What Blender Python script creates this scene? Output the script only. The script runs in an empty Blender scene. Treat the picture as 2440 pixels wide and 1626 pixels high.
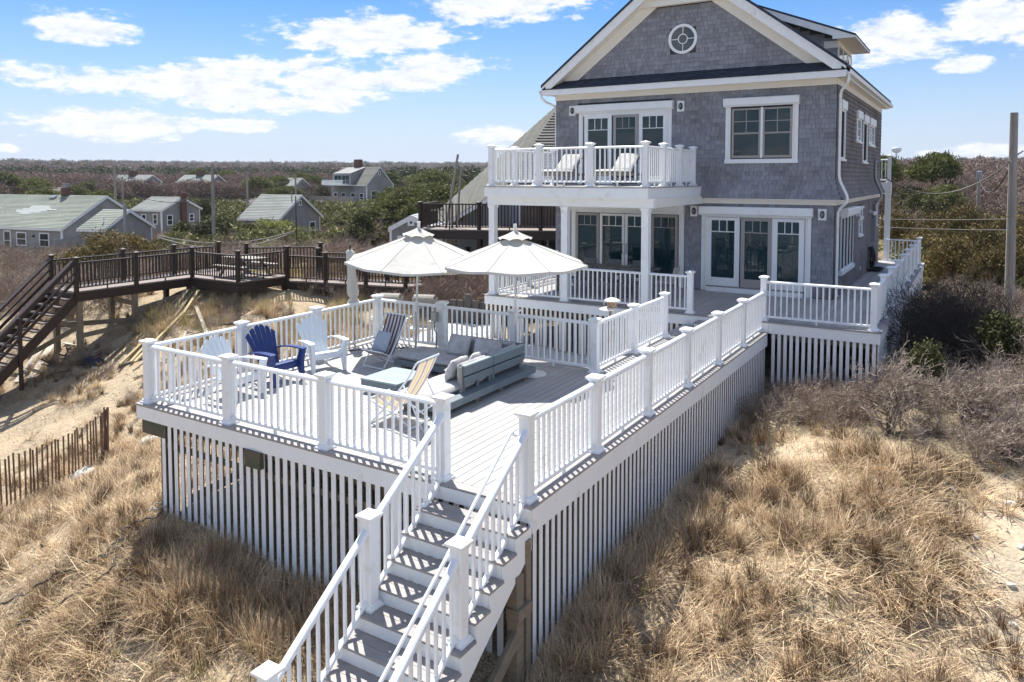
import bpy, math, random
import numpy as np
from mathutils import Vector, Matrix, Euler
random.seed(7); rng = np.random.default_rng(7)
R = math.radians; PI = math.pi
S = bpy.context.scene
COL = S.collection
# ---------------------------------------------------------------- camera
CAM = Vector((3.988, -6.879, 3.555))
cd = bpy.data.cameras.new('camera'); cam = bpy.data.objects.new('camera', cd); COL.objects.link(cam)
cam.location = CAM; cam.rotation_euler = (PI/2 - .0534, 0, .552)
cd.lens = 26.54; cd.sensor_width = 36; cd.shift_y = -.1205; cd.clip_start = .1; cd.clip_end = 9000
S.camera = cam
# ---------------------------------------------------------------- light and exposure
SUN = Vector((-.47, .40, 1)).normalized()          # direction towards the sun
W = bpy.data.worlds.new('World'); S.world = W; W.use_nodes = True
S.view_settings.view_transform = 'Standard'; S.view_settings.look = 'None'
S.view_settings.gamma = 1; S.view_settings.use_curve_mapping = False
S.view_settings.exposure = 1.04
SKY_STRENGTH = .090
sl = bpy.data.lights.new('sun', 'SUN'); sl.energy = 4.25; sl.angle = R(.53); sl.color = (1, .95, .865)
so = bpy.data.objects.new('sun', sl); COL.objects.link(so); so.location = (-20, 20, 40)
so.rotation_euler = (-SUN).to_track_quat('-Z', 'Y').to_euler()
def nd(nt, t, **k):
    n = nt.nodes.new(t)
    for a, v in k.items():
        if a.startswith('i_'):
            key = a[2:]; n.inputs[int(key) if key.isdigit() else key.replace('_', ' ')].default_value = v
        else: setattr(n, a, v)
    return n
nt = W.node_tree; nt.nodes.clear(); L = nt.links.new
sky = nd(nt, 'ShaderNodeTexSky', sky_type='NISHITA', sun_disc=False)
sky.sun_elevation = math.asin(SUN.z); sky.sun_rotation = math.atan2(SUN.x, SUN.y)
sky.altitude = 10; sky.air_density = 1.0; sky.dust_density = .15; sky.ozone_density = 3.2
def mth(op, a, b=None, c=None, clamp=False, nt=nt):
    n = nd(nt, 'ShaderNodeMath', operation=op, use_clamp=clamp)
    for i, v in enumerate((a, b, c)):
        if v is None: continue
        if isinstance(v, (int, float)): n.inputs[i].default_value = v
        else: nt.links.new(v, n.inputs[i])
    return n.outputs[0]
tc = nd(nt, 'ShaderNodeTexCoord'); sep = nd(nt, 'ShaderNodeSeparateXYZ'); L(tc.outputs['Generated'], sep.inputs[0])
az = mth('MULTIPLY', mth('ARCTAN2', mth('MULTIPLY', sep.outputs[0], -1), sep.outputs[1]), 57.2958)
el = mth('MULTIPLY', mth('ARCSINE', sep.outputs[2]), 57.2958)
cv = nd(nt, 'ShaderNodeCombineXYZ'); L(mth('MULTIPLY', az, .16), cv.inputs[0]); L(mth('MULTIPLY', el, .42), cv.inputs[1])
n1 = nd(nt, 'ShaderNodeTexNoise', i_Scale=1.0, i_Detail=7, i_Roughness=.62, i_Distortion=.25); L(cv.outputs[0], n1.inputs['Vector'])
n2 = nd(nt, 'ShaderNodeTexNoise', i_Scale=3.4, i_Detail=9, i_Roughness=.66); L(cv.outputs[0], n2.inputs['Vector'])
# the cloud banks in view: azimuth left of north, elevation, half width, half height (degrees)
CL = [(61.2,9.8,3.6,1.0),(60,6.3,7,1.0),(51.5,6.1,7,1.7),(55.6,6.3,5,1.2),(42.2,10.3,7.2,1.6),(37.4,8.3,5,1.3),(32,13,6.5,1.9),
      (59.3,3.5,4.4,1.1),(51.1,3.65,2.6,.5),(31.5,3.1,3.9,.8),(27,3.4,3,.8),(4.6,9.2,4,1.8),(-.5,9.9,3.6,1.4),(1.0,7.3,1.7,.6),(-.5,1.7,2.4,.6),
      (46.3,5.3,3.6,.7),(45.5,7.3,5.6,1.6),(39.5,7.4,5,1.0),(50,7.4,3,.9),(2.9,1.55,.9,.3),(65.4,1.8,.8,.25),(-6,9,5,2.2),(74,8,6,2),(48,17,8,2.4),(20,19,9,2.6),(-14,4,5,1.2),(80,3.5,6,.9)]
mask = None
for a0, e0, sa, se in CL:
    dx = mth('MULTIPLY', mth('SUBTRACT', az, a0), 1/sa); dy = mth('MULTIPLY', mth('SUBTRACT', el, e0), 1/se)
    v = mth('SUBTRACT', 1.0, mth('SQRT', mth('ADD', mth('MULTIPLY', dx, dx), mth('MULTIPLY', dy, dy))))
    mask = v if mask is None else mth('MAXIMUM', mask, v)
# unseen scattered clouds over the rest of the sky, spread overhead to brighten shade
far = mth('MULTIPLY', mth('SUBTRACT', mth('ABSOLUTE', mth('SUBTRACT', az, 32)), 55), .05, clamp=True); far = mth('MAXIMUM', far, mth('MULTIPLY', mth('SUBTRACT', el, 20), .06, clamp=True))
mask = mth('MAXIMUM', mask, mth('SUBTRACT', mth('MULTIPLY', far, mth('MULTIPLY', n1.outputs[0], 1.3)), .62))
nz = mth('ADD', mth('MULTIPLY', mth('SUBTRACT', n1.outputs[0], .5), 2.3), mth('MULTIPLY', mth('SUBTRACT', n2.outputs[0], .5), 1.9))
cm = nd(nt, 'ShaderNodeMapRange', interpolation_type='SMOOTHSTEP'); cm.inputs[1].default_value = -.12; cm.inputs[2].default_value = .42
L(mth('ADD', mth('MAXIMUM', mask, -1.2), nz), cm.inputs[0])
shade = nd(nt, 'ShaderNodeMix', data_type='RGBA'); shade.inputs[6].default_value = (3.9, 4.2, 4.8, 1); shade.inputs[7].default_value = (5.9, 6.0, 6.2, 1)
L(mth('MULTIPLY', mth('SUBTRACT', n2.outputs[0], .28), 3.2, clamp=True), shade.inputs[0])
# haze towards the horizon
hz = nd(nt, 'ShaderNodeMix', data_type='RGBA'); hz.inputs[7].default_value = (2.95, 3.6, 4.9, 1)
L(mth('POWER', mth('SUBTRACT', 1.0, mth('MULTIPLY', el, 1/13.0, clamp=True)), 1.6), hz.inputs[0])
sat = nd(nt, 'ShaderNodeHueSaturation', i_Saturation=1.32, i_Value=.74); tint = nd(nt, 'ShaderNodeMix', data_type='RGBA', blend_type='MULTIPLY'); tint.inputs[0].default_value = 1; tint.inputs[7].default_value = (.96, .93, 1.0, 1); L(sky.outputs[0], tint.inputs[6]); L(tint.outputs[2], sat.inputs['Color']); L(sat.outputs[0], hz.inputs[6])
mx = nd(nt, 'ShaderNodeMix', data_type='RGBA'); L(mth('MULTIPLY', cm.outputs[0], .96), mx.inputs[0]); L(hz.outputs[2], mx.inputs[6]); L(shade.outputs[2], mx.inputs[7])
bg = nd(nt, 'ShaderNodeBackground', i_Strength=SKY_STRENGTH); L(mx.outputs[2], bg.inputs[0])
ow = nd(nt, 'ShaderNodeOutputWorld'); L(bg.outputs[0], ow.inputs[0])
# ---------------------------------------------------------------- materials
def M(name, col, rough=.6, var=.12, scale=4, stretch=(1,1,1), bump=0, bscale=None, rnd=0, island=0, col2=None, c2s=1.5, c2c=.5, c2w=.12, spec=.5, trans=0, metal=0, ior=None, det=5, dist=.01):
    m = bpy.data.materials.new(name); m.use_nodes = True; t = m.node_tree; P = t.nodes['Principled BSDF']
    g = nd(t, 'ShaderNodeNewGeometry'); mp = nd(t, 'ShaderNodeMapping'); mp.inputs['Scale'].default_value = stretch
    t.links.new(g.outputs['Position'], mp.inputs[0])
    n = nd(t, 'ShaderNodeTexNoise', i_Scale=scale, i_Detail=det, i_Roughness=.6); t.links.new(mp.outputs[0], n.inputs['Vector'])
    c = nd(t, 'ShaderNodeMix', data_type='RGBA'); c.inputs[6].default_value = (*[x*(1-var*1.6) for x in col], 1); c.inputs[7].default_value = (*[min(1, x*(1+var*1.6)) for x in col], 1)
    t.links.new(n.outputs[0], c.inputs[0]); out = c.outputs[2]
    if col2:
        n3 = nd(t, 'ShaderNodeTexNoise', i_Scale=c2s, i_Detail=6, i_Roughness=.65); t.links.new(g.outputs['Position'], n3.inputs['Vector'])
        mr = nd(t, 'ShaderNodeMapRange'); mr.inputs[1].default_value = c2c-c2w; mr.inputs[2].default_value = c2c+c2w; t.links.new(n3.outputs[0], mr.inputs[0])
        c3 = nd(t, 'ShaderNodeMix', data_type='RGBA'); t.links.new(mr.outputs[0], c3.inputs[0]); t.links.new(out, c3.inputs[6]); c3.inputs[7].default_value = (*col2, 1); out = c3.outputs[2]
    if rnd or island:
        hs = nd(t, 'ShaderNodeHueSaturation'); a = 1.0
        oi = nd(t, 'ShaderNodeObjectInfo')
        r = mth('ADD', mth('MULTIPLY', g.outputs['Random Per Island'], island, nt=t), mth('MULTIPLY', oi.outputs['Random'], rnd, nt=t), nt=t)
        t.links.new(mth('ADD', r, 1-(rnd+island)/2, nt=t), hs.inputs['Value']); t.links.new(out, hs.inputs['Color']); out = hs.outputs[0]
    t.links.new(out, P.inputs['Base Color'])
    P.inputs['Roughness'].default_value = rough; P.inputs['Metallic'].default_value = metal; P.inputs['Specular IOR Level'].default_value = spec
    if ior: P.inputs['IOR'].default_value = ior
    if bump:
        n4 = nd(t, 'ShaderNodeTexNoise', i_Scale=bscale or scale*2, i_Detail=6, i_Roughness=.6); t.links.new(mp.outputs[0], n4.inputs['Vector'])
        b = nd(t, 'ShaderNodeBump', i_Strength=bump, i_Distance=dist); t.links.new(n4.outputs[0], b.inputs['Height']); t.links.new(b.outputs[0], P.inputs['Normal'])
    if trans:
        tr = nd(t, 'ShaderNodeBsdfTranslucent'); t.links.new(out, tr.inputs[0]); mxs = nd(t, 'ShaderNodeMixShader'); mxs.inputs[0].default_value = trans
        o = t.nodes['Material Output']; t.links.new(P.outputs[0], mxs.inputs[1]); t.links.new(tr.outputs[0], mxs.inputs[2]); t.links.new(mxs.outputs[0], o.inputs[0])
    return m
white = M('white_paint', (.835,.86,.88), .42, .035, 2.5, bump=.12, bscale=30, col2=(.66,.645,.60), c2s=3.1, c2c=.67, c2w=.10)
cream = M('cream_trim', (.82,.80,.75), .5, .03, 2)
rawslat = M('raw_cedar_edge', (.20,.165,.14), .85, .2, 8, bump=.4)
deckm = M('composite_decking', (.41,.40,.395), .62, .07, 9, (9,.7,9), bump=.3, bscale=22, rnd=.2, col2=(.33,.32,.312), c2s=1.1, c2c=.58, c2w=.14)
deckd = M('composite_edge_board', (.28,.265,.265), .6, .08, 9, bump=.3, rnd=.12, col2=(.34,.32,.30), c2s=2.5, c2c=.6)
beamend = M('dark_timber_end', (.13,.11,.075), .85, .35, 6, bump=.5, bscale=20, col2=(.07,.08,.05), c2s=3, c2c=.5)
timber = M('weathered_timber', (.23,.185,.135), .85, .3, 5, (1,1,5), bump=.5, bscale=20, col2=(.15,.15,.11), c2s=2.5, c2c=.55)
greywood = M('grey_weathered_wood', (.33,.31,.28), .85, .25, 8, (1,1,6), bump=.5, bscale=24, rnd=.2)
palewood = M('bleached_plank', (.52,.48,.42), .85, .2, 8, bump=.4, rnd=.25)
yelwood = M('new_lumber', (.42,.34,.19), .8, .2, 8, bump=.3, rnd=.3)
brownw = M('dark_stained_wood', (.030,.018,.015), .55, .2, 6, bump=.3, rnd=.2)
brownt = M('dark_stair_tread', (.06,.042,.038), .6, .2, 6, bump=.3, rnd=.2)
browndeck = M('brown_walkway_boards', (.23,.19,.175), .7, .15, 6, bump=.3, rnd=.2)
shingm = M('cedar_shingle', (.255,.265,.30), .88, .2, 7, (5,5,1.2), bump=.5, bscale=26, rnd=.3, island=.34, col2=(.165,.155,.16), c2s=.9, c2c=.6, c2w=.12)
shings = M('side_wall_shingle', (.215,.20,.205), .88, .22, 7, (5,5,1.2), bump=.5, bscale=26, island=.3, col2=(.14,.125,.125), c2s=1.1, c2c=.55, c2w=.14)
wallbase = M('shingle_underlay', (.08,.078,.085), .9, .1)
roofm = M('navy_roof_shingle', (.022,.032,.05), .85, .25, 12, bump=.6, bscale=60, island=.5, col2=(.035,.05,.075), c2s=5, c2c=.5)
glass = M('dark_window_glass', (.010,.034,.044), .03, .25, 1.5, ior=1.5, spec=.5)
glassb = M('sky_window_glass', (.03,.05,.06), .04, .2, 1.5, ior=1.7, spec=.5)
screen = M('insect_screen', (.012,.014,.016), .8, .1, spec=.1)
curtain = M('window_curtain', (.30,.31,.31), .9, .2, 12, (14,14,.3))
blackp = M('black_plastic', (.015,.015,.017), .4, .1)
rubber = M('black_rubber', (.02,.02,.02), .6, .1)
lens = M('lamp_glass', (.35,.36,.36), .25, .1)
metal = M('brushed_aluminium', (.62,.62,.62), .35, .08, 9, metal=.7)
bluep = M('blue_plastic', (.010,.036,.175), .38, .05, spec=.5)
whitep = M('white_plastic', (.74,.80,.84), .4, .03)
sofaf = M('grey_cushion_fabric', (.50,.495,.50), .95, .05, 60, bump=.25, bscale=180, col2=(.36,.355,.36), c2s=3)
pillf = M('blue_grey_cushion', (.40,.45,.52), .95, .05, 60, bump=.2, bscale=150)
tealw = M('teal_grey_painted_wood', (.145,.18,.205), .6, .1, 6, bump=.3, rnd=.12)
tealtop = M('teal_washed_wood', (.26,.335,.35), .62, .1, 6, bump=.3, rnd=.15)
canvas = M('umbrella_canvas', (.58,.575,.54), .9, .035, 5, bump=.25, bscale=9, col2=(.40,.38,.33), c2s=2.6, c2c=.66, c2w=.10, trans=.16)
canvasg = M('folded_canvas', (.60,.59,.54), .9, .08, 5, bump=.4, bscale=14, trans=.1)
polem = M('white_pole', (.72,.73,.72), .4, .04)
utilp = M('utility_pole_wood', (.33,.30,.265), .9, .3, 5, (1,1,.25), bump=.6, bscale=14)
wire = M('wire', (.05,.045,.04), .6, .1)
wirel = M('pale_wire', (.38,.36,.33), .6, .1)
galv = M('galvanised_duct', (.30,.31,.32), .4, .1, metal=.5)
rock = M('pale_stone', (.55,.53,.48), .9, .2, 8, bump=.7)
shell = M('white_shell_gravel', (.60,.60,.59), .95, .35, 30, bump=1, bscale=45, dist=.03)
pebble = M('white_shell', (.68,.67,.64), .8, .1, island=.5)
clap = M('grey_clapboard', (.30,.32,.36), .8, .08, 4, (1,1,14), bump=.3)
cotw = M('cottage_shingle_wall', (.22,.22,.225), .9, .2, 3, (1,1,9), bump=.6, bscale=10, col2=(.30,.30,.295), c2s=.5)
cotl = M('pale_cottage_wall', (.36,.36,.35), .9, .2, 3, (1,1,9), bump=.6, bscale=10, col2=(.28,.27,.26), c2s=.7)
roofg = M('green_grey_roof', (.245,.275,.235), .9, .16, 2.0, (1.2,1.2,1.2), bump=.3, island=.22, col2=(.20,.225,.195), c2s=.35)
roofgrey = M('grey_roof', (.255,.27,.26), .9, .14, 3, bump=.3, island=.16, col2=(.21,.225,.215), c2s=.6)
roofn = M('brown_grey_roof', (.15,.15,.135), .9, .22, 3, bump=.4, island=.3)
panel = M('plywood_panel', (.16,.12,.10), .85, .2, 3, bump=.3)
brick = M('brick', (.13,.065,.05), .9, .3, 12, bump=.5)
redp = M('red_paint', (.30,.03,.025), .5, .1)
fencew = M('fence_picket', (.21,.14,.10), .9, .25, 8, rnd=.35)
tankm = M('water_tank_paint', (.42,.50,.56), .6, .05)
rattan = M('grey_rattan', (.20,.18,.16), .8, .2, 20)
darkf = M('dark_furniture', (.12,.125,.13), .5, .1)
# sand: pale dry sand with litter of straw where the grass grows
sandm = M('dune_sand', (.50,.415,.30), .95, .14, 1.6, bump=.9, bscale=6, dist=.08, col2=(.47,.375,.25), c2s=.8, c2c=.54, c2w=.14)
# ground colour is chosen per vertex: sand, straw litter or scrub floor
def ground_material():
    m = sandm; t = m.node_tree; P = t.nodes['Principled BSDF']; src = P.inputs['Base Color'].links[0].from_socket
    at = nd(t, 'ShaderNodeAttribute', attribute_name='cover'); sp = nd(t, 'ShaderNodeSeparateColor'); t.links.new(at.outputs['Color'], sp.inputs[0])
    n = nd(t, 'ShaderNodeTexNoise', i_Scale=3.2, i_Detail=8, i_Roughness=.75); g = nd(t, 'ShaderNodeNewGeometry'); t.links.new(g.outputs['Position'], n.inputs['Vector'])
    ns = nd(t, 'ShaderNodeTexNoise', i_Scale=26, i_Detail=5, i_Roughness=.75); t.links.new(g.outputs['Position'], ns.inputs['Vector'])
    lit = nd(t, 'ShaderNodeMix', data_type='RGBA'); lit.inputs[6].default_value = (.13,.095,.06,1); lit.inputs[7].default_value = (.56,.45,.30,1)
    mr = nd(t, 'ShaderNodeMapRange'); mr.inputs[1].default_value = .36; mr.inputs[2].default_value = .62; t.links.new(ns.outputs[0], mr.inputs[0]); t.links.new(mr.outputs[0], lit.inputs[0])
    a = nd(t, 'ShaderNodeMix', data_type='RGBA'); t.links.new(src, a.inputs[6]); t.links.new(lit.outputs[2], a.inputs[7])
    t.links.new(mth('MULTIPLY', mth('SUBTRACT', mth('ADD', sp.outputs[0], mth('MULTIPLY', n.outputs[0], .9, nt=t), nt=t), .62, nt=t), 2.5, clamp=True, nt=t), a.inputs[0])
    sc = nd(t, 'ShaderNodeMix', data_type='RGBA'); sc.inputs[6].default_value = (.13,.10,.07,1); sc.inputs[7].default_value = (.27,.22,.13,1); t.links.new(n.outputs[0], sc.inputs[0])
    b = nd(t, 'ShaderNodeMix', data_type='RGBA'); t.links.new(a.outputs[2], b.inputs[6]); t.links.new(sc.outputs[2], b.inputs[7]); t.links.new(sp.outputs[1], b.inputs[0])
    t.links.new(b.outputs[2], P.inputs['Base Color'])
ground_material()
def leafmat(name, a, b, trans=.25, rnd=.35, rough=.7):
    m = bpy.data.materials.new(name); m.use_nodes = True; t = m.node_tree; P = t.nodes['Principled BSDF']
    g = nd(t, 'ShaderNodeNewGeometry'); oi = nd(t, 'ShaderNodeObjectInfo')
    c = nd(t, 'ShaderNodeMix', data_type='RGBA'); c.inputs[6].default_value = (*a, 1); c.inputs[7].default_value = (*b, 1); t.links.new(g.outputs['Random Per Island'], c.inputs[0])
    hs = nd(t, 'ShaderNodeHueSaturation'); t.links.new(mth('ADD', mth('MULTIPLY', oi.outputs['Random'], rnd, nt=t), 1-rnd/2, nt=t), hs.inputs['Value']); t.links.new(c.outputs[2], hs.inputs['Color'])
    t.links.new(hs.outputs[0], P.inputs['Base Color']); P.inputs['Roughness'].default_value = rough; P.inputs['Specular IOR Level'].default_value = .25
    if trans:
        tr = nd(t, 'ShaderNodeBsdfTranslucent'); t.links.new(hs.outputs[0], tr.inputs[0]); mxs = nd(t, 'ShaderNodeMixShader'); mxs.inputs[0].default_value = trans
        t.links.new(P.outputs[0], mxs.inputs[1]); t.links.new(tr.outputs[0], mxs.inputs[2]); t.links.new(mxs.outputs[0], t.nodes['Material Output'].inputs[0])
    return m
straw = leafmat('dry_beach_grass', (.25,.165,.095), (.80,.64,.43), .18, .55)
strawd = leafmat('brown_dry_grass', (.10,.065,.038), (.34,.24,.15), .1, .4)
greeng = leafmat('green_beach_grass', (.20,.20,.075), (.42,.38,.17), .3, .4)
twig = leafmat('bare_twigs', (.20,.16,.13), (.54,.45,.37), 0, .3, .9)
twigb = leafmat('brown_twigs', (.16,.12,.10), (.36,.275,.225), 0, .3, .9)
twigd = leafmat('shade_dark_twigs', (.03,.026,.024), (.075,.062,.055), 0, .3, .9)  # house shade put into the colour: a darker copy of the twigs
juni = leafmat('juniper_foliage', (.035,.036,.012), (.27,.20,.075), .15, .3)
cedar = leafmat('dark_cedar_foliage', (.035,.043,.017), (.13,.13,.045), .12, .3)
pine = leafmat('pine_needles', (.075,.09,.028), (.19,.20,.07), .2, .35)
spring = leafmat('spring_leaves', (.12,.14,.04), (.31,.31,.11), .35, .35)
blossom = leafmat('white_blossom', (.5,.42,.40), (.8,.74,.70), .2, .1)
bark = M('bark', (.13,.10,.08), .95, .3, 6, bump=.6)
farw = leafmat('far_bare_wood', (.17,.12,.10), (.33,.25,.21), 0, .25, .9)
scrubm = leafmat('olive_scrub', (.10,.105,.04), (.27,.26,.10), .1, .35)
farp = leafmat('far_pine_wood', (.065,.08,.045), (.13,.14,.075), 0, .25, .9)
def stripes(name, cols, period, trans):
    m = bpy.data.materials.new(name); m.use_nodes = True; t = m.node_tree; P = t.nodes['Principled BSDF']
    tc = nd(t, 'ShaderNodeTexCoord'); sp = nd(t, 'ShaderNodeSeparateXYZ'); t.links.new(tc.outputs['Object'], sp.inputs[0])
    fr = mth('FRACT', mth('MULTIPLY', mth('ADD', sp.outputs[0], 1.0, nt=t), 1/period, nt=t), nt=t)
    r = nd(t, 'ShaderNodeValToRGB'); r.color_ramp.interpolation = 'CONSTANT'; e = r.color_ramp.elements
    while len(e) < len(cols): e.new(.5)
    for i, c in enumerate(cols): e[i].position = i/len(cols); e[i].color = (*c, 1)
    t.links.new(fr, r.inputs[0]); t.links.new(r.outputs[0], P.inputs['Base Color']); P.inputs['Roughness'].default_value = .9
    tr = nd(t, 'ShaderNodeBsdfTranslucent'); t.links.new(r.outputs[0], tr.inputs[0]); mxs = nd(t, 'ShaderNodeMixShader'); mxs.inputs[0].default_value = trans
    t.links.new(P.outputs[0], mxs.inputs[1]); t.links.new(tr.outputs[0], mxs.inputs[2]); t.links.new(mxs.outputs[0], t.nodes['Material Output'].inputs[0])
    return m
stripep = stripes('plum_striped_canvas', [(.62,.60,.60),(.135,.085,.105)], .088, .25)
stripey = stripes('yellow_striped_canvas', [(.62,.57,.44),(.60,.47,.22),(.60,.54,.50),(.36,.29,.30)], .21, .45)
# ---------------------------------------------------------------- mesh helpers
WP = {}                                            # world position of each parent
def link(o, parent=None, kind=None):
    COL.objects.link(o)
    if parent is not None: o.parent = parent
    if kind: o['kind'] = kind
    return o
def tag(o, label, cat, group=None, kind=None):
    o['label'] = label; o['category'] = cat
    if group: o['group'] = group
    if kind: o['kind'] = kind
    return o
def thing(name, label, cat, loc=(0,0,0), rotz=0, group=None):
    o = bpy.data.objects.new(name, None); o.empty_display_size = .2; COL.objects.link(o); o.location = loc; o.rotation_euler = (0,0,rotz)
    WP[o] = Vector(loc); return tag(o, label, cat, group)
class MB:
    def __init__(s): s.v = []; s.f = []; s.smooth = False
    def add(s, vs, fs):
        n = len(s.v); s.v += [tuple(v) for v in vs]; s.f += [tuple(i+n for i in f) for f in fs]; return s
    def box(s, x0, x1, y0, y1, z0, z1):
        return s.add([(x0,y0,z0),(x1,y0,z0),(x1,y1,z0),(x0,y1,z0),(x0,y0,z1),(x1,y0,z1),(x1,y1,z1),(x0,y1,z1)], [(0,3,2,1),(4,5,6,7),(0,1,5,4),(1,2,6,5),(2,3,7,6),(3,0,4,7)])
    def prism(s, prof, p0, p1, side=None, up=(0,0,1), flat=True):
        """profile of (side, up) points swept from p0 to p1; flat keeps the up axis vertical"""
        p0, p1 = Vector(p0), Vector(p1); d = (p1-p0).normalized(); up = Vector(up)
        sd = Vector(side) if side else d.cross(up)
        if sd.length < 1e-5: sd = Vector((1,0,0))
        sd.normalize(); u = up if flat else sd.cross(d).normalized()
        n = len(prof); vs = [p + sd*a + u*b for p in (p0, p1) for a, b in prof]
        return s.add(vs, [tuple(range(n))[::-1], tuple(range(n, 2*n))] + [(i, (i+1) % n, n+(i+1) % n, n+i) for i in range(n)])
    def beam(s, p0, p1, w, h, flat=False, up=(0,0,1)):
        return s.prism([(-w/2,-h/2),(w/2,-h/2),(w/2,h/2),(-w/2,h/2)], p0, p1, up=up, flat=flat)
    def tube(s, pts, rad, n=8, cap=True):
        pts = [Vector(p) for p in pts]; k = len(pts)
        if not hasattr(rad, '__len__'): rad = [rad]*k
        vs = []; pu = None
        for i, p in enumerate(pts):
            d = (pts[min(i+1, k-1)] - pts[max(i-1, 0)]).normalized()
            a = d.cross(Vector((0,0,1)) if abs(d.z) < .95 else Vector((1,0,0))).normalized()
            if pu is not None:
                a = (pu - d*pu.dot(d)).normalized()
            pu = a; b = d.cross(a)
            vs += [p + (a*math.cos(2*PI*j/n) + b*math.sin(2*PI*j/n))*rad[i] for j in range(n)]
        fs = [(i*n+j, i*n+(j+1) % n, (i+1)*n+(j+1) % n, (i+1)*n+j) for i in range(k-1) for j in range(n)]
        if cap: fs += [tuple(range(n))[::-1], tuple(range((k-1)*n, k*n))]
        return s.add(vs, fs)
    def lathe(s, prof, c=(0,0,0), n=16):
        vs = [(c[0]+r*math.cos(2*PI*j/n), c[1]+r*math.sin(2*PI*j/n), c[2]+z) for r, z in prof for j in range(n)]; k = len(prof)
        fs = [(i*n+j, i*n+(j+1) % n, (i+1)*n+(j+1) % n, (i+1)*n+j) for i in range(k-1) for j in range(n)]
        return s.add(vs, fs + [tuple(range(n))[::-1], tuple(range((k-1)*n, k*n))])
    def slab(s, pts, off):                        # planar polygon given thickness along off
        n = len(pts); pts = [Vector(p) for p in pts]; off = Vector(off)
        return s.add(pts + [p+off for p in pts], [tuple(range(n))[::-1], tuple(range(n, 2*n))] + [(i, (i+1) % n, n+(i+1) % n, n+i) for i in range(n)])
    def mesh(s, name, org=(0,0,0), mat=None):
        me = bpy.data.meshes.new(name); o = Vector(org)
        me.from_pydata([(v[0]-o.x, v[1]-o.y, v[2]-o.z) for v in s.v], [], s.f)
        if mat: me.materials.append(mat)
        if s.smooth: me.polygons.foreach_set('use_smooth', [True]*len(me.polygons))
        me.update(); return me
    def build(s, name, mat, parent=None, label=None, cat=None, group=None, kind=None, fix=True):
        """vertices are in world coordinates (or in the parent's own when it sits at the origin)"""
        a = np.array(s.v); lo, hi = a.min(0), a.max(0); org = Vector(((lo[0]+hi[0])/2, (lo[1]+hi[1])/2, lo[2]))
        me = s.mesh(name, org, mat)
        if fix:
            import bmesh
            b = bmesh.new(); b.from_mesh(me); bmesh.ops.recalc_face_normals(b, faces=b.faces); b.to_mesh(me); b.free()
        o = bpy.data.objects.new(name, me); link(o, parent, kind)
        o.location = org - (WP[parent] if parent is not None else Vector())
        WP[o] = org
        if cat: tag(o, label, cat, group)
        elif label: o['label'] = label
        return o
SLT = {}
def slat(mat, parent, x0, x1, y0, y1, z0, z1, face):
    """a skirt slat: painted on the outer face, raw wood on edges and back"""
    key = (mat.name, round(x1-x0, 3), round(y1-y0, 3), round(z1-z0, 3), face)
    if key not in SLT:
        a, b, c = key[1]/2, key[2]/2, key[3]; me = MB().box(-a, a, -b, b, 0, c).mesh('lattice_slat', mat=mat); me.materials.append(rawslat); k = 2 if face == 'front' else 3
        me.polygons.foreach_set('material_index', [0 if i == k else 1 for i in range(6)]); SLT[key] = me
    o = bpy.data.objects.new('lattice_slat', SLT[key]); link(o, parent); w = Vector(((x0+x1)/2, (y0+y1)/2, z0)); o.location = w - WP[parent]; return o
BOXC = {}
def piece(name, mat, parent, x0, x1, y0, y1, z0, z1, kind=None, label=None):
    """a box whose mesh is shared by all pieces of one size"""
    key = (name, mat.name, round(x1-x0, 3), round(y1-y0, 3), round(z1-z0, 3))
    if key not in BOXC:
        a, b, c = key[2]/2, key[3]/2, key[4]; BOXC[key] = MB().box(-a, a, -b, b, 0, c).mesh(name, mat=mat)
    o = bpy.data.objects.new(name, BOXC[key]); link(o, parent, kind); w = Vector(((x0+x1)/2, (y0+y1)/2, z0))
    o.location = w - (WP[parent] if parent is not None else Vector()); WP[o] = w
    if label: o['label'] = label
    return o
def inst(name, me, parent, loc, rot=(0,0,0), scale=None, kind=None):
    o = bpy.data.objects.new(name, me); link(o, parent, kind); w = Vector(loc)
    o.location = w - (WP[parent] if parent is not None else Vector()); o.rotation_euler = rot; WP[o] = w
    if scale: o.scale = scale
    return o
def copy_tree(o, loc=None, rotz=None, label=None, parent=None):
    c = o.copy(); COL.objects.link(c)
    if parent is not None: c.parent = parent
    if loc is not None: c.location = loc
    if rotz is not None: c.rotation_euler = (0,0,rotz)
    if label: c['label'] = label
    for ch in list(o.children): copy_tree(ch, parent=c)
    return c
def npmesh(name, v, f, mat, smooth=False):
    me = bpy.data.meshes.new(name); n, k = len(f), f.shape[1]
    me.vertices.add(len(v)); me.vertices.foreach_set('co', np.ascontiguousarray(v, dtype=np.float32).ravel())
    me.loops.add(n*k); me.loops.foreach_set('vertex_index', np.ascontiguousarray(f, dtype=np.int32).ravel())
    me.polygons.add(n); me.polygons.foreach_set('loop_start', np.arange(0, n*k, k, dtype=np.int32)); me.polygons.foreach_set('loop_total', np.full(n, k, dtype=np.int32))
    if smooth: me.polygons.foreach_set('use_smooth', np.ones(n, bool))
    me.update(calc_edges=True)
    if mat: me.materials.append(mat)
    return me
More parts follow.
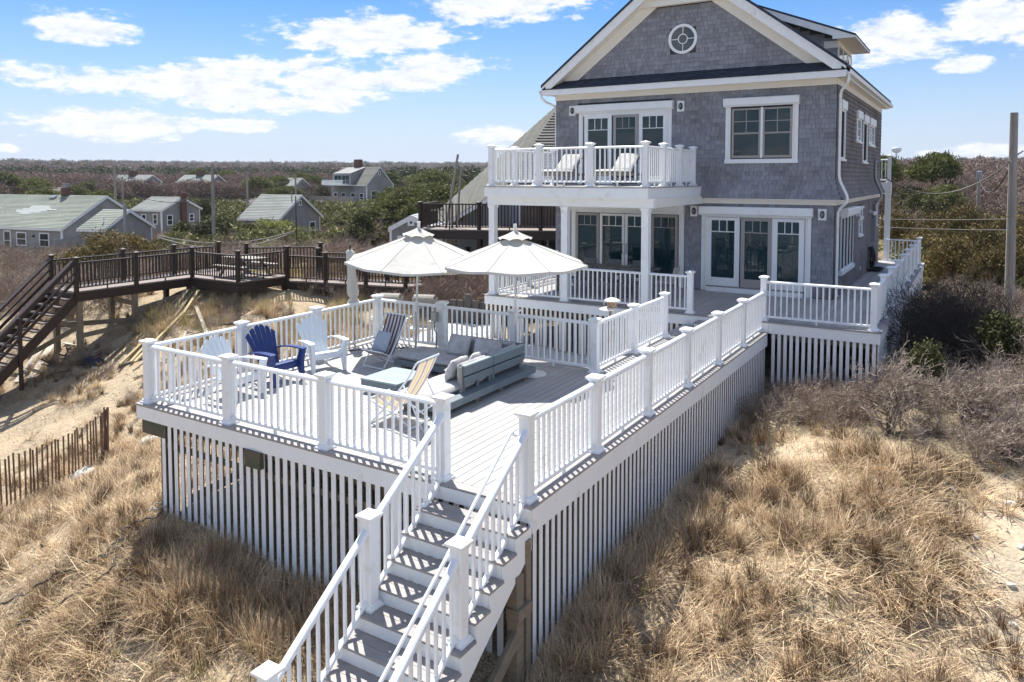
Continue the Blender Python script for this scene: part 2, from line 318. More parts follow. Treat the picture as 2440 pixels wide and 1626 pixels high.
# ---------------------------------------------------------------- terrain
CP=[(-6.6,0,-1.65),(-5,.1,-1.72),(-3,0,-1.78),(0,-.1,-1.85),(.1,1.5,-1.66),(.1,3.4,-1.47),(.1,5.8,-1.5),(.1,8.6,-1.32),(.1,11,-1.45),(1.2,10.9,-1.2),(2.4,10.9,-1.15),
(-5,11,-1.0),(-8,11,-1.05),(-5,7,-1.2),(-8,8,-1.15),(-10,12,-1.15),(3,8,-.95),(3,5,-1.1),(2,2.5,-1.5),(3.5,2,-1.75),(5.5,3.5,-1.6),(6,7,-1.2),(8,10,-1.1),(3,12.5,-1.25),(4,20,-1.6),(3,26,-1.7),(8,25,-1.8),(0,30,-2),
(0,-3,-2.75),(-3,-2.5,-2.6),(-6,-2.5,-2.75),(3,-2,-2.75),(6,-1,-2.6),(-9,0,-2.3),(-12.5,.4,-3.2),(-13.6,3,-3.25),(-10,3,-2.35),(-7.5,3,-1.65),(-7.5,6,-1.3),(-11,8,-1.6),(-15,10,-1.55),(-16,5,-2.9),
(-21.4,6.6,-2.75),(-21.4,8.4,-1.85),(-21.4,11,-1.0),(-19,12,-.95),(-14,14,-1.15),(-26,6,-2.4),(-26,12,-1.1),(-32,15,-1.5),(-24,1,-5),(-16,-2,-4.9),(-9,-5,-4.3),(0,-7,-4.2),(6,-6,-4),(12,0,-3),(14,8,-1.6),(-35,5,-4),(-40,30,-2.2),(-20,30,-1.9),(15,30,-1.8)]
CP=np.array(CP,float)
BASE=-2.0
def _phi(d): return d**2*np.log(d+1e-6)
_n=len(CP)
def _fit():
    d=np.linalg.norm(CP[:,None,:2]-CP[None,:,:2],axis=2)
    A=np.zeros((_n+3,_n+3));A[:_n,:_n]=_phi(d)+np.eye(_n)*.4
    P=np.c_[np.ones(_n),CP[:,:2]];A[:_n,_n:]=P;A[_n:,:_n]=P.T
    return np.linalg.solve(A,np.r_[CP[:,2],0,0,0])
_w=_fit()
def sm(a,b,x):
    t=np.clip((x-a)/(b-a),0,1);return t*t*(3-2*t)
def height(x,y):
    x=np.asarray(x,float);y=np.asarray(y,float);sh=x.shape;x=x.ravel();y=y.ravel()
    out=np.zeros(len(x))
    for s in range(0,len(x),20000):
        X=x[s:s+20000];Y=y[s:s+20000]
        d=np.sqrt((X[:,None]-CP[None,:,0])**2+(Y[:,None]-CP[None,:,1])**2)
        out[s:s+20000]=_phi(d)@_w[:_n]+_w[_n]+_w[_n+1]*X+_w[_n+2]*Y
    cx,cy=-6,8
    r=np.hypot(x-cx,y-cy)
    near=out
    th=np.degrees(np.arctan2(-(x-4),(y+7)))  # deg left of +Y
    rr=np.hypot(x-4,y+7)
    base=-2.2-1.3*sm(15,50,th)*sm(30,60,rr)*(1-sm(110,220,rr))
    R=np.clip(rr,0,2600)
    hill=1.5*sm(140,420,R)+4*sm(350,900,R)+9*sm(800,1500,R)+14*sm(1400,2500,R)
    hill+=3.2*sm(45,190,rr)*(1-sm(5,28,th))*sm(-70,-30,th+0)  # right side rise
    base=base+hill*sm(-10,60,y+0.3*rr)
    sea=sm(-12,-45,y)
    k=sm(24,44,r)
    z=near*(1-k)+base*k
    z=z*(1-sea)+(-9.5)*sea
    z+= (0.10*np.sin(x*1.3+2*np.sin(y*.7))*np.sin(y*1.1+1.5*np.sin(x*.5))+.05*np.sin(x*3.1+y*1.7)*np.sin(y*2.9-x*1.2))*(1-sm(60,100,r))
    z+=(.5*np.sin(x*.05+1)*np.sin(y*.043)+.8*np.sin(x*.011+2)*np.sin(y*.013+.5)*sm(300,600,rr))*sm(40,90,r)*(1-sea)
    return z.reshape(sh)
def hz1(x, y): return float(height(np.array([x]), np.array([y]))[0])
def inpoly(x, y, poly):
    x = np.asarray(x); y = np.asarray(y); r = np.zeros(x.shape, bool); n = len(poly)
    for i in range(n):
        x1, y1 = poly[i]; x2, y2 = poly[(i+1) % n]
        c = ((y1 > y) != (y2 > y)) & (x < (x2-x1)*(y-y1)/((y2-y1) if y2 != y1 else 1e-9)+x1); r ^= c
    return r
def vnoise(x, y, s, seed=0):                     # smooth value noise
    r = np.random.default_rng(seed); g = r.random((64, 64)); X = x*s; Y = y*s; i = np.floor(X).astype(int); j = np.floor(Y).astype(int)
    u = X-i; v = Y-j; u = u*u*(3-2*u); v = v*v*(3-2*v)
    a = g[i % 64, j % 64]; b = g[(i+1) % 64, j % 64]; c = g[i % 64, (j+1) % 64]; d = g[(i+1) % 64, (j+1) % 64]
    return (a*(1-u)+b*u)*(1-v)+(c*(1-u)+d*u)*v
def cover(x, y):
    """how much straw grass (0..1) and how much scrub (0..1) grows at a point"""
    n = vnoise(x, y, .55, 3)*.6+vnoise(x, y, 1.7, 4)*.4
    g = np.zeros_like(x); s = np.zeros_like(x)
    left = (x < -.2) & (y < 5) & (x > -16); fence = (x-(-12.7))*(.93)-(y-.4)*(-.37)   # right of the picket fence
    g = np.where(left, .95*sm(-1.4, .6, fence)+.42, g)
    g = np.where((x < -7.2) & (x > -20) & (y >= 4) & (y < 9.3), .40+.45*sm(.5, .7, n), g)
    g = np.where((x < -7) & (x > -20) & (y >= 9.3) & (y < 17), .8, g)
    g = np.where((x < -16) & (y < 12) & (x > -40), .50, g)
    edge = x-4.12
    mound = (x > .1) & (y < 7.2)
    g = np.where(mound, .98*(1-sm(-.5, .3, edge+(n-.5)*.9))+.12, g)
    g = np.where((x > -.1) & (y >= 6.2) & (y < 9.8) & (x < 2.2), .30, g)
    s = np.where((x > 1.0) & (y > 6.6) & (x < 60), sm(6.6, 8.2, y+.35*(x-2.5)), s)
    s = np.where((y > 16) & (x <= 1), 1, s); s = np.where((x < -20) & (y > 12), 1, s); s = np.where((x < -26) & (y > 8), 1, s); s = np.where((np.hypot(x, y) > 40) & (y > 8), 1, s)
    return np.clip(g, 0, 1), np.clip(s, 0, 1)
def grid(name, xs, ys, drop=None):
    X, Y = np.meshgrid(xs, ys); Z = height(X, Y); nx, ny = len(xs), len(ys)
    v = np.stack([X.ravel(), Y.ravel(), Z.ravel()], 1); i = np.arange(nx*ny).reshape(ny, nx)
    f = np.stack([i[:-1,:-1].ravel(), i[:-1,1:].ravel(), i[1:,1:].ravel(), i[1:,:-1].ravel()], 1)
    return v, f
def axis(lo, hi, a, b, fine, g):                 # fine spacing between a and b, growing outwards
    c = list(np.arange(a, b, fine)); st = fine; x = a; out = []
    while x > lo: st *= g; x -= st; out.append(max(x, lo))
    c = out[::-1]+c; st = fine; x = c[-1]
    while x < hi: st *= g; x += st; c.append(min(x, hi))
    return np.array(c)
v, f = grid('ground', axis(-2600, 1300, -27, 9, .16, 1.055), axis(-60, 2900, -5, 16, .16, 1.055))
me = npmesh('ground', v, f, sandm, True)
g_, s_ = cover(v[:,0], v[:,1]); ca = me.color_attributes.new('cover', 'FLOAT_COLOR', 'POINT')
ca.data.foreach_set('color', np.stack([g_, s_, g_*0, g_*0+1], 1).astype(np.float32).ravel())
o = bpy.data.objects.new('ground', me); link(o, kind='structure')
seam = M('sea_water', (.01,.045,.055), .12, .2, .3, bump=.5, bscale=.7, dist=.3)
o = MB().box(-3000, 3000, -3000, -33, -12, -8.4).build('sea', seam, kind='structure')
# ---------------------------------------------------------------- railings
def frus(mb, c, secs):                           # stack of square sections (half size, z)
    vs = []; fs = []
    for h, z in secs: vs += [(c[0]-h, c[1]-h, c[2]+z), (c[0]+h, c[1]-h, c[2]+z), (c[0]+h, c[1]+h, c[2]+z), (c[0]-h, c[1]+h, c[2]+z)]
    for i in range(len(secs)-1): fs += [(i*4+j, i*4+(j+1) % 4, i*4+4+(j+1) % 4, i*4+4+j) for j in range(4)]
    n = len(secs)*4; fs += [(3,2,1,0), (n-4,n-3,n-2,n-1)]
    return mb.add(vs, fs)
PM = {}
def post(par, x, y, z, H=1.02, hw=.066, base=True, name='post', mat=None, capk=1.0, ext=0):
    mat = mat or white; k = (round(H, 3), hw, mat.name, ext)
    if k not in PM:
        c = .008; b = H-.055
        pts = [(-hw+c,-hw),(hw-c,-hw),(hw,-hw+c),(hw,hw-c),(hw-c,hw),(-hw+c,hw),(-hw,hw-c),(-hw,-hw+c)]
        body = MB(); body.add([(a, d, q) for q in (-ext, b) for a, d in pts], [tuple(range(8))[::-1], tuple(range(8, 16))]+[(i, (i+1) % 8, 8+(i+1) % 8, 8+i) for i in range(8)])
        cap = frus(MB(), (0,0,0), [(hw+.004,-.035),(hw+.012,-.02),(hw+.034,-.004),(hw+.036,.004),(hw+.036,.020),(hw+.024,.030),(.004,.055)])
        bs = frus(MB(), (0,0,0), [(hw+.036,0),(hw+.036,.022),(hw+.020,.034),(hw+.018,.05),(hw+.004,.062)])
        PM[k] = (body.mesh('post', mat=mat), cap.mesh('post_cap', mat=mat), bs.mesh('post_base', mat=mat), b)
    a, cp, bs, b = PM[k]; o = inst(name, a, par, (x, y, z)); inst('post_cap', cp, o, (x, y, z+b))
    if base: inst('post_base', bs, o, (x, y, z+.0005))
    return o
RT = [(-.045,-.030),(.045,-.030),(.047,-.008),(.036,.012),(.018,.024),(-.018,.024),(-.036,.012),(-.047,-.008)]
RB = [(-.026,-.022),(.026,-.022),(.026,.014),(.014,.024),(-.014,.024),(-.026,.014)]
BM = {}
def baluster_mesh(h, w, mat, cant=0):
    k = (round(h, 3), w, mat.name)
    if k not in BM:
        c = w*.16; q = w/2; pts = [(-q+c,-q),(q-c,-q),(q,-q+c),(q,q-c),(q-c,q),(-q+c,q),(-q,q-c),(-q,-q+c)]
        BM[k] = MB().add([(a, d, z) for z in (0, h) for a, d in pts], [(i, (i+1) % 8, 8+(i+1) % 8, 8+i) for i in range(8)]).mesh('baluster', mat=mat)
    return BM[k]
def rail(par, a, b, z0, z1=None, top=.90, low=.095, sp=.128, hw=.066, mat=None, bw=.034, foot=True, RTp=RT, RBp=RB):
    """one railing panel between post centres a and b (x, y); z0, z1 floor heights at each end"""
    mat = mat or white; z1 = z0 if z1 is None else z1
    A = Vector((a[0], a[1], z0)); B = Vector((b[0], b[1], z1)); hv = Vector((B.x-A.x, B.y-A.y, 0)); Ln = hv.length; u = hv/Ln; sl = (B.z-A.z)/Ln
    P = lambda s, h: Vector((A.x+u.x*s, A.y+u.y*s, A.z+sl*s+h))
    MB().prism(RTp, P(hw, top), P(Ln-hw, top)).build('top_rail', mat, par, fix=False)
    MB().prism(RBp, P(hw, low), P(Ln-hw, low)).build('bottom_rail', mat, par, fix=False)
    n = max(1, round((Ln-2*hw)/sp)); st = (Ln-2*hw)/n; me = baluster_mesh(top-low-.05, bw, mat)
    ang = math.atan2(u.y, u.x)
    for i in range(n):
        inst('baluster', me, par, P(hw+st*(i+.5), low+.022), (0, 0, ang))
    if foot:
        c = P(Ln/2, 0); piece('rail_foot', mat, par, c.x-.017, c.x+.017, c.y-.017, c.y+.017, c.z, c.z+low-.022)
blocksheet = M('dark_light_block', (.035,.03,.027), .9, .1)  # for the added sheets that keep light out of the board gaps
# ---------------------------------------------------------------- the lower sun deck
DW = 7.226; YB = 5.50; A_ = .148
deck = thing('sun_deck', 'lower grey sun deck with white railing and furniture, standing over the dune grass', 'deck', (-3.6, 2.8, 0))
# boards run towards the house; edge boards frame them
bw = .1375; x = -DW+.155; k = 0
while x < -.155:
    x1 = min(x+bw-.010, -.152); yend = 10.79 if x > -2.0 else YB+.13
    if x < -1.30 or x > -.25: y0 = .155
    else: y0 = .02
    piece('deck_board', deckm, deck, x, x1, .15, yend, -.028, 0); x += bw; k += 1
piece('light_block_sheet', blocksheet, deck, -DW+.1, -.06, .06, YB+.16, -.075, -.045); piece('light_block_sheet', blocksheet, deck, -1.95, -.06, YB+.163, 10.75, -.075, -.045)  # added dark sheets, block light so gaps and underside go dark
piece('edge_board', deckd, deck, -DW, 0, -.002, .144, -.030, 0)
piece('edge_board', deckd, deck, -.146, 0, .150, 10.79, -.030, 0.0005)
piece('edge_board', deckd, deck, -DW, -DW+.148, .150, YB+.15, -.030, 0.0005)
piece('edge_board', deckd, deck, -DW+.155, -2.02, YB+.136, YB+.27, -.030, 0.0005)
# groove strip along the right edge
piece('fascia_board', white, deck, -DW+.012, -1.33, .006, .030, -.235, -.032)
piece('fascia_board', white, deck, -.045, -.014, .006, .030, -.235, -.032)
piece('fascia_board', white, deck, -.036, -.012, .034, 5.3, -.305, -.032)
piece('fascia_board', white, deck, -.036, -.012, 5.304, 10.78, -.305, -.032)
piece('fascia_board', white, deck, -DW+.012, -DW+.036, .034, YB+.2, -.235, -.032)
piece('fascia_board', white, deck, -DW+.05, -2.02, YB+.20, YB+.224, -.235, -.032)
piece('fascia_board', white, deck, -2.03, -2.006, YB+.23, 10.78, -.235, -.032)
# lattice slats
x = -6.62; i = 0
while x < -.06:
    g = hz1(x, .06); slat(white, deck, x, x+.084, .040, .060, round(g-.12, 1), -.045, 'front'); x += .150; i += 1
y = .10
while y < 10.7:
    g = hz1(-.05, y); slat(white, deck, -.060, -.042, y, y+.080, round(g-.15, 1), -.12, 'side'); y += .142
# framing seen between the slats
for y0 in (.35, 2.6, 5.2): piece('joist_beam', timber, deck, -6.9, -.2, y0, y0+.08, -.36, -.12)
piece('ledger_board', timber, deck, -7.0, -.12, .075, .115, -.335, -.24)
piece('ledger_board', timber, deck, -6.6, -.12, .068, .10, -.62, -.53)
for xx in (-6.75, -4.45, -2.2, -.15):
    for yy in (.22, 2.7, 5.2):
        piece('deck_pile', timber, deck, xx-.07, xx+.07, yy-.07, yy+.07, hz1(xx, yy)-.3, -.12)
piece('beam_end', beamend, deck, -7.12, -6.52, .038, 5.2, -.46, -.236)
piece('beam_end', beamend, deck, -4.62, -4.30, -.03, 5.2, -.47, -.236)
MB().beam((-6.4,.35,-1.5), (-4.6,.35,-.5), .05, .13).build('brace', timber, deck)
MB().beam((-2.6,.35,-1.6), (-4.3,.35,-.5), .05, .13).build('brace', timber, deck)
piece('deck_pile', timber, deck, .0-.115, .02, -.05-.09, -.05+.005, -2.3, -.31)
# piles under the walkway
for yy in (7.4, 9.4):
    for xx in (-1.85, -.3): piece('deck_pile', timber, deck, xx-.06, xx+.06, yy-.06, yy+.06, hz1(xx, yy)-.3, -.05)
lx = -DW+A_; rx = -A_
F = [(lx, A_), (-5.15, A_), (-3.218, A_), (-1.292, A_)]
Rr = [(rx, A_), (rx, 1.90), (rx, 3.70), (rx, 5.50), (rx, 7.31), (rx, 9.10), (rx, 10.95)]
Ll = [(lx, A_), (lx, 1.93), (lx, 3.71), (lx, YB)]
Bk = [(lx, YB), (-5.325, YB), (-3.590, YB), (-1.858, YB), (-1.858, 7.31), (-1.858, 9.09)]
for p in F: post(deck, *p, 0)
for p in Rr[:-1]: post(deck, *p, 0)
for p in Ll[1:]: post(deck, *p, 0)
for p in Bk[1:]: post(deck, *p, 0)
for q in (F, Rr, Ll, Bk):
    for a, b in zip(q[:-1], q[1:]): rail(deck, a, b, 0)
# ---------------------------------------------------------------- front staircase
st = thing('staircase', 'white staircase with grey treads leading down from the front corner of the sun deck', 'stairs', (-.7, -1.6, -2.4))
NS = 16; RISE = .18; RUN = .25
for n in range(1, NS+1):
    yn = -.09-RUN*n; zt = -RISE*n
    piece('tread', deckd, st, -1.335, .008, yn, yn+.132, zt-.026, zt)
    piece('tread', deckd, st, -1.335, .008, yn+.138, yn+RUN+.025, zt-.026, zt-.0006)
for n in range(0, NS+1):
    yn = -.09-RUN*n+.030 if n else -.006
    piece('riser', white, st, -1.33, -.030, yn, yn+.018, -RISE*(n+1)+.001, -RISE*n-.028)
for sx in (-1.355, -.026):                      # cut stringers: saw-tooth top under the treads
    t = [(-.006, -.03)]
    for n in range(0, NS):
        ya = -.09-RUN*n+.03 if n else -.006; t += [(ya, -RISE*(n+1)-.028)]; yb = -.09-RUN*(n+1)+.03; t += [(yb, -RISE*(n+1)-.028)]
    e = t[-1]; t += [(e[0], e[1]-.22), (-.006, -.46)]
    vs = [(sx, a, b) for a, b in t]; b = MB()
    n = len(t)
    # triangulable strip: quads between the tooth profile and the straight lower edge
    lowf = lambda yy: -.46+(yy+.006)*((e[1]-.22+.46)/(e[0]+.006))
    for i in range(0, n-3):
        (ya, za), (yb, zb) = t[i], t[i+1]
        if abs(ya-yb) < 1e-6: continue
        b.box(sx, sx+.028, yb, ya, 0, 0); k = len(b.v)-8
        b.v[k:k+8] = [(sx,yb,lowf(yb)),(sx+.028,yb,lowf(yb)),(sx+.028,ya,lowf(ya)),(sx,ya,lowf(ya)),(sx,yb,zb),(sx+.028,yb,zb),(sx+.028,ya,za),(sx,ya,za)]
    b.build('stringer', white, st)
SLP = -RISE/RUN
def zst(y): return -RISE*math.floor((-y-.09)/RUN+1) if y < -.09 else 0
SP = []
for px in (-1.262, -.125):
    ys = [A_, -1.165, -2.50, -3.8]
    for y in ys[1:]: post(st, px, y, zst(y-.06), 1.02, ext=.0)
    for a, b in zip(ys[:-1], ys[1:]):
        za = .02 if a == A_ else -.09-RISE*(-a)/RUN+.07+.02; zb = -.09-RISE*(-b)/RUN+.07+.02
        rail(st, (px, a), (px, b), za-.07, zb-.09, top=.88, low=.135, foot=False, sp=.122)
hr = MB(); hr.tube([(-.255, .06, .80), (-.255, -.02, .77), (-.255, -1.2, -.10), (-.255, -2.6, -1.10), (-.255, -3.8, -1.96)], .019, 8); hr.smooth = True
hr.build('handrail', white, st)
for y, z in ((.02, .78), (-1.165, -.08), (-2.43, -.99)): piece('handrail_bracket', white, st, -.25, -.19, y-.012, y+.012, z-.04, z-.01)
# timber frame under the stair
piece('stair_post', timber, st, -.10, .02, -.34, -.20, -2.5, -.62)
MB().beam((.0,-.30,-1.25), (.0,-1.5,-1.95), .05, .16).build('brace', timber, st)
MB().beam((-.02,-.36,-1.02), (-.02,-.10,-1.02), .16, .12).build('cross_block', timber, st)
MB().beam((-.9,-1.2,-1.9), (.1,-.5,-2.0), .1, .12).build('brace', timber, st)
# ---------------------------------------------------------------- upper deck around the house
H1 = .245; D1 = 10.81; XL1 = -7.822; XR1 = 2.316; YE = 26.3
po = thing('porch_deck', 'raised grey deck wrapping the shingled house, white railing and slatted skirt', 'deck', (-2.7, 12.9, H1))
piece('light_block_sheet', blocksheet, po, XL1+.1, .68, D1+.06, 14.88, H1-.09, H1-.05); piece('light_block_sheet', blocksheet, po, .76, XR1-.06, D1+.06, YE, H1-.09, H1-.05)  # the same added light-blocking sheets below the porch boards
x = XL1+.16
while x < XR1-.15:
    x1 = min(x+.1315, XR1-.152); piece('deck_board', deckm, po, x, x1, D1+.15, (YE if x > .70 else 14.90), H1-.028, H1); x += .1375
piece('edge_board', deckd, po, XL1-.02, XR1+.02, D1-.02, D1+.144, H1-.030, H1+.0004)
piece('edge_board', deckd, po, XR1-.146, XR1+.02, D1+.15, YE, H1-.030, H1+.0004)
piece('edge_board', deckd, po, XL1-.02, XL1+.148, D1+.15, 14.88, H1-.030, H1+.0004)
piece('fascia_board', white, po, XL1, -1.9, D1, D1+.022, -.02, H1-.032)
piece('fascia_board', white, po, -1.896, .0, D1, D1+.022, -.02, H1-.032)
piece('fascia_board', white, po, .004, XR1, D1, D1+.022, -.02, H1-.032)
piece('fascia_board', white, po, XR1-.022, XR1, D1+.024, 18.6, -.02, H1-.032)
piece('fascia_board', white, po, XR1-.022, XR1, 18.603, YE, -.02, H1-.032)
piece('fascia_board', white, po, XL1, XL1+.022, D1+.024, 14.9, -.02, H1-.032)
x = XL1+.02
while x < -2.1: slat(cream, po, x, x+.075, D1+.03, D1+.05, round(hz1(x, D1)-.1, 1), .05, 'front'); x += .147
x = .07
while x < XR1-.05: slat(white, po, x, x+.072, D1+.03, D1+.05, round(hz1(x, D1)-.2, 1), .05, 'front'); x += .131
y = D1+.06
while y < YE-.1: piece('lattice_slat', white, po, XR1-.05, XR1-.03, y, y+.118, -1.6, .05); y += .133
x = -1.95
while x < -.1: piece('lattice_slat', cream, po, x, x+.075, D1+.03, D1+.05, -.2, .0); x += .147
for xx in (-7.6, -5.3, -3.0, .3, 2.2): piece('deck_pile', timber, po, xx-.07, xx+.07, D1+.12, D1+.26, -1.9, 0)
piece('joist_beam', timber, po, XL1+.1, -2, D1+.10, D1+.14, -.16, -.03); piece('joist_beam', timber, po, .03, XR1-.06, D1+.10, D1+.14, -.16, -.03)
piece('step_riser', white, po, -1.62, -.35, 10.44, 10.79, .0008, .100); piece('step_tread', deckd, po, -1.64, -.33, 10.41, 10.79, .102, .130)
yP = D1+A_
COLX = (-7.62, -5.32, -3.05)
Hp = 1.05
post(po, -1.90, yP, H1, Hp); post(po, rx, yP, H1, Hp); post(po, XR1-A_, yP, H1, Hp)
rail(po, (COLX[0]+.03, yP), (COLX[1], yP), H1, hw=.09); rail(po, (COLX[1], yP), (COLX[2], yP), H1, hw=.095); rail(po, (COLX[2]+.03, yP), (-1.90, yP), H1)
rail(po, (rx, yP), (XR1-A_, yP), H1)
post(po, COLX[0], 12.95, H1, Hp); rail(po, (COLX[0], yP+.03), (COLX[0], 12.95), H1); rail(po, (COLX[0], 12.95), (COLX[0], 14.86), H1)
yy = yP
for i in range(8):
    y2 = yP+1.83*(i+1); post(po, XR1-A_, y2, H1, Hp); rail(po, (XR1-A_, yy), (XR1-A_, y2), H1, sp=.125); yy = y2
rail(po, (.95, yy), (XR1-A_, yy), H1)
# ---------------------------------------------------------------- balcony on its columns
ba = thing('balcony', 'white balcony on three square columns over the porch, with two loungers on it', 'balcony', (-5.3, 12.7, H1))
def column(par, x, y, z0, z1, h=.092, name='column'):
    b = MB(); frus(b, (x, y, 0), [(h, z0), (h, z1)]); o = b.build(name, white, par)
    frus(MB(), (x, y, z0+.0006), [(h+.03,0),(h+.03,.03),(h+.015,.045),(h+.012,.07),(h+.002,.085)]).build('column_base', white, o)
    frus(MB(), (x, y, z1-.1), [(h+.002,0),(h+.016,.03),(h+.016,.06),(h+.026,.075),(h+.026,.098)]).build('column_capital', white, o)
    return o
ZB = 3.315; BX0, BX1, BY0 = -7.69, -2.88, 10.62
for x in COLX: column(ba, x, yP, H1, 2.785)
piece('beam', white, ba, -7.74, -2.82, 10.85, 11.07, 2.787, 3.02)
piece('side_beam', cream, ba, -7.735, -7.55, 11.073, 14.88, 2.79, 3.018); piece('side_beam', cream, ba, -3.02, -2.825, 11.073, 14.88, 2.79, 3.018)
piece('fascia_board', white, ba, BX0, BX1, BY0, BY0+.025, 3.02, ZB-.034); piece('fascia_board', white, ba, BX1-.025, BX1, BY0+.028, 14.89, 3.02, ZB-.034); piece('fascia_board', white, ba, BX0, BX0+.025, BY0+.028, 14.89, 3.02, ZB-.034)
piece('soffit', cream, ba, BX0+.03, BX1-.03, BY0+.03, 14.88, 3.022, 3.05)
y = BY0-.02
while y < 14.8: piece('deck_board', deckm, ba, BX0-.02, BX1+.02, y, y+.134, ZB-.03, ZB); y += .140
fx = (-7.55, -6.03, -4.51, -3.0); ys = (10.76, 12.0, 13.25, 14.42); HB = 1.145
for x in fx: post(ba, x, ys[0], ZB, HB)
for y in ys[1:]: post(ba, fx[3], y, ZB, HB); post(ba, fx[0], y, ZB, HB)
for a, b in zip(fx[:-1], fx[1:]): rail(ba, (a, ys[0]), (b, ys[0]), ZB, top=1.0, low=.12, sp=.135)
for a, b in zip(ys[:-1], ys[1:]):
    for x in (fx[3], fx[0]): rail(ba, (x, a), (x, b), ZB, top=1.0, low=.12, sp=.135)
# ---------------------------------------------------------------- the shingled house
HX0, HX1, HY0, HY1 = -7.74, .742, 14.91, 25.66; XC = (HX0+HX1)/2; ZF0, ZF1 = 6.03, 6.20
RS = .762; EZ = 6.42; EX = HX1+.27             # roof slope, eave height and outer x
def roofz(x): return EZ+.02+RS*(EX-XC-abs(x-XC))
ho = thing('shingled_house', 'large grey shingled house with white trim, balcony and round gable window', 'house', (XC, 20, H1))
b = MB(); b.box(HX0+.03, HX1-.03, HY0+.03, HY1, H1-1.5, 6.4)
zr = roofz(XC)-.25
b.add([(x, y, z) for y in (HY0+.03, HY1) for x, z in ((HX0+.03, 6.4), (HX1-.03, 6.4), (XC, zr))], [(0,1,2), (5,4,3), (0,2,5,3), (1,4,5,2)])
b.build('wall', wallbase, ho)
FN = lambda u, n, z: (u, HY0-n, z)             # front wall: u = x, n = outwards, z
SD = lambda u, n, z: (HX1+n, u, z)             # right side wall: u = y
def flare(z):
    if z >= 3.6 or z < 2.93: return 0
    t = (3.6-z)/.67; return .24*t*t
def nbox(fn, u0, u1, n0, n1, z0, z1):
    a = fn(u0, n0, z0); c = fn(u1, n1, z1); return (min(a[0],c[0]), max(a[0],c[0]), min(a[1],c[1]), max(a[1],c[1]), z0, z1)
def wp(name, mat, par, fn, *a): return piece(name, mat, par, *nbox(fn, *a))
SHM = {}
def shingle_mesh(w, h, tilt, mat):
    k = (round(w, 3), round(h, 3), round(tilt, 3), mat.name)
    if k not in SHM:
        w = k[0]-.006; SHM[k] = MB().add([(-w/2,0,0),(w/2,0,0),(w/2,tilt,h),(-w/2,tilt,h),(-w/2,.024,0),(w/2,.024,0)], [(0,1,2,3),(0,4,5,1),(0,3,4),(1,5,2)]).mesh('shingle', mat=mat)
    return SHM[k]
def rows(z0, z1, urange, holes, seed, step=.127, wmin=.10, wmax=.19, ragged=.004):
    r = random.Random(seed); out = []; n = round((z1-z0)/step); step = (z1-z0)/n
    for i in range(n):
        z = z0+i*step; h = step+.02; rg = urange(z+step/2)
        if rg is None: continue
        segs = [rg]
        for h0, h1, g0, g1 in holes:
            if g0 < z+step*.6 and z+step*.4 < g1:
                segs = [q for a, b in segs for q in (((a, min(b, h0)), (max(a, h1), b)) if h0 < b and h1 > a else ((a, b),)) if q[1]-q[0] > .02]
        for u, ue in segs:
            while u < ue-.015:
                w = round(r.uniform(wmin, wmax), 2)
                if ue-u-w < .05: w = ue-u
                out.append((u+w/2, w, z+r.uniform(-ragged, ragged), min(h, z1-z+.001))); u += w
    return out
fhol = [(-6.95,-3.84,3.3,5.85), (-2.23,-.21,3.94,5.79), (-7.15,-3.39,H1,2.72), (-2.89,.18,H1,2.72)]
front = rows(H1+.02, 2.80, lambda z: (HX0, HX1), fhol, 1)
upper = rows(2.96, 6.03, lambda z: (HX0-flare(z), HX1+flare(z)), fhol, 2)
gab = rows(6.66, 8.60, lambda z: (XC-(3.58-(z-6.62)/.77), XC+(3.58-(z-6.62)/.77)) if z < 9 else None, [(-3.9,-3.12,7.25,7.99)], 3)
allf = front+upper+gab
depth = sorted(range(len(allf)), key=lambda i: (allf[i][0]-CAM.x)**2+(allf[i][2]-CAM.z)**2)
vis = [i for i in depth if not (allf[i][0] < -2.9 and 3.0 < allf[i][2] < 4.4) and not (allf[i][2] < 2.8 and allf[i][0] < -3.2)]
single = set(vis[:300])
rest = MB(); so_ = MB()
for i, (c, w, z, h) in enumerate(allf):
    off = .026+flare(z+.03); offt = .005+flare(z+h)
    if i in single:
        inst('shingle', shingle_mesh(w, h, off-offt+.0, shingm), ho, (c, HY0-off, z))
    else:
        w2 = w/2-.003
        rest.add([(c-w2, HY0-off, z), (c+w2, HY0-off, z), (c+w2, HY0-offt, z+h), (c-w2, HY0-offt, z+h), (c-w2, HY0-off+.02, z), (c+w2, HY0-off+.02, z)], [(0,1,2,3),(0,4,5,1),(0,3,4),(1,5,2)])
rest.build('front_shingles', shingm, ho, kind='stuff', fix=False)
shol = [(15.28,16.28,4.0,5.66), (18.58,19.66,4.6,5.62), (20.1,21.28,4.0,5.6), (21.66,23.34,4.6,5.6), (15.7,18.3,.85,2.66), (19.6,20.5,1.6,2.62), (23.7,24.8,1.7,2.62)]
b = MB()
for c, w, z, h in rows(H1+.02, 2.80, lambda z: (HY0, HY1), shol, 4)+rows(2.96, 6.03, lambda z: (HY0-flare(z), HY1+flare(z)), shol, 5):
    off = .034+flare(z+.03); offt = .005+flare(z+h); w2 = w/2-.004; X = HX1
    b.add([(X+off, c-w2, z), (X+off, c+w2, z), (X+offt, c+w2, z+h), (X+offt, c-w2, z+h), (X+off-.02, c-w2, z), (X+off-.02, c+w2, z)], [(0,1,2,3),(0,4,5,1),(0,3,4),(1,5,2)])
b.build('side_shingles', shings, ho, kind='stuff', fix=False)
